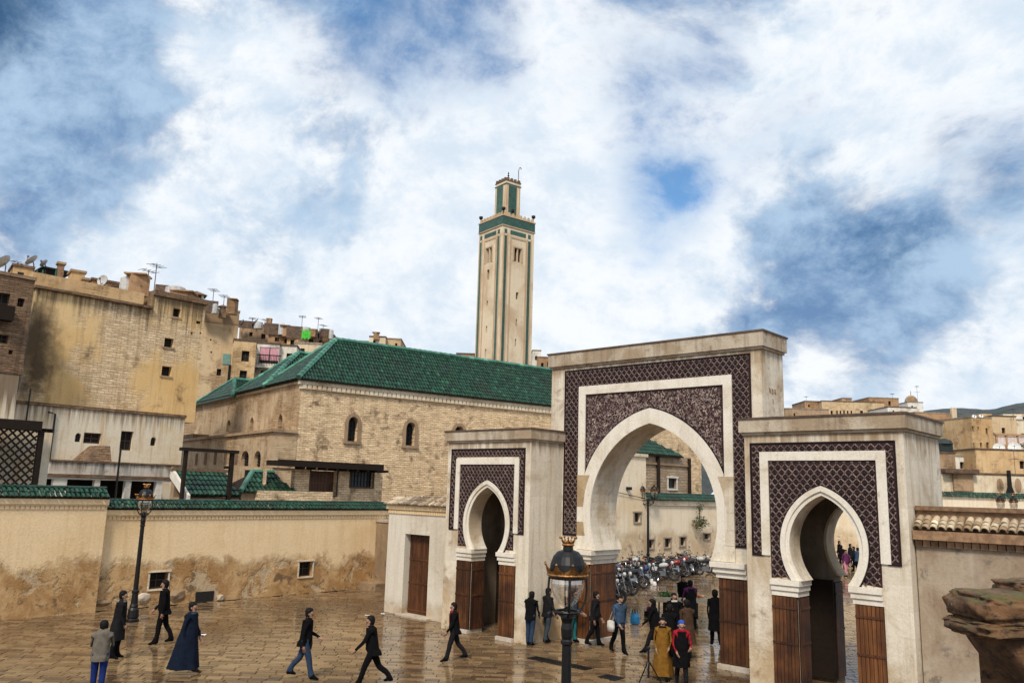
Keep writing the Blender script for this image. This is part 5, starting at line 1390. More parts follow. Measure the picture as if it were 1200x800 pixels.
# green framed canopy
o = at_depth(38, 330, 50.0); W_ = Wall(o, 86); r = W_.rect(37, 313, 86, 330)
t = thing('roof_canopy', 'black tarpaulin canopy on green poles on the tenement roof', 'canopy', tuple(W_.p(0, 0, r[1])))
za, zb_, zc_ = W_.at(38, 321)[1], W_.at(50, 312.5)[1], W_.at(86, 320)[1]; aa, ab, ac = W_.at(36, 320)[0], W_.at(50, 313)[0], W_.at(86, 320)[0]
b = MB()
for u, v in (((aa, za), (ab, zb_)), ((ab, zb_), (ac, zc_))):
    b.prism([u, v, (v[0], v[1] + .07), (u[0], u[1] + .07)], -2.6, .0, W_.to3)
MT['tarp'] = simple('black_tarpaulin', (.012, .022, .018), .6, scale=3); b.build('cover', MT['tarp'], t)
b = MB(); b.obox(W_.O, W_.e, W_.n, aa, ac, -2.5, -2.44, r[1] - .6, min(za, zc_)); b.build('back_sheet', MT['tarp'], t)
MT['green_paint'] = simple('green_paint', (.02, .12, .07), .5)
for px in (43, 50, 65.5, 68): a_ = W_.at(px, 322)[0]; b = MB(); b.tube([W_.p(a_, -.05, r[1] - .6), W_.p(a_, -.05, W_.at(px, 316)[1])], .06, 5); b.build('pole', MT['green_paint'], t)
# roof kiosks
for (x0, y0, x1, y1, lb) in ((221, 339, 239, 354.5, 'open timber kiosk with pyramid cap on the tenement roof'), (257.5, 356, 265, 365, 'tiny capped kiosk on the tower house roof')):
    Dk = 49.5 if x0 < 240 else 69.5
    o = at_depth(x0, y1, Dk); W_ = Wall(o, 70); r = W_.rect(x0, y0, x1, y1); w_ = r[2] - r[0]; zt_ = r[1] + (r[3] - r[1]) * .62
    t = thing('roof_kiosk', lb, 'kiosk', tuple(W_.p(w_ / 2, -w_ / 2, r[1])))
    b = MB(); b.obox(W_.O, W_.e, W_.n, 0, w_, -w_, 0, r[1] - .5, r[1] + (zt_ - r[1]) * .35); b.build('base', MT['house_brown'], t)
    for a_, c_ in ((.1, -.1), (w_ - .1, -.1), (.1, -w_ + .1), (w_ - .1, -w_ + .1), (w_ / 2, -.1)):
        b = MB(); b.obox(W_.O, W_.e, W_.n, a_ - .07, a_ + .07, c_ - .07, c_ + .07, r[1] + (zt_ - r[1]) * .35, zt_); b.build('post', MT['house_cream'], t)
    b = MB(); g = .15; P = [W_.p(-g, g, zt_), W_.p(w_ + g, g, zt_), W_.p(w_ + g, -w_ - g, zt_), W_.p(-g, -w_ - g, zt_)]; b.add(P + [W_.p(w_ / 2, -w_ / 2, r[3])], [(0, 1, 4), (1, 2, 4), (2, 3, 4), (3, 0, 4), (3, 2, 1, 0)]); b.build('roof', MT['dark_house'], t)
# bright green sheet
o = at_depth(354, 400, 83); W_ = Wall(o, 46); r = W_.rect(353.5, 387, 364, 398)
MT['lime'] = simple('lime_green_sheet', (.11, .62, .07), .7, col2=(.07, .45, .05), scale=4)
mb = MB(); n = 8
mb.strip([W_.p(r[0] + (r[2] - r[0]) * k / n, .1 * (k % 2), r[3] - .1 * abs(k - 4) / 4) for k in range(n + 1)], [W_.p(r[0] + (r[2] - r[0]) * k / n, .15 * (k % 2), r[1] + .1 * (k % 3)) for k in range(n + 1)])
mb.strip([W_.p(r[0] + (r[2] - r[0]) * k / n, -.05 + .1 * (k % 2), r[3] - .1 * abs(k - 4) / 4) for k in range(n + 1)], [W_.p(r[0] + (r[2] - r[0]) * k / n, -.05 + .15 * (k % 2), r[1] + .1 * (k % 3)) for k in range(n + 1)])
mb.tube([W_.p(r[0] - .1, 0, r[3] + .05), W_.p(r[2] + .1, 0, r[3] + .05)], .03, 4)
tag(mb.build('hanging_sheet', MT['lime']), 'bright lime green sheet hung on the hillside roofs', 'sheet')

def aerial(px, y0, y1, D, label, bars=4, grp='television aerials on the rooftops'):
    p0, p1 = at_depth(px, y0, D), at_depth(px, y1, D); p1 = np.array([p0[0], p0[1], p1[2]])
    t = thing('aerial', label, 'aerial', tuple(p0), 0, grp); h = p1[2] - p0[2]; e_ = ev(42 + (px * 37) % 60 - 30)
    b = MB(); b.tube([p0 - UP * .6, p1], .028, 5); b.build('mast', MT['antenna'], t)
    b = MB(); q = p1 - UP * h * .06; ax = np.cross(e_, UP); b.tube([q - ax * .5, q + ax * .5], .02, 4)
    for i in range(bars): c = q + ax * (-.45 + .9 * i / (bars - 1)); b.tube([c - e_ * .38, c + e_ * .38], .016, 4)
    b.build('antenna_head', MT['antenna'], t)
    if h > 2:
        b = MB(); q = p1 - UP * h * .38; b.tube([q - e_ * .5, q + e_ * .5], .02, 4)
        for i in range(3): c = q + e_ * (-.4 + .4 * i); b.tube([c - ax * .3, c + ax * .3], .016, 4)
        b.build('lower_head', MT['antenna'], t)
    return t
for px, y0, y1, D, lb in ((172, 339, 315, 49, 'shorter of the twin tall aerials on the tenement roof'), (180.5, 340, 308, 49.3, 'taller of the twin tall aerials on the tenement roof'), (249, 357, 338, 66, 'thin bare aerial left of the tower house kiosk'),
                          (262, 357, 346, 69, 'stub aerial on the tower house kiosk'), (353, 390, 369, 88, 'thin aerial above the lime green sheet'), (372, 392, 371, 90, 'tall aerial right of the lime green sheet'), (439, 395, 389, 105, 'small aerial on the cream cube house'),
                          (310, 384, 374, 86, 'crooked aerial over the brown brick hillside house'), (326, 392, 381, 86, 'aerial over the tin roofed house'), (385, 393, 386, 92, 'stub aerial beside the mosque ridge end'), (20, 316, 307, 50, 'stub aerial behind the far left roof hut'), (378, 394, 380, 91, 'short aerial nearest the mosque ridge end'),
                          (295, 383, 372, 87, 'leaning aerial at the left end of the brown hillside house')):
    aerial(px, y0, y1, D, lb)
def dish(px, py, D, R, label, az=200, el=25, grp='satellite dishes on the rooftops', mat='dish'):
    c = at_depth(px, py, D); t = thing('satellite_dish', label, 'satellite dish', tuple(c - UP * R * 1.5), 0, grp)
    d = np.array([cos(rad(el)) * cos(rad(az)), cos(rad(el)) * sin(rad(az)), sin(rad(el))]); a_ = np.cross(d, UP); a_ /= np.linalg.norm(a_); b_ = np.cross(a_, d)
    mb = MB(); n = 14; rings = []
    for r_ in (0.02, .35, .7, 1.0):
        rings.append([c + (a_ * cos(2 * pi * k / n) + b_ * sin(2 * pi * k / n)) * R * r_ + d * R * .28 * r_ * r_ for k in range(n)])
    for i in range(3): mb.strip(rings[i], rings[i + 1], True)
    for i in range(3): mb.strip([q - d * .03 for q in rings[i + 1]], [q - d * .03 for q in rings[i]], True)
    mb.build('reflector', MT[mat], t, fix=False)
    m = MB(); m.tube([c - b_ * R * .9 + d * R * .25, c + d * R * .9], .02, 4); m.box(*(c + d * R * .9 - .05), *(c + d * R * .9 + .05)); m.build('feed_arm', MT['antenna'], t)
    m = MB(); m.tube([c - d * .05, c - d * .15 - UP * .1, c - d * .15 - UP * R * 1.9], .035, 5); m.build('mast', MT['antenna'], t)
for a in ((5, 308, 49, .50, 'large grey satellite dish tilted at the far left roof edge', 230, 40), (38, 306, 50.5, .42, 'pale satellite dish behind the roof canopy', 240, 45), (52, 309, 51, .28, 'small satellite dish just above the roof canopy', 235, 40), (121, 329, 51, .36, 'dark round satellite dish on the rust roof room', -60, 10),
          (300, 377, 87, .5, 'satellite dish on the brown brick hillside house', 250, 40), (284, 378, 87, .4, 'satellite dish at the left corner of the brown hillside house', 240, 30), (374, 389, 90, .45, 'satellite dish near the tall hillside aerial', 250, 35)):
    dish(*a)
# small lumps of roof clutter: water tanks, crates, rubble in mixed sizes
rc = random.Random(5)
CLUT = ['pale round water tank left end of the tenement roof clutter', 'square brick chimney beside the twin aerials', 'tin fence panel right of the twin aerials', 'round water tank left of the open timber kiosk', 'square brick chimney touching the open timber kiosk', 'tin fence panel on the tower house brick top, left end', 'round water tank on the tower house brick top',
        'square brick chimney at the right end of the tower house top', 'tin fence at the left end of the brown hillside house', 'round water tank by the crooked aerial', 'square brick chimney at the right of the brown hillside house', 'tin fence over the tin roofed low house', 'round water tank over the tin roofed low house', 'square brick chimney left of the orange hut', 'tin fence between orange hut and green sheet', 'round water tank just right of the lime green sheet', 'square brick chimney under the tall hillside aerial', 'tin fence beside the last hillside dish', 'round water tank next to the mosque ridge end', 'square brick chimney on top of the cream cube house']
spots = [(150, 338, 49), (160, 340, 49), (190, 345, 49), (205, 348, 49), (215, 351, 49), (245, 361, 69), (252, 362, 69), (272, 363, 69), (288, 380, 87), (303, 381, 87), (315, 383, 87), (320, 388, 86), (330, 388, 86), (334, 390, 86), (345, 392, 84), (358, 388, 90), (367, 391, 90), (380, 392, 91), (388, 393, 91), (441, 394.5, 105)]
for i, (px, py, D) in enumerate(spots):
    c = at_depth(px, py, D); w_ = rc.uniform(.25, .6); h_ = rc.uniform(.3, .9)
    kind = i % 3
    mb = MB()
    if kind == 0: mb.lathe([(w_, -.4), (w_ * 1.05, 0), (w_, h_ * .8), (w_ * .5, h_), (.05, h_ * 1.05)], tuple(c), 10); nm, lb, mt = 'water_tank', 'round water tank on a rooftop', 'dish'
    elif kind == 1: mb.obox(c, ev(rc.uniform(30, 90)), ev(rc.uniform(30, 90) - 90), -w_, w_, -w_, w_, -.4, h_); mb.obox(c, ev(50), ev(-40), -w_ * 1.2, w_ * 1.2, -w_ * 1.2, w_ * 1.2, h_, h_ + .08); nm, lb, mt = 'brick_chimney', 'squat brick chimney on a rooftop', 'house_rust'
    else: mb.obox(c, ev(60), ev(-30), -w_ * 1.6, w_ * 1.6, -.1, .1, -.4, h_); mb.obox(c, ev(60), ev(-30), -w_ * 1.6, -w_ * 1.4, -.6, -.1, -.4, h_ * .8); nm, lb, mt = 'roof_fence', 'patched low tin fence on a rooftop', 'tin'
    lb = (CLUT[i] if i < len(CLUT) else lb)
    tag(mb.build(nm, MT[mt]), lb, nm.replace('_', ' '), {'water_tank': 'water tanks on the rooftops', 'brick_chimney': 'squat chimneys on the rooftops', 'roof_fence': 'tin fences on the rooftops'}[nm])
# ------------------------------------------------------------------ beyond the gates
WN = Wall(at_depth(706, 640, 50.0), 86)
n0, n1, n2 = 0.0, WN.at(757, 580)[0], WN.at(846, 600)[0]
zn = WN.at(738, 534)[1]; zl = WN.at(790, 586)[1]
t = thing('whitewashed_building', 'tall whitewashed building seen through the central arch with small windows', 'building', tuple(WN.p(3, 0, 0)))
wn = [WN.rect(743, 600.5, 750.3, 611.5), WN.rect(760.3, 632, 766, 642)]
MT['cream_wall'] = masonry('cream_yard_plaster', (.80, .69, .52), (.72, .56, .37), (.40, .27, .16), (0, 1), .35, (.46, .66), .2, damp=(2.6, .9), damp_col=((.50, .36, .22), (.66, .52, .35), (.30, .2, .12)), bump=.4)
b = MB(); facade(b, WN, n0 - 6, n1, 0, zn, wn[:1], .3); b.quad(WN.p(n1, 0, zl), WN.p(n1, -2.5, zl), WN.p(n1, -2.5, zn), WN.p(n1, 0, zn)); b.quad(WN.p(n0 - 6, 0, zn), WN.p(n1, 0, zn), WN.p(n1, -2.5, zn), WN.p(n0 - 6, -2.5, zn)); b.build('wall', MT['cream_wall'], t)
b = MB(); b.obox(WN.O, WN.e, WN.n, n0 - 6, n1 + .1, -.3, .12, zn + .002, zn + .2); b.build('coping', MT['house_cream'], t)
square_frame(WN, wn[0], t, 'frame', .1); window_part(WN, wn[0], t, .25)
b = MB(); b.tube([WN.p(WN.at(716, 575)[0], .1, WN.at(716, 575)[1]), WN.p(WN.at(756, 590)[0], .08, WN.at(756, 584)[1])], .02, 4); b.build('cable', MT['iron'], t)
b = MB(); a_, z_ = WN.at(735, 572); b.obox(WN.O, WN.e, WN.n, a_ - .12, a_ + .12, 0, .3, z_ - .1, z_ + .1); b.build('wall_lamp', MT['iron'], t)
t = thing('yard_wall', 'cream yard wall with green tile coping beyond the parked motorbikes', 'wall', tuple(WN.p(n1 + 4, 0, 0))); t['kind'] = 'thing'
wl_ = [WN.rect(779, 630.5, 786, 641), WN.rect(797, 629, 803.3, 639), WN.rect(825, 625, 832, 631.5), WN.rect(760.3, 632, 766, 642)]
b = MB(); facade(b, WN, n1 + .002, n2 + 8, 0, zl, wl_, .3, -.04); b.quad(WN.p(n1, -.04, zl), WN.p(n2 + 8, -.04, zl), WN.p(n2 + 8, -.6, zl), WN.p(n1, -.6, zl)); b.build('wall_body', MT['cream_wall'], t)
b = MB(); b.obox(WN.O, WN.e, WN.n, n1 + .01, n2 + 8, -.05, .08, zl - .35, zl - .02); b.build('moulding', MT['house_cream'], t)
sl = UP * .45 - WN.n * .5; ln = np.linalg.norm(sl); sl /= ln; un = np.cross(WN.e, sl); un = un if un[2] > 0 else -un
tile_roof(WN.p(n1 + .01, .18, zl), WN.e, sl, un, n2 + 8 - n1, ln, 'coping_tiles', t, .2, .3)
b = MB(); b.obox(WN.O, WN.e, WN.n, n1 + .01, n2 + 8, -.6, .14, zl - .018, zl + .03); b.build('coping_bed', MT['dark_wood'], t)
for h in wl_: square_frame(WN, h, t, 'frame', .08, .03); window_part(WN, h, t, .25)
# stone annex with green hip roof
WX = Wall(WN.p(n1 + .1, -3.0, 0), 86)
x0_, x1_ = WX.at(744, 540)[0], WX.at(808, 540)[0]; zx = WX.at(776, 534)[1]
t = thing('stone_annex', 'grey stone annex with green hip roof and square window behind the yard wall', 'annex', tuple(WX.p(2, 0, 0)))
hw_ = WX.rect(783, 560, 792.5, 572)
b = MB(); facade(b, WX, x0_, x1_, 0, zx, [hw_], .3); b.quad(WX.p(x1_, 0, 0), WX.p(x1_, -3, 0), WX.p(x1_, -3, zx), WX.p(x1_, 0, zx)); 
MT['annex_stone'] = masonry('grey_annex_stone', (.42, .33, .24), (.33, .25, .17), (.18, .12, .08), (0, 1), .5, (.42, .6), .3, brick=(.5, .2), brick_amt=(.3, .5), brick_col=(.46, .36, .26), bump=.6); b.build('wall', MT['annex_stone'], t)
b = MB(); z_ = WX.at(776, 543.5)[1]; b.obox(WX.O, WX.e, WX.n, x0_, x1_ + .1, -.01, .12, z_ - .08, z_ + .08); b.build('string_course', MT['house_brown'], t)
square_frame(WX, hw_, t, 'frame_white', .14); window_part(WX, hw_, t, .25)
for px in (769.5, 806):
    a_ = WX.at(px, 550)[0]; b = MB(); b.tube([WX.p(a_, .15, 2), WX.p(a_, .15, zx - .05)], .13, 6); b.build('drain_pipe', MT['dark_wood'], t)
e0, e1 = WX.at(741, 533)[0] - .2, WX.at(797, 533)[0]; am = WX.at(764, 509)[0]; zr = on_wall(764, 509, WX.p(am, -1.6, 0), 86)[2]
ap_ = WX.p(am, -1.6, zr); zE = zx + .05
b = MB(); b.quad(WX.p(e0, .3, zE), WX.p(e1, .3, zE), ap_); b.quad(WX.p(e1, .3, zE), WX.p(e1, -3.5, zE), ap_); b.quad(WX.p(e0, -3.5, zE), WX.p(e0, .3, zE), ap_); rb = b.build('roof', MT['roof_bed'], t)
sv = ap_ - WX.p(am, .3, zE); ln = np.linalg.norm(sv); sv /= ln; un = np.cross(WX.e, sv); un = un if un[2] > 0 else -un
tile_roof(WX.p(e0, .3, zE), WX.e, sv, un, e1 - e0, ln, 'roof_tiles', rb, .24, .4, clip=lambda a, s: (am - e0) * s / ln < a < (e1 - e0) - (e1 - am) * s / ln)
b = MB(); b.obox(WX.O, WX.e, WX.n, e0, e1, .0, .34, zE - .1, zE - .005); b.build('eave_board', MT['dark_wood'], t)
# tuft growing out of the yard wall
def leaf_clump(name, c, R, n, mat, seed, flat_=1.0, label=None, cat=None):
    mb = MB(); rr = random.Random(seed)
    for _ in range(n):
        d = np.array([rr.gauss(0, 1), rr.gauss(0, 1), rr.gauss(0, 1)]); d /= np.linalg.norm(d); q = c + d * R * rr.uniform(.2, 1) * np.array([1, 1, flat_])
        s = rr.uniform(.04, .09) * (R / .5) ** .4; u = np.array([rr.gauss(0, 1), rr.gauss(0, 1), rr.gauss(0, 1)]); u /= np.linalg.norm(u); v = np.cross(u, d); v /= np.linalg.norm(v) + 1e-6
        mb.add([q - u * s, q + v * s * .5, q + u * s, q - v * s * .5], [(0, 1, 2, 3)])
    return mb
MT['leaf'] = simple('dry_green_leaf', (.07, .085, .028), .7, col2=(.11, .10, .05), island=.5)
a_, z_ = WN.at(815, 612); c_ = WN.p(a_, .35, z_)
t = thing('wall_bush', 'scrubby caper bush sprouting from the cream yard wall', 'bush', tuple(c_))
m = leaf_clump('foliage', c_, .75, 420, 'leaf', 3, .7); o = m.build('foliage', MT['leaf'], t, fix=False)
m = leaf_clump('foliage', c_ + UP * 1.0, .35, 160, 'leaf', 4, 1.3); m.build('foliage', MT['leaf'], t, fix=False)
m = MB(); m.tube([c_ - WN.n * .4, c_, c_ + UP * .6, c_ + UP * 1.3], [.05, .04, .03, .01], 5); m.build('stem', MT['dark_wood'], t)

# right hand side: far yard wall, houses in tiers, hills
WC = Wall(at_depth(1088, 580, 66), 44)
c1 = WC.at(1235, 580)[0]; zc1 = WC.at(1150, 583)[1]; zc2 = WC.at(1150, 556)[1]
t = thing('far_wall', 'far cream wall with dark green coping line behind the barrel tiled wall', 'wall', tuple(WC.p(5, 0, 0))); t['kind'] = 'thing'
b = MB(); b.obox(WC.O, WC.e, WC.n, -8, c1, -.5, 0, 0, zc1); b.build('wall_body', MT['cream_wall'], t)
sl = UP * .4 - WC.n * .5; ln = np.linalg.norm(sl); sl /= ln; un = np.cross(WC.e, sl); un = un if un[2] > 0 else -un
tile_roof(WC.p(-8, .15, zc1), WC.e, sl, un, c1 + 8, ln, 'coping_tiles', t, .2, .3)
t = block('terrace_house', 'pale stained terrace house with a brown boarded square behind the far cream wall', 'house', Wall(WC.p(0, -4, 0), 44), -6, c1 + 2, 0, Wall(WC.p(0, -4, 0), 44).at(1150, 556)[1], [], 'house_cream', 3.5, coping='tin')
WC4 = Wall(WC.p(0, -4, 0), 44)
r = WC4.rect(1116, 554, 1139, 575); b = MB(); b.obox(WC4.O, WC4.e, WC4.n, r[0], r[2], 0, .25, r[1], r[3]); b.build('boarding', MT['house_brown'], t)
r = WC4.rect(1103, 549.5, 1142, 554.5); b = MB(); b.obox(WC4.O, WC4.e, WC4.n, r[0], r[2], -.5, .7, r[1], r[3]); b.build('canopy', MT['tin'], t)
a_, z_ = WC4.at(1182.5, 577); b = MB(); b.prism([(a_ - .30, z_), (a_ + .30, z_), (a_ + .12, z_ + .5), (a_ + .09, z_ + 1.9), (a_ - .09, z_ + 1.9), (a_ - .12, z_ + .5)], .02, .3, WC4.to3); b.build('chimney_breast', MT['iron'], t)
for px, rr in ((1172, 13), (1193, 14)):
    r = WC4.rect(px - 4, 560, px + 4, 577); b = MB(); n = 12; cx_ = (r[0] + r[2]) / 2
    b.prism([(cx_ + (r[2] - r[0]) * .5 * cos(2 * pi * k / n), (r[1] + r[3]) / 2 + (r[3] - r[1]) * .5 * sin(2 * pi * k / n)) for k in range(n)], 0, .03, WC4.to3); b.build('patch', MT['house_brown'], t)
far = [
 ('far_house', 'yellow stained house with a dark window above the terrace house at right edge', 1143, 1240, 528, 82, 44, 'house_ochre', [(1195, 540, 1201, 549)]),
 ('far_house', 'little white house with brown door between brown hut and yellow house', 1119, 1146, 535, 84, 44, 'house_white', [(1125, 541, 1130.5, 549), (1137, 537.5, 1142, 541.5)]),
 ('far_house', 'pinkish brick hut beside the right gateway edge', 1096, 1119, 531, 83, 44, 'house_brown', []),
 ('far_house', 'tall sandy house with rusty band, right of the nearest gateway coping', 1072, 1118.5, 484.5, 112, 50, 'house_sand', [(1112, 497.5, 1115.5, 502), (1113, 506, 1116, 512), (1082.5, 492, 1088, 499)]),
 ('far_house', 'round-cornered ochre house with one lower window', 1118.5, 1139, 503, 108, 50, 'house_ochre', [(1127, 521.5, 1129.2, 527)]),
 ('far_house', 'ochre house with six small dark windows in two rows', 1138, 1162, 489.5, 104, 54, 'house_ochre', [(1138.5, 499, 1141, 505), (1145.5, 499.5, 1147.2, 504), (1155, 501.5, 1157.5, 508), (1139.5, 518.5, 1142, 524), (1148.5, 518.5, 1151, 524.2), (1156, 518, 1159, 524.8)]),
 ('far_house', 'sandy house with one square window right of the six-windowed house', 1162, 1190.5, 488, 106, 40, 'house_sand', [(1174, 501, 1178, 507.5), (1164, 507, 1165.6, 510.5)]),
 ('far_house', 'pale ochre house cut off by the right edge', 1190, 1240, 493, 110, 44, 'house_cream', [(1197, 507.5, 1201, 511)]),
 ('far_house', 'long beige house with a row of seven small windows over the gateway', 963, 1036, 471, 150, 42, 'house_sand', [(973.5, 481, 976, 486), (980, 481, 982, 486), (984, 481, 986, 486), (988.2, 481, 990.2, 486), (992.5, 481, 994.5, 486), (996.8, 481, 998.8, 486), (1008, 481, 1011.5, 484.5), (1019.5, 481, 1022, 483.5)]),
 ('far_house', 'low grey rubble house beside the central gateway edge', 920, 971, 479.5, 140, 42, 'house_brown', [(930, 484, 932, 487)]),
 ('far_house', 'small brick roof room behind the grey rubble house', 943, 961.5, 470.5, 152, 42, 'house_rust', [(947, 474, 949, 477)]),
 ('far_house', 'brown patched house right of the seven-windowed beige house', 1018, 1053, 466.5, 160, 44, 'house_rust', [(1030, 472, 1033, 476), (1041, 470, 1044, 475)]),
 ('far_house', 'long low white house above the gateway coping', 1040, 1074, 477.5, 135, 44, 'house_white', [(1046, 480.5, 1048, 483)]),
 ('far_house', 'white cube base under the small dome', 1063.5, 1081.5, 471.5, 170, 44, 'house_white', [(1068, 475, 1070, 478)]),
 ('far_house', 'thin rooftop shelter on the long beige house', 986.5, 998, 467, 155, 42, 'house_brown', []),
]
fobj = []
for i, (nm, lb, xl, xr, yt, D, an, mt, wn_) in enumerate(far):
    o, W_, a_, z_ = house(nm, lb, xl, xr, yt, D, an, mt, wn_, pane='void', coping='felt' if i % 2 else 'tin', depth=7, wdepth=.35)
    fobj.append((o, W_, a_, z_))
o, W_, a_, z_ = fobj[3]
r = W_.rect(1113.5, 482, 1119, 520); b = MB(); b.obox(W_.O, W_.e, W_.n, a_ - .6, a_ + .1, 0, .35, 0, z_ + .9); b.build('pilaster', MT['house_cream'], o)
b = MB(); b.obox(W_.O, W_.e, W_.n, 0, a_ - .62, 0, .06, z_ - 1.2, z_ - .05); b.build('rusty_band', MT['house_rust'], o)
o, W_, a_, z_ = fobj[2]
b = MB(); q = W_.rect(1103, 519.5, 1117.5, 531); b.obox(W_.O, W_.e, W_.n, q[0], q[2], -1.5, -.1, z_, z_ + 1.0); b.lathe([(1.0, 0), (.8, .35), (.3, .55)], tuple(W_.p((q[0] + q[2]) / 2, -.8, z_ + 1.0)), 10); b.build('dark_hutch', MT['tarp'], o)
# pergola and white dome
o, W_, a_, z_ = fobj[13]
dc = W_.p(a_ * .5, -1.6, z_); t = thing('dome', 'small grey dome with a tall spike on the white cube', 'dome', tuple(dc))
b = MB(); b.lathe([(1.25, 0), (1.3, .3), (1.2, .8), (.9, 1.3), (.45, 1.6), (.05, 1.7)], tuple(dc), 14); b.build('dome_shell', MT['house_brown'], t, smooth=True)
b = MB(); b.tube([dc + UP * 1.7, dc + UP * 2.6], .06, 5); b.build('spike', MT['antenna'], t)
aerial(1075.5, 472, 451, 168, 'tall mast on the white cube beside the dome')
for px, y0, y1, D, lb in ((945, 472, 464, 150, 'thin aerial over the brick roof room'), (1046, 467, 461, 160, 'aerial on the brown patched far house'), (1187.5, 487, 478, 105, 'aerial over the sandy square-window house'), (1190, 556, 526, 80, 'thin pale pole aerial before the yellow stained house')):
    aerial(px, y0, y1, D, lb)
W_ = Wall(at_depth(1167, 512, 95), 44); r = W_.rect(1168, 510.5, 1206, 525)
t = thing('pergola', 'rusty pergola with pale washing over a rooftop at right', 'pergola', tuple(W_.p(r[0], 0, r[1])))
for f in (0, .3, .65, 1): a_ = r[0] + (r[2] - r[0]) * f; b = MB(); b.obox(W_.O, W_.e, W_.n, a_ - .1, a_ + .1, -.1, .1, r[1] - 3, r[3]); b.build('post', MT['house_rust'], t)
b = MB(); b.obox(W_.O, W_.e, W_.n, r[0] - .2, r[2] + .2, -.2, .2, r[3] + .002, r[3] + .22); b.build('beam', MT['house_rust'], t)
MT['linen'] = simple('pale_pink_washing', (.72, .62, .58), .85, col2=(.6, .45, .42))
for f in (.2, .5, .82):
    a_ = r[0] + (r[2] - r[0]) * f; b = MB(); n = 6; b.strip([W_.p(a_ - .6 + 1.2 * k / n, .04 * (k % 2), r[3] - .1) for k in range(n + 1)], [W_.p(a_ - .6 + 1.2 * k / n, .06 * (k % 2), r[3] - 1.0 - .06 * (k % 3)) for k in range(n + 1)]); b.build('washing', MT['linen'], t)
m = leaf_clump('f', W_.p((r[0] + r[2]) / 2 + .4, .5, r[1] + .3), 1.0, 300, 'leaf', 8, .4); tag(m.build('potted_greenery', MT['leaf'], fix=False), 'dark green pot plants under the rooftop pergola', 'plants')
for a in ((1170.5, 525.5, 92, .62, 'left white satellite dish under the pergola', -70, 20), (1189, 525, 91, .66, 'right white satellite dish under the pergola', -80, 20), (1141.5, 488, 100, .26, 'white satellite dish on the six-windowed house', -60, 30), (1149.5, 487.5, 101, .26, 'second white satellite dish on the six-windowed house roof', -60, 30)):
    MT['dish_white'] = MT.get('dish_white') or simple('white_dish_paint', (.78, .77, .74), .5)
    dish(*a, mat='dish_white')
# distant quarter: many little pale houses on the slope
rr = random.Random(9)
ORD = 'first second third fourth fifth sixth seventh eighth ninth tenth eleventh twelfth thirteenth fourteenth fifteenth sixteenth seventeenth last'.split()
SLP = sorted(rr.uniform(1112, 1215) for _ in range(18))
for i in range(18):
    px = SLP[i]; py = rr.uniform(486, 500) if px < 1150 else rr.uniform(484, 494)
    D = 220 + (500 - py) * 9 + rr.uniform(-15, 15); O = at_depth(px, py, D); W_ = Wall(O, 42 + rr.uniform(-25, 25)); w_ = rr.uniform(4, 8); h_ = rr.uniform(4, 7)
    t = thing('slope_house', 'tiny flat-roofed house on the far slope, %s from the left of eighteen' % ORD[i], 'house', tuple(W_.p(w_ / 2, 0, O[2] - h_)), 0, 'tiny houses on the far slope')
    b = MB(); zt_ = O[2]; facade(b, W_, 0, w_, zt_ - h_ - 6, zt_, [(w_ * .25, zt_ - 2.4, w_ * .45, zt_ - 1.2), (w_ * .6, zt_ - 2.4, w_ * .8, zt_ - 1.2)], .4); b.quad(W_.p(w_, 0, 0), W_.p(w_, -6, 0), W_.p(w_, -6, zt_), W_.p(w_, 0, zt_)); b.quad(W_.p(0, 0, zt_), W_.p(w_, 0, zt_), W_.p(w_, -6, zt_), W_.p(0, -6, zt_)); b.quad(W_.p(0, -6, 0), W_.p(0, 0, 0), W_.p(0, 0, zt_), W_.p(0, -6, zt_))
    b.build('wall', MT[rr.choice(('house_white', 'house_white', 'house_cream', 'house_sand', 'house_ochre'))], t)
    b = MB()
    for f in (.25, .6): b.obox(W_.O, W_.e, W_.n, w_ * f, w_ * (f + .2), -.45, -.38, zt_ - 2.4, zt_ - 1.2)
    b.build('window_glass', MT['void'], t)
# hills
m_, t_, b_ = new_mat('haze_tinted_wooded_hillside'); pos = t_.n('ShaderNodeNewGeometry').outputs['Position']
f1 = t_.noise(pos, .012, 8, .65); f2 = t_.noise(pos, .06, 6, .7)
cc_ = t_.mix(t_.step(f1, .42, .6), (.030, .042, .040, 1), (.075, .070, .062, 1)); cc_ = t_.mix(t_.step(f2, .45, .6), cc_, (.022, .034, .034, 1))  # bluish tint in these woodland colours stands in for distance haze
t_.put(b_.inputs['Base Color'], cc_); b_.inputs['Roughness'].default_value = 1; MT['hill'] = m_
ridge = [(-300, 520), (0, 500), (300, 500), (600, 505), (850, 500), (950, 494), (1040, 487), (1062, 484), (1090, 480.5), (1112, 478), (1135, 478), (1160, 480), (1185, 474), (1215, 469), (1300, 452), (1450, 440), (1700, 470)]
rx, ry = [q[0] for q in ridge], [q[1] for q in ridge]
mb = MB(); cols = []
rr = random.Random(4)
for px in np.linspace(-300, 1700, 260):
    py = np.interp(px, rx, ry) + rr.uniform(-.5, .5)
    top = at_depth(px, py, 1250.0); base = np.array([top[0], top[1]]); dirn = base / np.linalg.norm(base)
    col = []
    for f, g in ((-700, 0.02), (-560, .2), (-420, .42), (-280, .66), (-140, .87), (0, 1.0), (250, .8), (600, .2)):
        q = base + dirn * f; z = 4 + (top[2] - 4) * g + (rr.uniform(-3, 3) if f < 0 else 0)
        col.append((q[0], q[1], z))
    cols.append(col)
for i in range(len(cols) - 1): mb.strip(cols[i], cols[i + 1])
tag(mb.build('hills', MT['hill'], smooth=True), kind='structure')
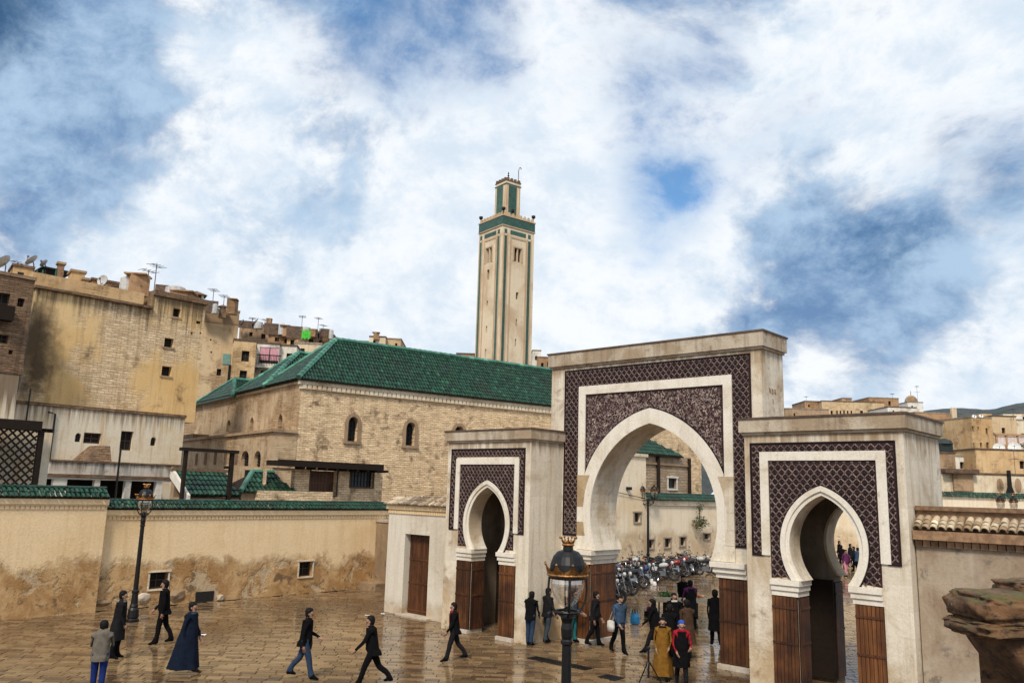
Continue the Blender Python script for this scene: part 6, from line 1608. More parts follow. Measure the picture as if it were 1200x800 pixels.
# ------------------------------------------------------------------ lamps
m_, t_, b_ = new_mat('lantern_glass')
mixs = t_.n('ShaderNodeMixShader', Fac=.30); tr = t_.n('ShaderNodeBsdfTransparent', Color=(.93, .90, .86, 1)); gl = t_.n('ShaderNodeBsdfGlossy', Roughness=.08, Color=(.9, .88, .84, 1))
t_.L.new(tr.outputs[0], mixs.inputs[1]); t_.L.new(gl.outputs[0], mixs.inputs[2]); t_.L.new(mixs.outputs[0], t_.N['Material Output'].inputs['Surface']); MT['lantern_glass'] = m_
def lantern(parent, c, s=1.0, seg=14, crown=True):
    """crowned lantern whose top sits at c; glass bowl in a hooped frame"""
    c = np.asarray(c, float); P = lambda prof: [(r * s, z * s) for r, z in prof]
    b = MB(); b.lathe(P([(.02, -.60), (.255, -.60), (.27, -.585), (.27, -.53), (.262, -.50), (.25, -.40), (.21, -.29), (.15, -.225), (.075, -.20), (.07, -.15), (.05, -.14)]), c, seg)
    lan = b.build('lantern', MT['iron'], parent, smooth=False)
    # crowns with fleurons
    def crown_ring(R, z, h, n, nm, flare):
        mb = MB(); A, B, A2 = [], [], []
        k = n * 4
        for i in range(k):
            t = 2 * pi * i / k; ph = i % 4
            hh = h * (1.0 if ph == 0 else .35 if ph == 2 else .5)
            A.append(c + s * np.array([R * cos(t), R * sin(t), z])); B.append(c + s * np.array([(R + flare * hh / h) * cos(t), (R + flare * hh / h) * sin(t), z + hh]))
        mb.strip(A, B, True)
        mb.torus(c + UP * z * s, (1, 0, 0), (0, 1, 0), R * s, .018 * s, 18, 5)
        for i in range(n):
            t = 2 * pi * i / n; q = c + s * np.array([(R + flare) * cos(t), (R + flare) * sin(t), z + h]); mb.lathe([(.003, -.022 * s), (.02 * s, 0), (.003, .022 * s)], q, 5)
        return mb.build(nm, MT['gold'], lan, fix=False)
    crown_ring(.285, -.545, .15, 9, 'large_crown', .055); crown_ring(.075, -.13, .10, 7, 'small_crown', .045)
    b = MB(); prof = [(.235, -.602), (.245, -.66), (.235, -.74), (.205, -.82), (.15, -.91), (.08, -.97), (.012, -1.0)]
    n = seg; rings = [[c + s * np.array([r * cos(2 * pi * k / n), r * sin(2 * pi * k / n), z]) for k in range(n)] for r, z in prof]
    for i in range(len(rings) - 1): b.strip(rings[i], rings[i + 1], True)
    b.build('glass_bowl', MT['lantern_glass'], lan, smooth=True)
    b = MB()
    for k in range(4):
        t = pi / 4 + pi / 2 * k; d = np.array([cos(t), sin(t), 0])
        b.tube([c + s * (d * .262 + UP * -.58), c + s * (d * .275 + UP * -.75), c + s * (d * .25 + UP * -.92), c + s * (d * .17 + UP * -1.05), c + s * (d * .07 + UP * -1.12)], .017 * s, 5)
    b.torus(c + UP * -1.05 * s, (1, 0, 0), (0, 1, 0), .17 * s, .022 * s, 16, 5); b.build('hoop_frame', MT['iron'], lan)
    b = MB(); b.lathe(P([(.02, -.98), (.05, -1.0), (.05, -1.05), (.02, -1.06)]), c, 8); b.build('bulb_holder', MT['iron'], lan)
    return lan
def post(parent, g, H, r=.07):
    g = np.asarray(g, float); b = MB()
    b.lathe([(.21, 0), (.21, .08), (.17, .12), (.19, .16), (.17, .40), (.13, .48), (.145, .52), (.115, .60), (.10, .95), (.125, .98), (.125, 1.03), (r * 1.15, 1.07), (r, H * .75), (r * .95, H - .42), (r * 1.25, H - .40), (r * 1.25, H - .36), (r, H - .34), (r * 1.15, H - .30), (r * 1.25, H - .2), (r * 1.05, H - .12), (r * 1.35, H - .05), (r * 1.1, H)], g, 12)
    return b.build('post', MT['iron'], parent)
gl_ = on_ground(155, 728); t = thing('street_lamp', 'black single lantern street lamp against the ochre wall', 'street lamp', tuple(gl_), 0, 'black lantern street lamps'); post(t, gl_, 3.62); lantern(t, gl_ + UP * 4.70)
gl_ = at_depth(666, 627, 11.7); t = thing('street_lamp', 'large crowned lantern street lamp with gilded crowns, nearest of the lamps', 'street lamp', (gl_[0], gl_[1], 0), 0, 'black lantern street lamps'); post(t, (gl_[0], gl_[1], 0), gl_[2] - 1.08); lantern(t, gl_, 1.0, 24)
def double_lamp(g, H, label):
    t = thing('double_street_lamp', label, 'street lamp', tuple(g), 0, 'twin lantern street lamps'); post(t, g, H - 1.0)
    g = np.asarray(g); d = ev(43)
    b = MB()
    for sg in (-1, 1):
        b.tube([g + UP * (H - 1.35), g + d * sg * .16 + UP * (H - 1.42), g + d * sg * .36 + UP * (H - 1.3), g + d * sg * .42 + UP * (H - 1.05)], .03, 6)
        b.torus(g + d * sg * .2 + UP * (H - 1.22), d, UP, .13, .022, 14, 5)
    b.build('scroll_arm', MT['iron'], t)
    for sg in (-1, 1): lantern(t, g + d * sg * .42 + UP * (H + .0), .92, 10)
    return t
gd = on_ground(759.5, 668); double_lamp(gd, 5.55, 'twin lantern street lamp among the motorbikes seen through the central arch')
gd = at_depth(1181, 600, 52); gd[2] = 0; double_lamp(gd, 5.5, 'twin lantern street lamp whose lanterns rise over the barrel tiled wall')

# ------------------------------------------------------------------ people
MT['skin'] = simple('skin', (.33, .18, .115), .6, scale=14, var=.15); MT['hair'] = simple('dark_hair', (.006, .0045, .004), .7, spec=.2)
CL = {}
def cloth(name, c, var=.3):
    if name not in CL: CL[name] = simple('cloth_' + name, c, .95, var=var, scale=9, bump=.25, spec=.1)
    return CL[name]
for k, c in dict(black=(.006, .0055, .0065), charcoal=(.014, .0135, .015), navy=(.008, .013, .027), jeans=(.028, .048, .09), royal=(.012, .028, .14), grey=(.15, .13, .105), slate=(.045, .06, .075), teal=(.02, .14, .15), red=(.30, .014, .024), mustard=(.22, .105, .018), blue=(.03, .09, .42), denim=(.05, .085, .14), brown=(.07, .04, .025), plum=(.12, .03, .09), white=(.62, .58, .52), pink=(.62, .26, .30)).items(): cloth(k, c)

def person(g, ang, h, label, top, legs, stride=0.0, arms=((.25, .3), (-.25, .3)), lean=.04, hair='hair', robe=None, coat=None, hat=None, scarf=None, hair_long=False, bag=None, front=None, head_down=0.0, shoe='black', group=None):
    """one continuous skinned body facing +Y locally, then turned to ang; arms = (swing, elbow bend) left/right"""
    s = h / 1.72; t = thing('person', label, 'person', (g[0], g[1], 0), rad(ang - 90), group)
    V, E, Rr, Mi = [], [], [], []
    def vert(p, r, m): V.append(np.array(p, float)); Rr.append(r); Mi.append(m); return len(V) - 1
    def link(a, b): E.append((a, b))
    # legs first to know the drop
    def leg(sx, hip, knee):
        H_ = np.array([sx * .09, 0, 0]); K = H_ + .42 * np.array([0, sin(hip), -cos(hip)]); A = K + .40 * np.array([0, sin(hip - knee), -cos(hip - knee)])
        return H_, K, A
    L = leg(-1, stride, .10 + max(0, -stride) * .9); R = leg(1, -stride, .10 + max(0, stride) * .9)
    low = min(L[2][2], R[2][2]); pz = .085 - low
    up = lambda z, dy=0: np.array([0, lean * (z - .0) * 1.0 + dy, pz + z])
    pel = vert(up(.02), .135, 1); wa = vert(up(.18), .125, 0); ch = vert(up(.37), .15, 0); sh = vert(up(.48), .115, 0); nk = vert(up(.545, .0), .055, 2)
    hd = np.array([0, lean * .6 + .015 + head_down * .05, pz + .572 - head_down * .02]); h0_ = vert(hd, .068, 2); h1_ = vert(hd + [0, .012 + head_down * .02, .075], .088, 2); h2_ = vert(hd + [0, -.005, .145], .078, 2); h3_ = vert(hd + [0, -.005, .19], .04, 2)
    nose = vert(hd + [0, .115, .045], .012, 2); chin = vert(hd + [0, .07, -.015], .03, 2)
    for a, b in ((pel, wa), (wa, ch), (ch, sh), (sh, nk), (nk, h0_), (h0_, h1_), (h1_, h2_), (h2_, h3_), (h1_, nose), (h0_, chin)): link(a, b)
    for (Hh, K, A), sx in ((L, -1), (R, 1)):
        o = np.array([0, 0, pz]); a = vert(Hh + o + [sx * .015, 0, -.05], .102, 1); k2 = vert((Hh + K) / 2 + o, .092, 1); k = vert(K + o, .076, 1); c = vert((K + A) / 2 + o + [0, -.015, .03], .070, 1); an = vert(A + o + [0, 0, .02], .058, 1); toe = vert(A + o + [sx * .015, .13, -.04], .036, 3); tip = vert(A + o + [sx * .02, .19, -.048], .026, 3); heel = vert(A + o + [0, -.05, -.045], .032, 3)
        link(pel, a); link(a, k2); link(k2, k); link(k, c); link(c, an); link(an, toe); link(toe, tip); link(an, heel)
    hands = []
    for sx, (sw, bd) in zip((-1, 1), arms):
        S_ = up(.455) + [sx * .175, 0, 0]; inw = sx * .03
        el = S_ + .285 * np.array([sx * .16, sin(sw), -cos(sw)]); wr = el + .245 * np.array([-sx * .05 - sx * bd * .22, sin(sw + bd), -cos(sw + bd)]); d = (wr - el) / np.linalg.norm(wr - el)
        hand = wr + d * .07
        a = vert(S_, .068, 0); m1 = vert((S_ + el) / 2, .056, 0); e_ = vert(el, .046, 0); m2 = vert((el + wr) / 2, .042, 0); w_ = vert(wr, .030, 2); pa = vert(hand, .036, 2)
        link(sh, a); link(a, m1); link(m1, e_); link(e_, m2); link(m2, w_); link(w_, pa)
        side = np.cross(d, [1, 0, 0]); side /= np.linalg.norm(side) + 1e-6
        for q in range(4):
            f0 = vert(hand + d * .045 + side * (q - 1.5) * .020, .0095, 2); ln = (.062, .075, .07, .052)[q]; f1 = vert(hand + d * (.045 + ln * .6) + side * (q - 1.5) * .021 - np.array([sx * .012, 0, 0]), .0088, 2); f2 = vert(hand + d * (.045 + ln) + side * (q - 1.5) * .020 - np.array([sx * .032, 0, 0]), .0075, 2)
            link(pa, f0); link(f0, f1); link(f1, f2)
        t0 = vert(wr + d * .045 + side * .035 - np.array([sx * .01, 0, 0]), .011, 2); t1 = vert(wr + d * .085 + side * .052 - np.array([sx * .02, 0, 0]), .009, 2); link(w_, t0); link(t0, t1)
        hands.append(hand)
    me = bpy.data.meshes.new('body'); me.from_pydata([tuple(v * s) for v in V], E, [])
    o = bpy.data.objects.new('body', me); COL.objects.link(o)
    md = o.modifiers.new('skin', 'SKIN'); md.use_smooth_shade = True
    sv = me.skin_vertices[0].data
    for i, r in enumerate(Rr): sv[i].radius = (r * s, r * s)
    sv[0].use_root = True
    o.modifiers.new('sub', 'SUBSURF').levels = 1; o.modifiers['sub'].render_levels = 1
    dg = bpy.context.evaluated_depsgraph_get(); me2 = bpy.data.meshes.new_from_object(o.evaluated_get(dg)); me2.name = 'body'
    bpy.data.objects.remove(o)
    me2.materials.clear()
    for m in (CL[top], CL[legs], MT['skin'], CL[shoe]): me2.materials.append(m)
    # widen the shoulders and flatten the chest, paint by the nearest bone
    VV = np.array(V) * s; seg_a = VV[[a for a, b in E]]; seg_b = VV[[b for a, b in E]]; sm = [max(Mi[a], Mi[b]) if not (Mi[a] == 0 and Mi[b] == 2) and not (Mi[a] == 1 and Mi[b] == 0) and not (Mi[a] == 0 and Mi[b] == 1) else (0 if Mi[b] != 1 else 1) for a, b in E]
    RA = np.array([Rr[a] for a, b in E]) * s; RB = np.array([Rr[b] for a, b in E]) * s
    for p in me2.polygons:
        c = np.array(p.center); ab = seg_b - seg_a; tt = np.clip(((c - seg_a) * ab).sum(1) / ((ab * ab).sum(1) + 1e-9), 0, 1); d = np.linalg.norm(c - seg_a - ab * tt[:, None], axis=1); d = d - (RA + (RB - RA) * tt) * .95; p.material_index = sm[int(d.argmin())]
    for v in me2.vertices:
        z = v.co.z / s - pz
        if .05 < z < .50 and abs(v.co.x) < .2 * s: v.co.x *= 1.22
    ob = bpy.data.objects.new('body', me2); COL.objects.link(ob); ob.parent = t
    def child(mb, nm, mt, smooth=True):
        me_ = mb.mesh(nm, mt, smooth=smooth); c = bpy.data.objects.new(nm, me_); COL.objects.link(c); c.parent = t; return c
    hdw = hd * s
    # ears, eyes and mouth
    mb = MB()
    for sx in (-1, 1): mb.lathe([(.003, -.03), (.016, -.012), (.018, .014), (.004, .03)], tuple((hd + [sx * .086, 0, .06]) * s), 6)
    child(mb, 'ear_pair', MT['skin']); mb = MB()
    for sx in (-1, 1): mb.lathe([(.002, -.009), (.011, 0), (.002, .009)], tuple((hd + [sx * .032, .088, .075]) * s), 6)
    mb.box(*((hd + [-.022, .083, .012]) * s), *((hd + [.022, .092, .018]) * s)); child(mb, 'face_features', MT['hair'])
    rr = random.Random(hash(label) % 1000)
    if hat or hair:
        mb = MB(); rings = [(.070, -.01), (.088, .04), (.096, .09), (.094, .14), (.076, .188), (.036, .21), (.005, .214)]
        if hair_long: rings = [(.085, -.10), (.105, -.04), (.112, .03)] + rings
        n = 12; st = []
        for r_, z in rings:
            st.append([tuple((hd + [r_ * cos(2 * pi * k / n), -.012 + r_ * 1.04 * sin(2 * pi * k / n) * (1 if sin(2 * pi * k / n) < 0 or z > .13 else (.15 if z < .12 else .9)), z]) * s) for k in range(n)])
        for i in range(len(st) - 1): mb.strip(st[i], st[i + 1], True)
        child(mb, 'hat' if hat else 'hair', CL[hat] if hat else MT['hair'])
    if scarf:
        mb = MB(); mb.torus((hd + [0, -.005, -.075]) * s, (1, 0, 0), (0, .95, .2), .082 * s, .040 * s, 12, 6)
        child(mb, 'scarf', CL[scarf])
    def shell(nm, mt, z_top, z_bot, w_top, w_bot, folds, sleeves=False):
        mb = MB(); n = 20; st = []; k = 9
        yb = (L[2][1] + R[2][1]) / 2
        for i in range(k + 1):
            f = i / k; z = z_top + (z_bot - z_top) * f; ring = []
            wx = w_top[0] + (w_bot[0] - w_top[0]) * f ** .8; wy = w_top[1] + (w_bot[1] - w_top[1]) * f
            cy = lean * max(z - 0, -1) * .9 + (yb * f * .5 if z < 0 else 0)
            for q in range(n):
                a = 2 * pi * q / n; am = 1 + folds * f * math.sin(a * 6 + rr.random() * .6 + i * .1)
                ring.append(tuple(np.array([wx * am * cos(a), cy + wy * am * sin(a), pz + z]) * s))
            st.append(ring)
        for i in range(k): mb.strip(st[i], st[i + 1], True)
        return child(mb, nm, mt)
    if robe: shell('robe', CL[robe], .50, -.76, (.15, .125), (.27, .28 + abs(stride) * .3), .15)
    if coat: shell('coat', CL[coat], .49, -.42, (.165, .13), (.22, .20 + abs(stride) * .15), .11)
    if not robe and not coat: shell('jacket', CL[top], .485, -.10, (.170, .128), (.185, .155 + abs(stride) * .05), .10)
    if front:
        mb = MB(); st = [[tuple((up(z) + [x, .160 - abs(x) * .28, 0]) * s) for x in (-.09, -.03, .03, .09)] for z in (.46, .38, .28, .16)]
        for i in range(3): mb.strip(st[i], st[i + 1])
        child(mb, 'shirt_front', CL[front])
    if bag:
        mb = MB(); c = (up(.0) + [bag[1] * .27, -.02, -.05]) * s; mb.lathe([(.05, -.2), (.15, -.19), (.17, -.05), (.15, .1), (.06, .13)], tuple(c), 10, .55, 1.0); mb.tube([c + [0, -.1, .1], (up(.47) + [bag[1] * .1, -.08, .03]) * s, c + [0, .1, .1]], .012, 4); child(mb, 'shoulder_bag', CL[bag[0]])
    return t
RT, LT_, AW, TO = 43, 223, 133, -47
WG_ = 'people walking across the square'
def gp(x, y): return on_ground(x, y)
person(gp(112, 817), 150, 1.70, 'person in grey beige sweater and bright blue jeans, head bent over a phone', 'grey', 'royal', .06, ((.35, 1.7), (.35, 1.7)), .06, head_down=.6, group=WG_)
person(gp(135, 772), 60, 1.84, 'person in long dark coat standing before the lamp post by the ochre wall', 'charcoal', 'black', .05, ((-.1, .2), (.1, .4)), .03, coat='charcoal', scarf='grey', group=WG_)
person(gp(188, 755), 235, 1.92, 'tall person in dark suit walking past the framed window in the ochre wall', 'black', 'black', .19, ((-.2, .35), (.25, .5)), .04, group=WG_)
person(gp(217, 789), 38, 1.82, 'person in long dark blue robe walking right, brown shoes showing', 'navy', 'black', .25, ((.2, .3), (-.2, .3)), .05, robe='navy', scarf='slate', shoe='brown', group=WG_)
person(gp(355, 796), 48, 1.80, 'person in black jacket and faded jeans walking right', 'black', 'jeans', -.30, ((.2, .9), (-.2, .3)), .06, bag=('brown', -1), group=WG_)
person(gp(434, 806), 225, 1.78, 'person in black jacket and trousers striding left with arm swinging', 'black', 'black', .40, ((.5, .3), (-.3, .5)), .12, group=WG_)
person(gp(531, 775), 228, 1.68, 'person in black with a bright red front passing the plank door', 'black', 'charcoal', .30, ((.15, .5), (-.25, .5)), .05, front='red', scarf='red', group=WG_)
person(gp(621, 756), 100, 1.70, 'person in dark jacket and jeans leaning by the pale gate pier', 'black', 'jeans', .05, ((.3, 1.2), (.2, .6)), .05, head_down=.4, group='people standing by the gate pier')
person(gp(641, 753), 70, 1.76, 'person in dark jacket and slate trousers partly behind the large lantern', 'charcoal', 'slate', .08, ((.2, .5), (.2, .4)), .02, group='people standing by the gate pier')
person(gp(671, 753), 20, 1.72, 'person in grey jacket and teal trousers beneath the large lantern glass', 'slate', 'teal', .10, ((.2, .8), (.2, .9)), .04, group='people standing by the gate pier')
person(gp(725, 766), -20, 1.78, 'person in blue denim jacket and black trousers walking through the central arch', 'denim', 'black', .22, ((-.15, .6), (.25, .5)), .07, bag=('white', 1), group=WG_)
person(gp(768, 766), 200, 1.72, 'person in dark coat with a long stride behind the tripod', 'black', 'charcoal', .42, ((.3, .6), (-.3, .5)), .16, coat='black', hair_long=True, group=WG_)
person(gp(777, 796), -60, 1.64, 'person in mustard robe with dark scarf and long dark hair', 'mustard', 'mustard', .22, ((.2, .6), (-.1, .5)), .05, robe='mustard', scarf='black', hair_long=True, bag=('black', -1), group=WG_)
person(gp(799, 803), -50, 1.66, 'person in blue knit hat, black vest and red sleeves', 'red', 'charcoal', .18, ((.3, 1.0), (.1, .7)), .03, hat='blue', scarf='red', coat='black', group=WG_)
person(gp(810, 738), 140, 1.80, 'person in dark plum coat standing at the vegetable handcart', 'plum', 'black', .12, ((.4, .6), (.3, .6)), .06, coat='charcoal', group='people around the vegetable handcart')
person(gp(801, 727), -40, 1.76, 'vendor in black hood between the two heaps on the handcart', 'black', 'black', .02, ((.2, .4), (.2, .4)), .02, hat='black', group='people around the vegetable handcart')
person(gp(839, 757), 128, 1.84, 'broad person in black walking away beside the right wooden jamb', 'black', 'black', .20, ((-.1, .2), (.15, .2)), .04, coat='black', group=WG_)
person(gp(852, 750), 140, 1.78, 'person in charcoal half hidden behind the right wooden jamb', 'charcoal', 'slate', -.2, ((.1, .2), (-.1, .2)), .04, group=WG_)
person(gp(785, 779), 120, 1.74, 'person in black behind the mustard robe, walking away', 'black', 'charcoal', .25, ((.2, .3), (-.2, .4)), .05, group=WG_)
person(gp(806, 772), 150, 1.76, 'person in dark brown jacket behind the blue knit hat', 'brown', 'black', -.22, ((-.2, .3), (.25, .3)), .05, coat='brown', group=WG_)
person(gp(790, 756), -40, 1.70, 'person in black coat and white scarf between the walkers and the handcart', 'black', 'black', .15, ((.2, .5), (.1, .6)), .03, coat='black', scarf='white', hair_long=True, group=WG_)
person(gp(697, 757), 35, 1.74, 'person in dark charcoal beside the boarded left jamb of the central arch', 'charcoal', 'black', .2, ((.2, .3), (-.2, .3)), .04, group=WG_)
for i, (px, py, an, tp, lg, lb, kw) in enumerate(((987, 668, 120, 'black', 'charcoal', 'person in black seen through the nearest horseshoe arch, leftmost of that crowd', {}), (992, 676, -30, 'plum', 'pink', 'person with pale pink trousers seen through the nearest horseshoe arch', {}), (997, 665, 30, 'charcoal', 'black', 'person in charcoal coat in the crowd seen through the nearest horseshoe arch', dict(coat='charcoal')),
                                     (1002, 670, 200, 'navy', 'black', 'person in navy jacket seen through the nearest horseshoe arch', {}), (1006, 672, 60, 'denim', 'navy', 'person in blue denim at the right of the crowd through the horseshoe arch', {}), (984, 660, 10, 'black', 'black', 'person in black hat at the back of the crowd through the horseshoe arch', dict(hat='black')))):
    person(gp(px, py), an, 1.75, lb, tp, lg, .15 * (-1) ** i, group='crowd beyond the nearest horseshoe arch', **kw)

# ------------------------------------------------------------------ motorbikes
MT['rubber'] = simple('tyre_rubber', (.014, .013, .013), .8); MT['chrome'] = simple('bike_chrome', (.30, .30, .31), .25, .9); MT['seat'] = simple('bike_seat_vinyl', (.018, .017, .018), .55)
MT['bike_glass'] = simple('headlight_glass', (.6, .6, .58), .15, .2)
def motorbike(paint, label, first_loc, rz):
    MT.setdefault('paint_' + str(paint), simple('bike_paint', paint, .25, .0, var=.15, spec=.6)); pm_ = MT['paint_' + str(paint)]
    t = thing('motorbike', label, 'motorbike', first_loc, 0, 'motorbikes parked along the yard wall')
    def put(mb, nm, m, par=None, smooth=False):
        o = bpy.data.objects.new(nm, mb.mesh(nm, m, smooth=smooth)); COL.objects.link(o); o.parent = par or t; return o
    for x in (-.62, .64):
        w_ = MB(); w_.torus((x, 0, .30), (1, 0, 0), (0, 0, 1), .245, .055, 18, 6); wh = put(w_, 'wheel', MT['rubber'])
        r_ = MB(); r_.torus((x, 0, .30), (1, 0, 0), (0, 0, 1), .195, .018, 18, 4)
        for k in range(5): a = 2 * pi * k / 5; r_.tube([(x, 0, .30), (x + .19 * cos(a), 0, .30 + .19 * sin(a))], .012, 4)
        put(r_, 'rim', MT['chrome'], wh)
        m = MB(); arc = [(x + .31 * cos(a), z_, .30 + .31 * sin(a)) for a in np.linspace(.35, 2.6, 8) for z_ in (-.07, .07)]; m.strip(arc[0::2], arc[1::2]); put(m, 'mudguard', pm_)
    f = MB()
    f.tube([(.48, 0, .86), (.30, 0, .62), (-.1, 0, .52), (-.35, 0, .58), (-.72, 0, .68)], .035, 6); f.tube([(.30, 0, .60), (.22, 0, .30), (-.2, 0, .28), (-.35, 0, .56)], .03, 6)
    for y in (-.09, .09): f.tube([(-.15, y, .34), (-.62, y, .30)], .022, 5); f.tube([(-.4, y, .62), (-.6, y, .33)], .025, 5)
    put(f, 'frame', MT['iron'])
    fk = MB()
    for y in (-.085, .085): fk.tube([(.46, y, .92), (.64, y, .30)], .024, 6)
    put(fk, 'front_fork', MT['chrome'])
    e = MB(); e.box(-.14, -.13, .26, .22, .13, .48); e.lathe([(.09, 0), (.10, .04), (.10, .16), (.07, .2)], (.14, 0, .42), 8); e.lathe([(.11, -.01), (.11, .01)], (.02, .14, .36), 8); put(e, 'engine', MT['chrome'])
    tk = MB(); n = 10; st = []
    for x, w_, h_, z in ((.36, .05, .04, .78), (.30, .12, .10, .79), (.12, .15, .13, .78), (-.06, .12, .10, .74), (-.14, .06, .05, .71)): st.append([(x, w_ * cos(2 * pi * k / n), z + h_ * sin(2 * pi * k / n)) for k in range(n)])
    for i in range(4): tk.strip(st[i], st[i + 1], True)
    tk.add(st[0], [tuple(range(n))]); put(tk, 'fuel_tank', pm_, smooth=True)
    s_ = MB(); st = []
    for x, w_, z in ((-.08, .09, .72), (-.2, .14, .75), (-.45, .14, .79), (-.72, .12, .84), (-.80, .06, .86)): st.append([(x, w_ * cos(2 * pi * k / 8), z + .055 * sin(2 * pi * k / 8)) for k in range(8)])
    for i in range(4): s_.strip(st[i], st[i + 1], True)
    s_.add(st[0], [tuple(range(8))]); s_.add(st[-1], [tuple(range(8))]); put(s_, 'seat', MT['seat'], smooth=True)
    sp_ = MB()
    for y in (-.13, .13): sp_.add([(-.2, y, .68), (-.66, y, .74), (-.60, y * .9, .54), (-.24, y * .9, .48), (-.2, y * .8, .68), (-.66, y * .8, .74), (-.60, y * .7, .54), (-.24, y * .7, .48)], [(0, 1, 2, 3), (7, 6, 5, 4), (0, 4, 5, 1), (1, 5, 6, 2), (2, 6, 7, 3), (3, 7, 4, 0)])
    put(sp_, 'side_panel', pm_)
    h_ = MB(); h_.tube([(.34, -.36, 1.02), (.42, -.2, 1.03), (.46, 0, .96), (.42, .2, 1.03), (.34, .36, 1.02)], .018, 6)
    for y in (-.36, .36): h_.tube([(.34, y * .8, 1.02), (.33, y, 1.02)], .028, 6)
    put(h_, 'handlebar', MT['iron'])
    mr = MB()
    for y in (-.3, .3): mr.tube([(.40, y * .8, 1.03), (.42, y, 1.17)], .008, 4); mr.lathe([(.005, -.045), (.05, -.02), (.05, .03), (.005, .05)], (.42, y, 1.2), 8, .35, 1)
    put(mr, 'mirrors', MT['chrome'])
    hl = MB(); hl.lathe([(.02, -.09), (.085, -.07), (.10, 0), (.085, .07), (.02, .09)], (.56, 0, .90), 10, .8, 1); put(hl, 'headlight', MT['bike_glass'], smooth=True)
    x_ = MB(); x_.tube([(.18, -.12, .36), (.16, -.16, .24), (-.2, -.17, .24), (-.78, -.18, .36)], [.02, .025, .03, .042], 7); put(x_, 'exhaust', MT['chrome'])
    tl = MB(); tl.box(-.88, -.06, .74, -.82, .06, .80); put(tl, 'tail_light', CL['red'])
    st_ = MB(); st_.tube([(-.05, .12, .28), (-.1, .30, .0)], .015, 5); put(st_, 'side_stand', MT['iron'])
    t.location = first_loc; t.rotation_euler = (rad(-7), 0, rz); t.scale = (1.12, 1.12, 1.12); t['label'] = label
    return t
paints = [((.008, .008, .009), 'black'), ((.50, .50, .49), 'white'), ((.22, .016, .016), 'dark red'), ((.04, .09, .20), 'blue'), ((.14, .14, .15), 'grey')]
spots = [(699, 710, 20, 4), (707, 701, 30, 3), (716, 694, 40, 0), (724, 690, 35, 4), (703, 690, 60, 1), (712, 684, 70, 0), (733, 686, 60, 0), (741, 683, 75, 0), (749, 681, 62, 0), (722, 677, 80, 3), (731, 674, 70, 0), (757, 677, 70, 3),
         (766, 674, 30, 0), (775, 673, 55, 1), (783, 671, 42, 0), (791, 669, 50, 2), (800, 668, 55, 2), (808, 667, 40, 0), (818, 668, 45, 1), (826, 667, 38, 0), (746, 670, 85, 1), (770, 663, 80, 0), (786, 660, 95, 0), (802, 658, 90, 4), (818, 655, 85, 0), (697, 697, 50, 0)]
where = ['nearest the wooden jamb', 'second from the wooden jamb', 'in the front rank left of the lamp', 'at the end of the front rank by the jamb', 'tucked behind the jamb corner', 'behind the first rank near the jamb', 'left of the twin lamp, first of the dark three', 'left of the twin lamp, middle of the dark three', 'just left of the twin lamp foot', 'against the whitewashed building', 'before the whitewashed building window', 'at the foot of the twin lamp',
         'first right of the twin lamp', 'second right of the twin lamp', 'mid rank below the yard wall', 'beside another red one in mid rank', 'right of its red twin in mid rank', 'between red and white bikes at the right', 'second from the right end of the rank', 'at the right end of the rank', 'behind the lamp foot near the wall', 'close to the yard wall behind the front rank', 'close to the yard wall beneath a small window', 'close to the yard wall near the bush', 'standing apart by the brick side wall', 'squeezed between jamb and front rank']
proto = {}
for i, (px, py, an, c) in enumerate(spots):
    g_ = on_ground(px, py + (7 if i % 2 else 3)); g_ = (g_[0], g_[1], 0.0); lb = paints[c][1] + ' motorbike ' + where[i]; rz = rad(an + 20 * math.sin(i * 2.3))
    if c not in proto: proto[c] = motorbike(paints[c][0], lb, g_, rz)
    else:
        o = copy_tree(proto[c], g_, 0, lb); o.rotation_euler = (rad(-7), 0, rz)

# ------------------------------------------------------------------ small things
gc = on_ground(797, 726); d = ev(43); nn = ev(-47)
t = thing('handcart', 'vegetable handcart with greens at one end and oranges at the other', 'handcart', (gc[0], gc[1], 0))
b = MB(); b.obox(gc, d, nn, -.98, 1.05, -.45, .45, .72, .80); b.obox(gc, d, nn, -1.0, 1.07, .45, .50, .72, .90); b.obox(gc, d, nn, -1.0, 1.07, -.5, -.45, .72, .90); b.build('tray', MT['house_cream'], t)
b = MB(); b.obox(gc, d, nn, -.6, .62, -.40, .40, .1, .718); b.build('box', MT['dark_wood'], t)
for sg in (-1, 1):
    b = MB(); b.torus(gc + nn * sg * .46 + UP * .28, d, UP, .25, .035, 16, 5); w_ = b.build('wheel', MT['rubber'], t)
    b = MB()
    for k in range(4): a = pi * k / 4; b.tube([gc + nn * sg * .46 + UP * .28 + (d * cos(a) + UP * sin(a)) * .24, gc + nn * sg * .46 + UP * .28 - (d * cos(a) + UP * sin(a)) * .24], .012, 4)
    b.build('spokes', MT['iron'], w_)
    b = MB(); b.tube([gc + nn * sg * .35 + d * 1.0 + UP * .74, gc + nn * sg * .35 + d * 1.45 + UP * .66], .025, 5); b.build('handle', MT['dark_wood'], t)
    b = MB(); b.tube([gc + nn * sg * .38 - d * .9 + UP * .72, gc + nn * sg * .38 - d * .9], .03, 5); b.build('leg', MT['dark_wood'], t)
MT['greens'] = simple('leafy_greens', (.08, .20, .03), .6, col2=(.04, .11, .02), island=.5); MT['oranges'] = simple('orange_fruit', (.62, .20, .03), .5, island=.25)
m = leaf_clump('g', gc - d * .55 + UP * .93, .34, 260, 'greens', 2, .5); o = tag(m.build('leafy_greens', MT['greens'], fix=False), 'heap of leafy greens on the handcart tray', 'greens', kind='stuff')
mb = MB(); rr = random.Random(1)
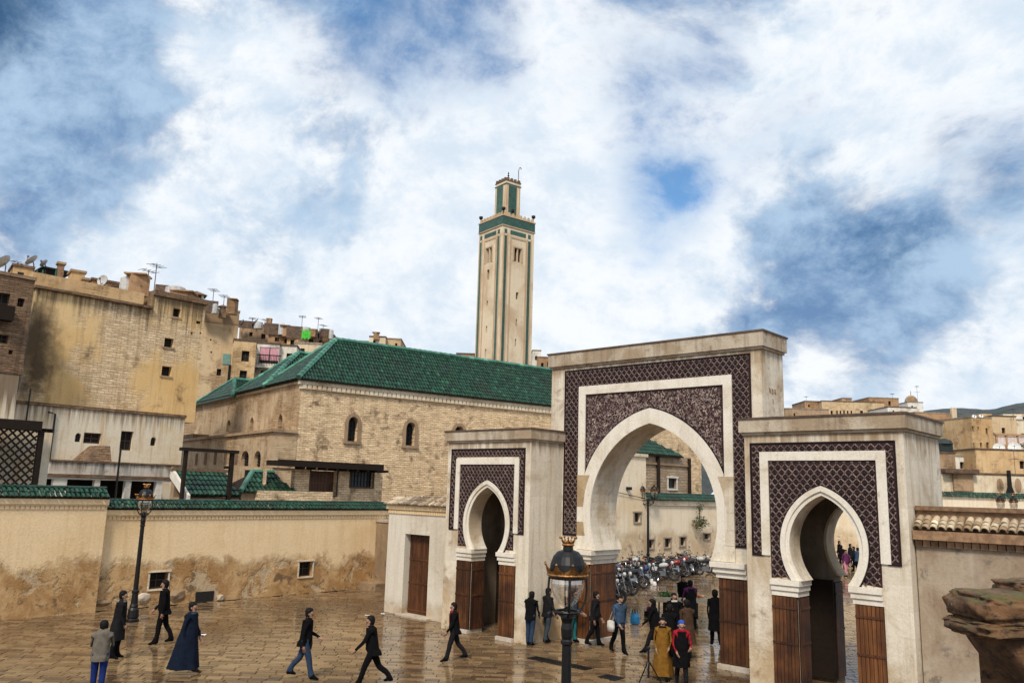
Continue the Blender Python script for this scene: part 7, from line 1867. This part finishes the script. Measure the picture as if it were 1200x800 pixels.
for _ in range(90):
    a, c_ = rr.uniform(-.38, .38), rr.uniform(-.36, .36); z = .84 + .16 * max(0, 1 - abs(a) * 2.2) * rr.uniform(.2, 1); p_ = gc + d * (.58 + a) + nn * c_ + UP * z
    mb.lathe([(.005, -.045), (.035, -.03), (.045, 0), (.035, .03), (.005, .045)], p_, 6)
tag(mb.build('oranges', MT['oranges'], smooth=True, fix=False), 'heap of oranges on the handcart tray', 'oranges', kind='stuff')
def bag(px, py, w_, h_, mt, label, nm='carrier_bag', handles=True):
    g_ = on_ground(px, py); t = thing(nm, label, 'bag', (g_[0], g_[1], 0)); rr = random.Random(px)
    b = MB(); b.lathe([(w_ * .6, 0), (w_ * .95, h_ * .06), (w_, h_ * .35), (w_ * .9, h_ * .7), (w_ * .7, h_), (w_ * .62, h_ * .98), (w_ * .5, h_ * .9)], (g_[0], g_[1], 0), 14, 1, .7, jit=lambda i, k: 1 + rr.uniform(-.07, .07)); b.build('sack', mt, t)
    if handles:
        b = MB()
        for y in (-.4, .4): b.tube([(g_[0] - w_ * .4, g_[1] + w_ * y, h_ * .95), (g_[0] - w_ * .25, g_[1] + w_ * y, h_ * 1.28), (g_[0] + w_ * .25, g_[1] + w_ * y, h_ * 1.28), (g_[0] + w_ * .4, g_[1] + w_ * y, h_ * .95)], .018, 5)
        b.build('handle', MT['iron'], t)
    return t
MT['bag_blue'] = simple('blue_plastic', (.02, .20, .42), .45, col2=(.01, .10, .26), scale=5); MT['bag_white'] = simple('white_plastic', (.75, .73, .70), .5)
bag(744, 731, .19, .42, MT['bag_blue'], 'bright blue carrier bag standing on the wet paving')
bag(763, 684, .14, .30, MT['bag_white'], 'white plastic bag before the parked motorbikes, left of two', handles=True); bag(767, 686, .12, .22, MT['bag_white'], 'smaller white plastic bag before the parked motorbikes, right of two', handles=False)
g_ = on_ground(763, 722); t = thing('crate', 'low dark crate under the purple bundle beside the handcart', 'crate', (g_[0], g_[1], 0))
b = MB()
for k in range(4): a = k * pi / 2; b.obox((g_[0], g_[1], 0), (cos(a), sin(a), 0), (-sin(a), cos(a), 0), -.2, .2, .18, .2, 0, .2)
b.build('sides', MT['dark_wood'], t); b = MB(); b.box(g_[0] - .18, g_[1] - .18, .02, g_[0] + .18, g_[1] + .18, .04); b.build('bottom', MT['dark_wood'], t)
tag(boulder('purple_bundle', (g_[0], g_[1], .28), (.21, .17, .13), CL['plum'], None, 5), 'dark purple cloth bundle on a low crate', 'bundle')
# tripod
g_ = on_ground(760, 806); t = thing('tripod', 'black folding tripod stand in front of the passers-by', 'tripod', (g_[0], g_[1], 0)); g_ = np.array([g_[0], g_[1], 0])
b = MB(); b.tube([g_ + UP * .25, g_ + UP * .95], .026, 6); b.build('column', MT['iron'], t)
for k in range(3):
    a = rad(43 + 120 * k); e_ = np.array([cos(a), sin(a), 0]); b = MB(); b.tube([g_ + UP * .62 + e_ * .03, g_ + e_ * .40 + UP * .012], .016, 5); b.build('leg', MT['iron'], t)
    b = MB(); b.tube([g_ + UP * .30, g_ + e_ * .24 + UP * .26], .009, 4); b.build('brace', MT['iron'], t)
b = MB(); b.lathe([(.03, 0), (.05, .02), (.05, .06), (.03, .07)], g_ + UP * .93, 10); b.build('head', MT['iron'], t)
# drain gratings
for px, py, lx, ly, lb in ((642, 774, 1.25, .42, 'long dark drain grating left of the large lamp post'), (676, 781, .85, .36, 'dark drain grating just right of the large lamp post'), (716, 793.5, .55, .45, 'small square drain grating right of the lamp post')):
    g_ = on_ground(px, py); t = thing('drain_grating', lb, 'grating', (g_[0], g_[1], 0), 0, 'drain gratings in the paving')
    b = MB(); z0, z1 = .004, .022
    for q in ((-lx / 2, -ly / 2, lx / 2, -ly / 2 + .04), (-lx / 2, ly / 2 - .04, lx / 2, ly / 2), (-lx / 2, -ly / 2 + .04, -lx / 2 + .04, ly / 2 - .04), (lx / 2 - .04, -ly / 2 + .04, lx / 2, ly / 2 - .04)): b.box(g_[0] + q[0], g_[1] + q[1], z0, g_[0] + q[2], g_[1] + q[3], z1)
    b.build('rim', MT['iron'], t); b = MB(); n = int(lx / .05)
    for k in range(n): x = -lx / 2 + .05 + (lx - .1) * k / (n - 1); b.box(g_[0] + x - .012, g_[1] - ly / 2 + .04, z0 + .001, g_[0] + x + .012, g_[1] + ly / 2 - .04, z1 - .003)
    o = b.build('bars', MT['iron'], t); o['kind'] = 'stuff'; b = MB(); b.box(g_[0] - lx / 2, g_[1] - ly / 2, -.005, g_[0] + lx / 2, g_[1] + ly / 2, z0 + .003); b.build('pit', MT['void'], t)
# stall awning beyond the nearest horseshoe arch
g_ = at_depth(985, 604, 72); W_ = Wall((g_[0], g_[1]), 43); z_ = g_[2]
t = thing('stall_awning', 'white stall awning beyond the nearest horseshoe arch', 'awning', (g_[0], g_[1], 0))
b = MB(); b.prism([(-.9, z_ - .25), (0, z_ + .35), (.9, z_ - .1), (.9, z_ - .17), (0, z_ + .27), (-.9, z_ - .32)], -.8, .8, W_.to3); b.build('cloth', CL['white'], t)
for a_ in (-.85, .85):
    b = MB(); b.tube([W_.p(a_, .7, 0), W_.p(a_, .7, z_ - .2)], .04, 5); b.build('pole', MT['iron'], t)

# ------------------------------------------------------------------ mossy ledge close at the right
from mathutils import noise as mnoise
def rough(name, mt, parent, c, size, seed, sub=4, amp=.16, freq=2.2, squash=None):
    bm = bmesh.new(); bmesh.ops.create_icosphere(bm, subdivisions=sub, radius=1.0)
    e_, n_ = ev(42), ev(132)
    for v in bm.verts:
        p = v.co.copy()
        q = Vector([math.copysign(abs(k) ** .55, k) for k in p])         # boxier than a ball
        f = 1 + amp * mnoise.fractal(p * freq + Vector((seed, 0, seed * .3)), 1.0, 2.0, 5)
        q = q * f
        if squash: q = Vector(squash(q.x, q.y, q.z))
        w_ = np.asarray(c) + e_ * q.x * size[0] + n_ * q.y * size[1] + UP * q.z * size[2]; v.co = w_
    mb = MB(); mb.add([tuple(v.co) for v in bm.verts], [[v.index for v in f.verts] for f in bm.faces]); bm.free()
    return mb.build(name, mt, parent, smooth=True)
m_, t_, b_ = new_mat('mossy_old_stone'); ge = t_.n('ShaderNodeNewGeometry'); pos = ge.outputs['Position']
nz = t_.n('ShaderNodeSeparateXYZ', i0=ge.outputs['Normal']).outputs[2]
f1 = t_.noise(pos, 4, 8, .7, .6); f2 = t_.noise(pos, 14, 7, .7)
c_ = t_.mix(t_.step(f1, .38, .62), (.17, .085, .036, 1), (.075, .038, .018, 1)); c_ = t_.mix(t_.step(f2, .50, .68), c_, (.018, .012, .009, 1))
mo = t_.m('MULTIPLY', t_.step(t_.noise(pos, 6, 6, .7), .46, .60), t_.step(nz, .35, .8)); c_ = t_.mix(t_.m('MULTIPLY', mo, .85), c_, (.085, .085, .022, 1))
c_ = t_.mix(t_.step(t_.noise(pos, 26, 2, .5), .74, .77), c_, (.45, .40, .32, 1))
t_.put(b_.inputs['Base Color'], c_); b_.inputs['Roughness'].default_value = .9; t_.put(b_.inputs['Normal'], t_.n('ShaderNodeBump', Strength=.9, Distance=.03, Height=t_.m('ADD', f1, t_.m('MULTIPLY', f2, .6)))); MT['moss'] = m_
LD = 7.6
pc = at_depth(1190, 745, LD)
t = thing('ruined_wall', 'crumbling mossy stone wall end close at the lower right corner', 'wall', (pc[0], pc[1], 0)); t['kind'] = 'thing'
rough('cap_stone', MT['moss'], t, at_depth(1190, 712, LD), (.52, .42, .15), 1.3, 5, .13, 2.6)
rough('cap_stone', MT['moss'], t, at_depth(1212, 692, LD + .25), (.30, .30, .11), 4.1, 5, .16, 2.6)
rough('lip_stone', MT['moss'], t, at_depth(1180, 735, LD - .10), (.47, .36, .075), 7.7, 5, .15, 3.0)
rough('corbel', MT['moss'], t, at_depth(1222, 768, LD - .05), (.62, .40, .34), 2.6, 5, .06, 2.2, squash=lambda x, y, z: (x + (max(0, .5 - z) ** 1.3 * .42 if x < .9 else 0), y, z))
b = MB(); W_ = Wall(at_depth(1152, 800, LD + .25), 12); a0_ = -.02; b.obox(W_.O, W_.e, W_.n, a0_, 2.6, -.5, .0, 0, at_depth(1190, 735, LD)[2]); b.build('wall_core', MT['moss'], t)

# scraps of paper on the wet stones by the door wall
for px, py, lb in ((430, 721, 'larger white paper scrap on the paving before the stub wall'), (449, 719.5, 'small white paper scrap before the plank door wall'), (238, 744, 'tiny white paper scrap right of the blue robe')):
    g_ = on_ground(px, py); rr = random.Random(px); mb = MB(); n = 5
    P = [[(g_[0] + (i - 2) * .05 + rr.uniform(-.01, .01), g_[1] + (k - 2) * .035 + rr.uniform(-.01, .01), .012 + rr.uniform(0, .03)) for i in range(n)] for k in range(n)]
    for k in range(n - 1): mb.strip(P[k], P[k + 1])
    tag(mb.build('paper_scrap', MT['bag_white'], fix=False), lb, 'litter')
print('objects', len(bpy.data.objects))
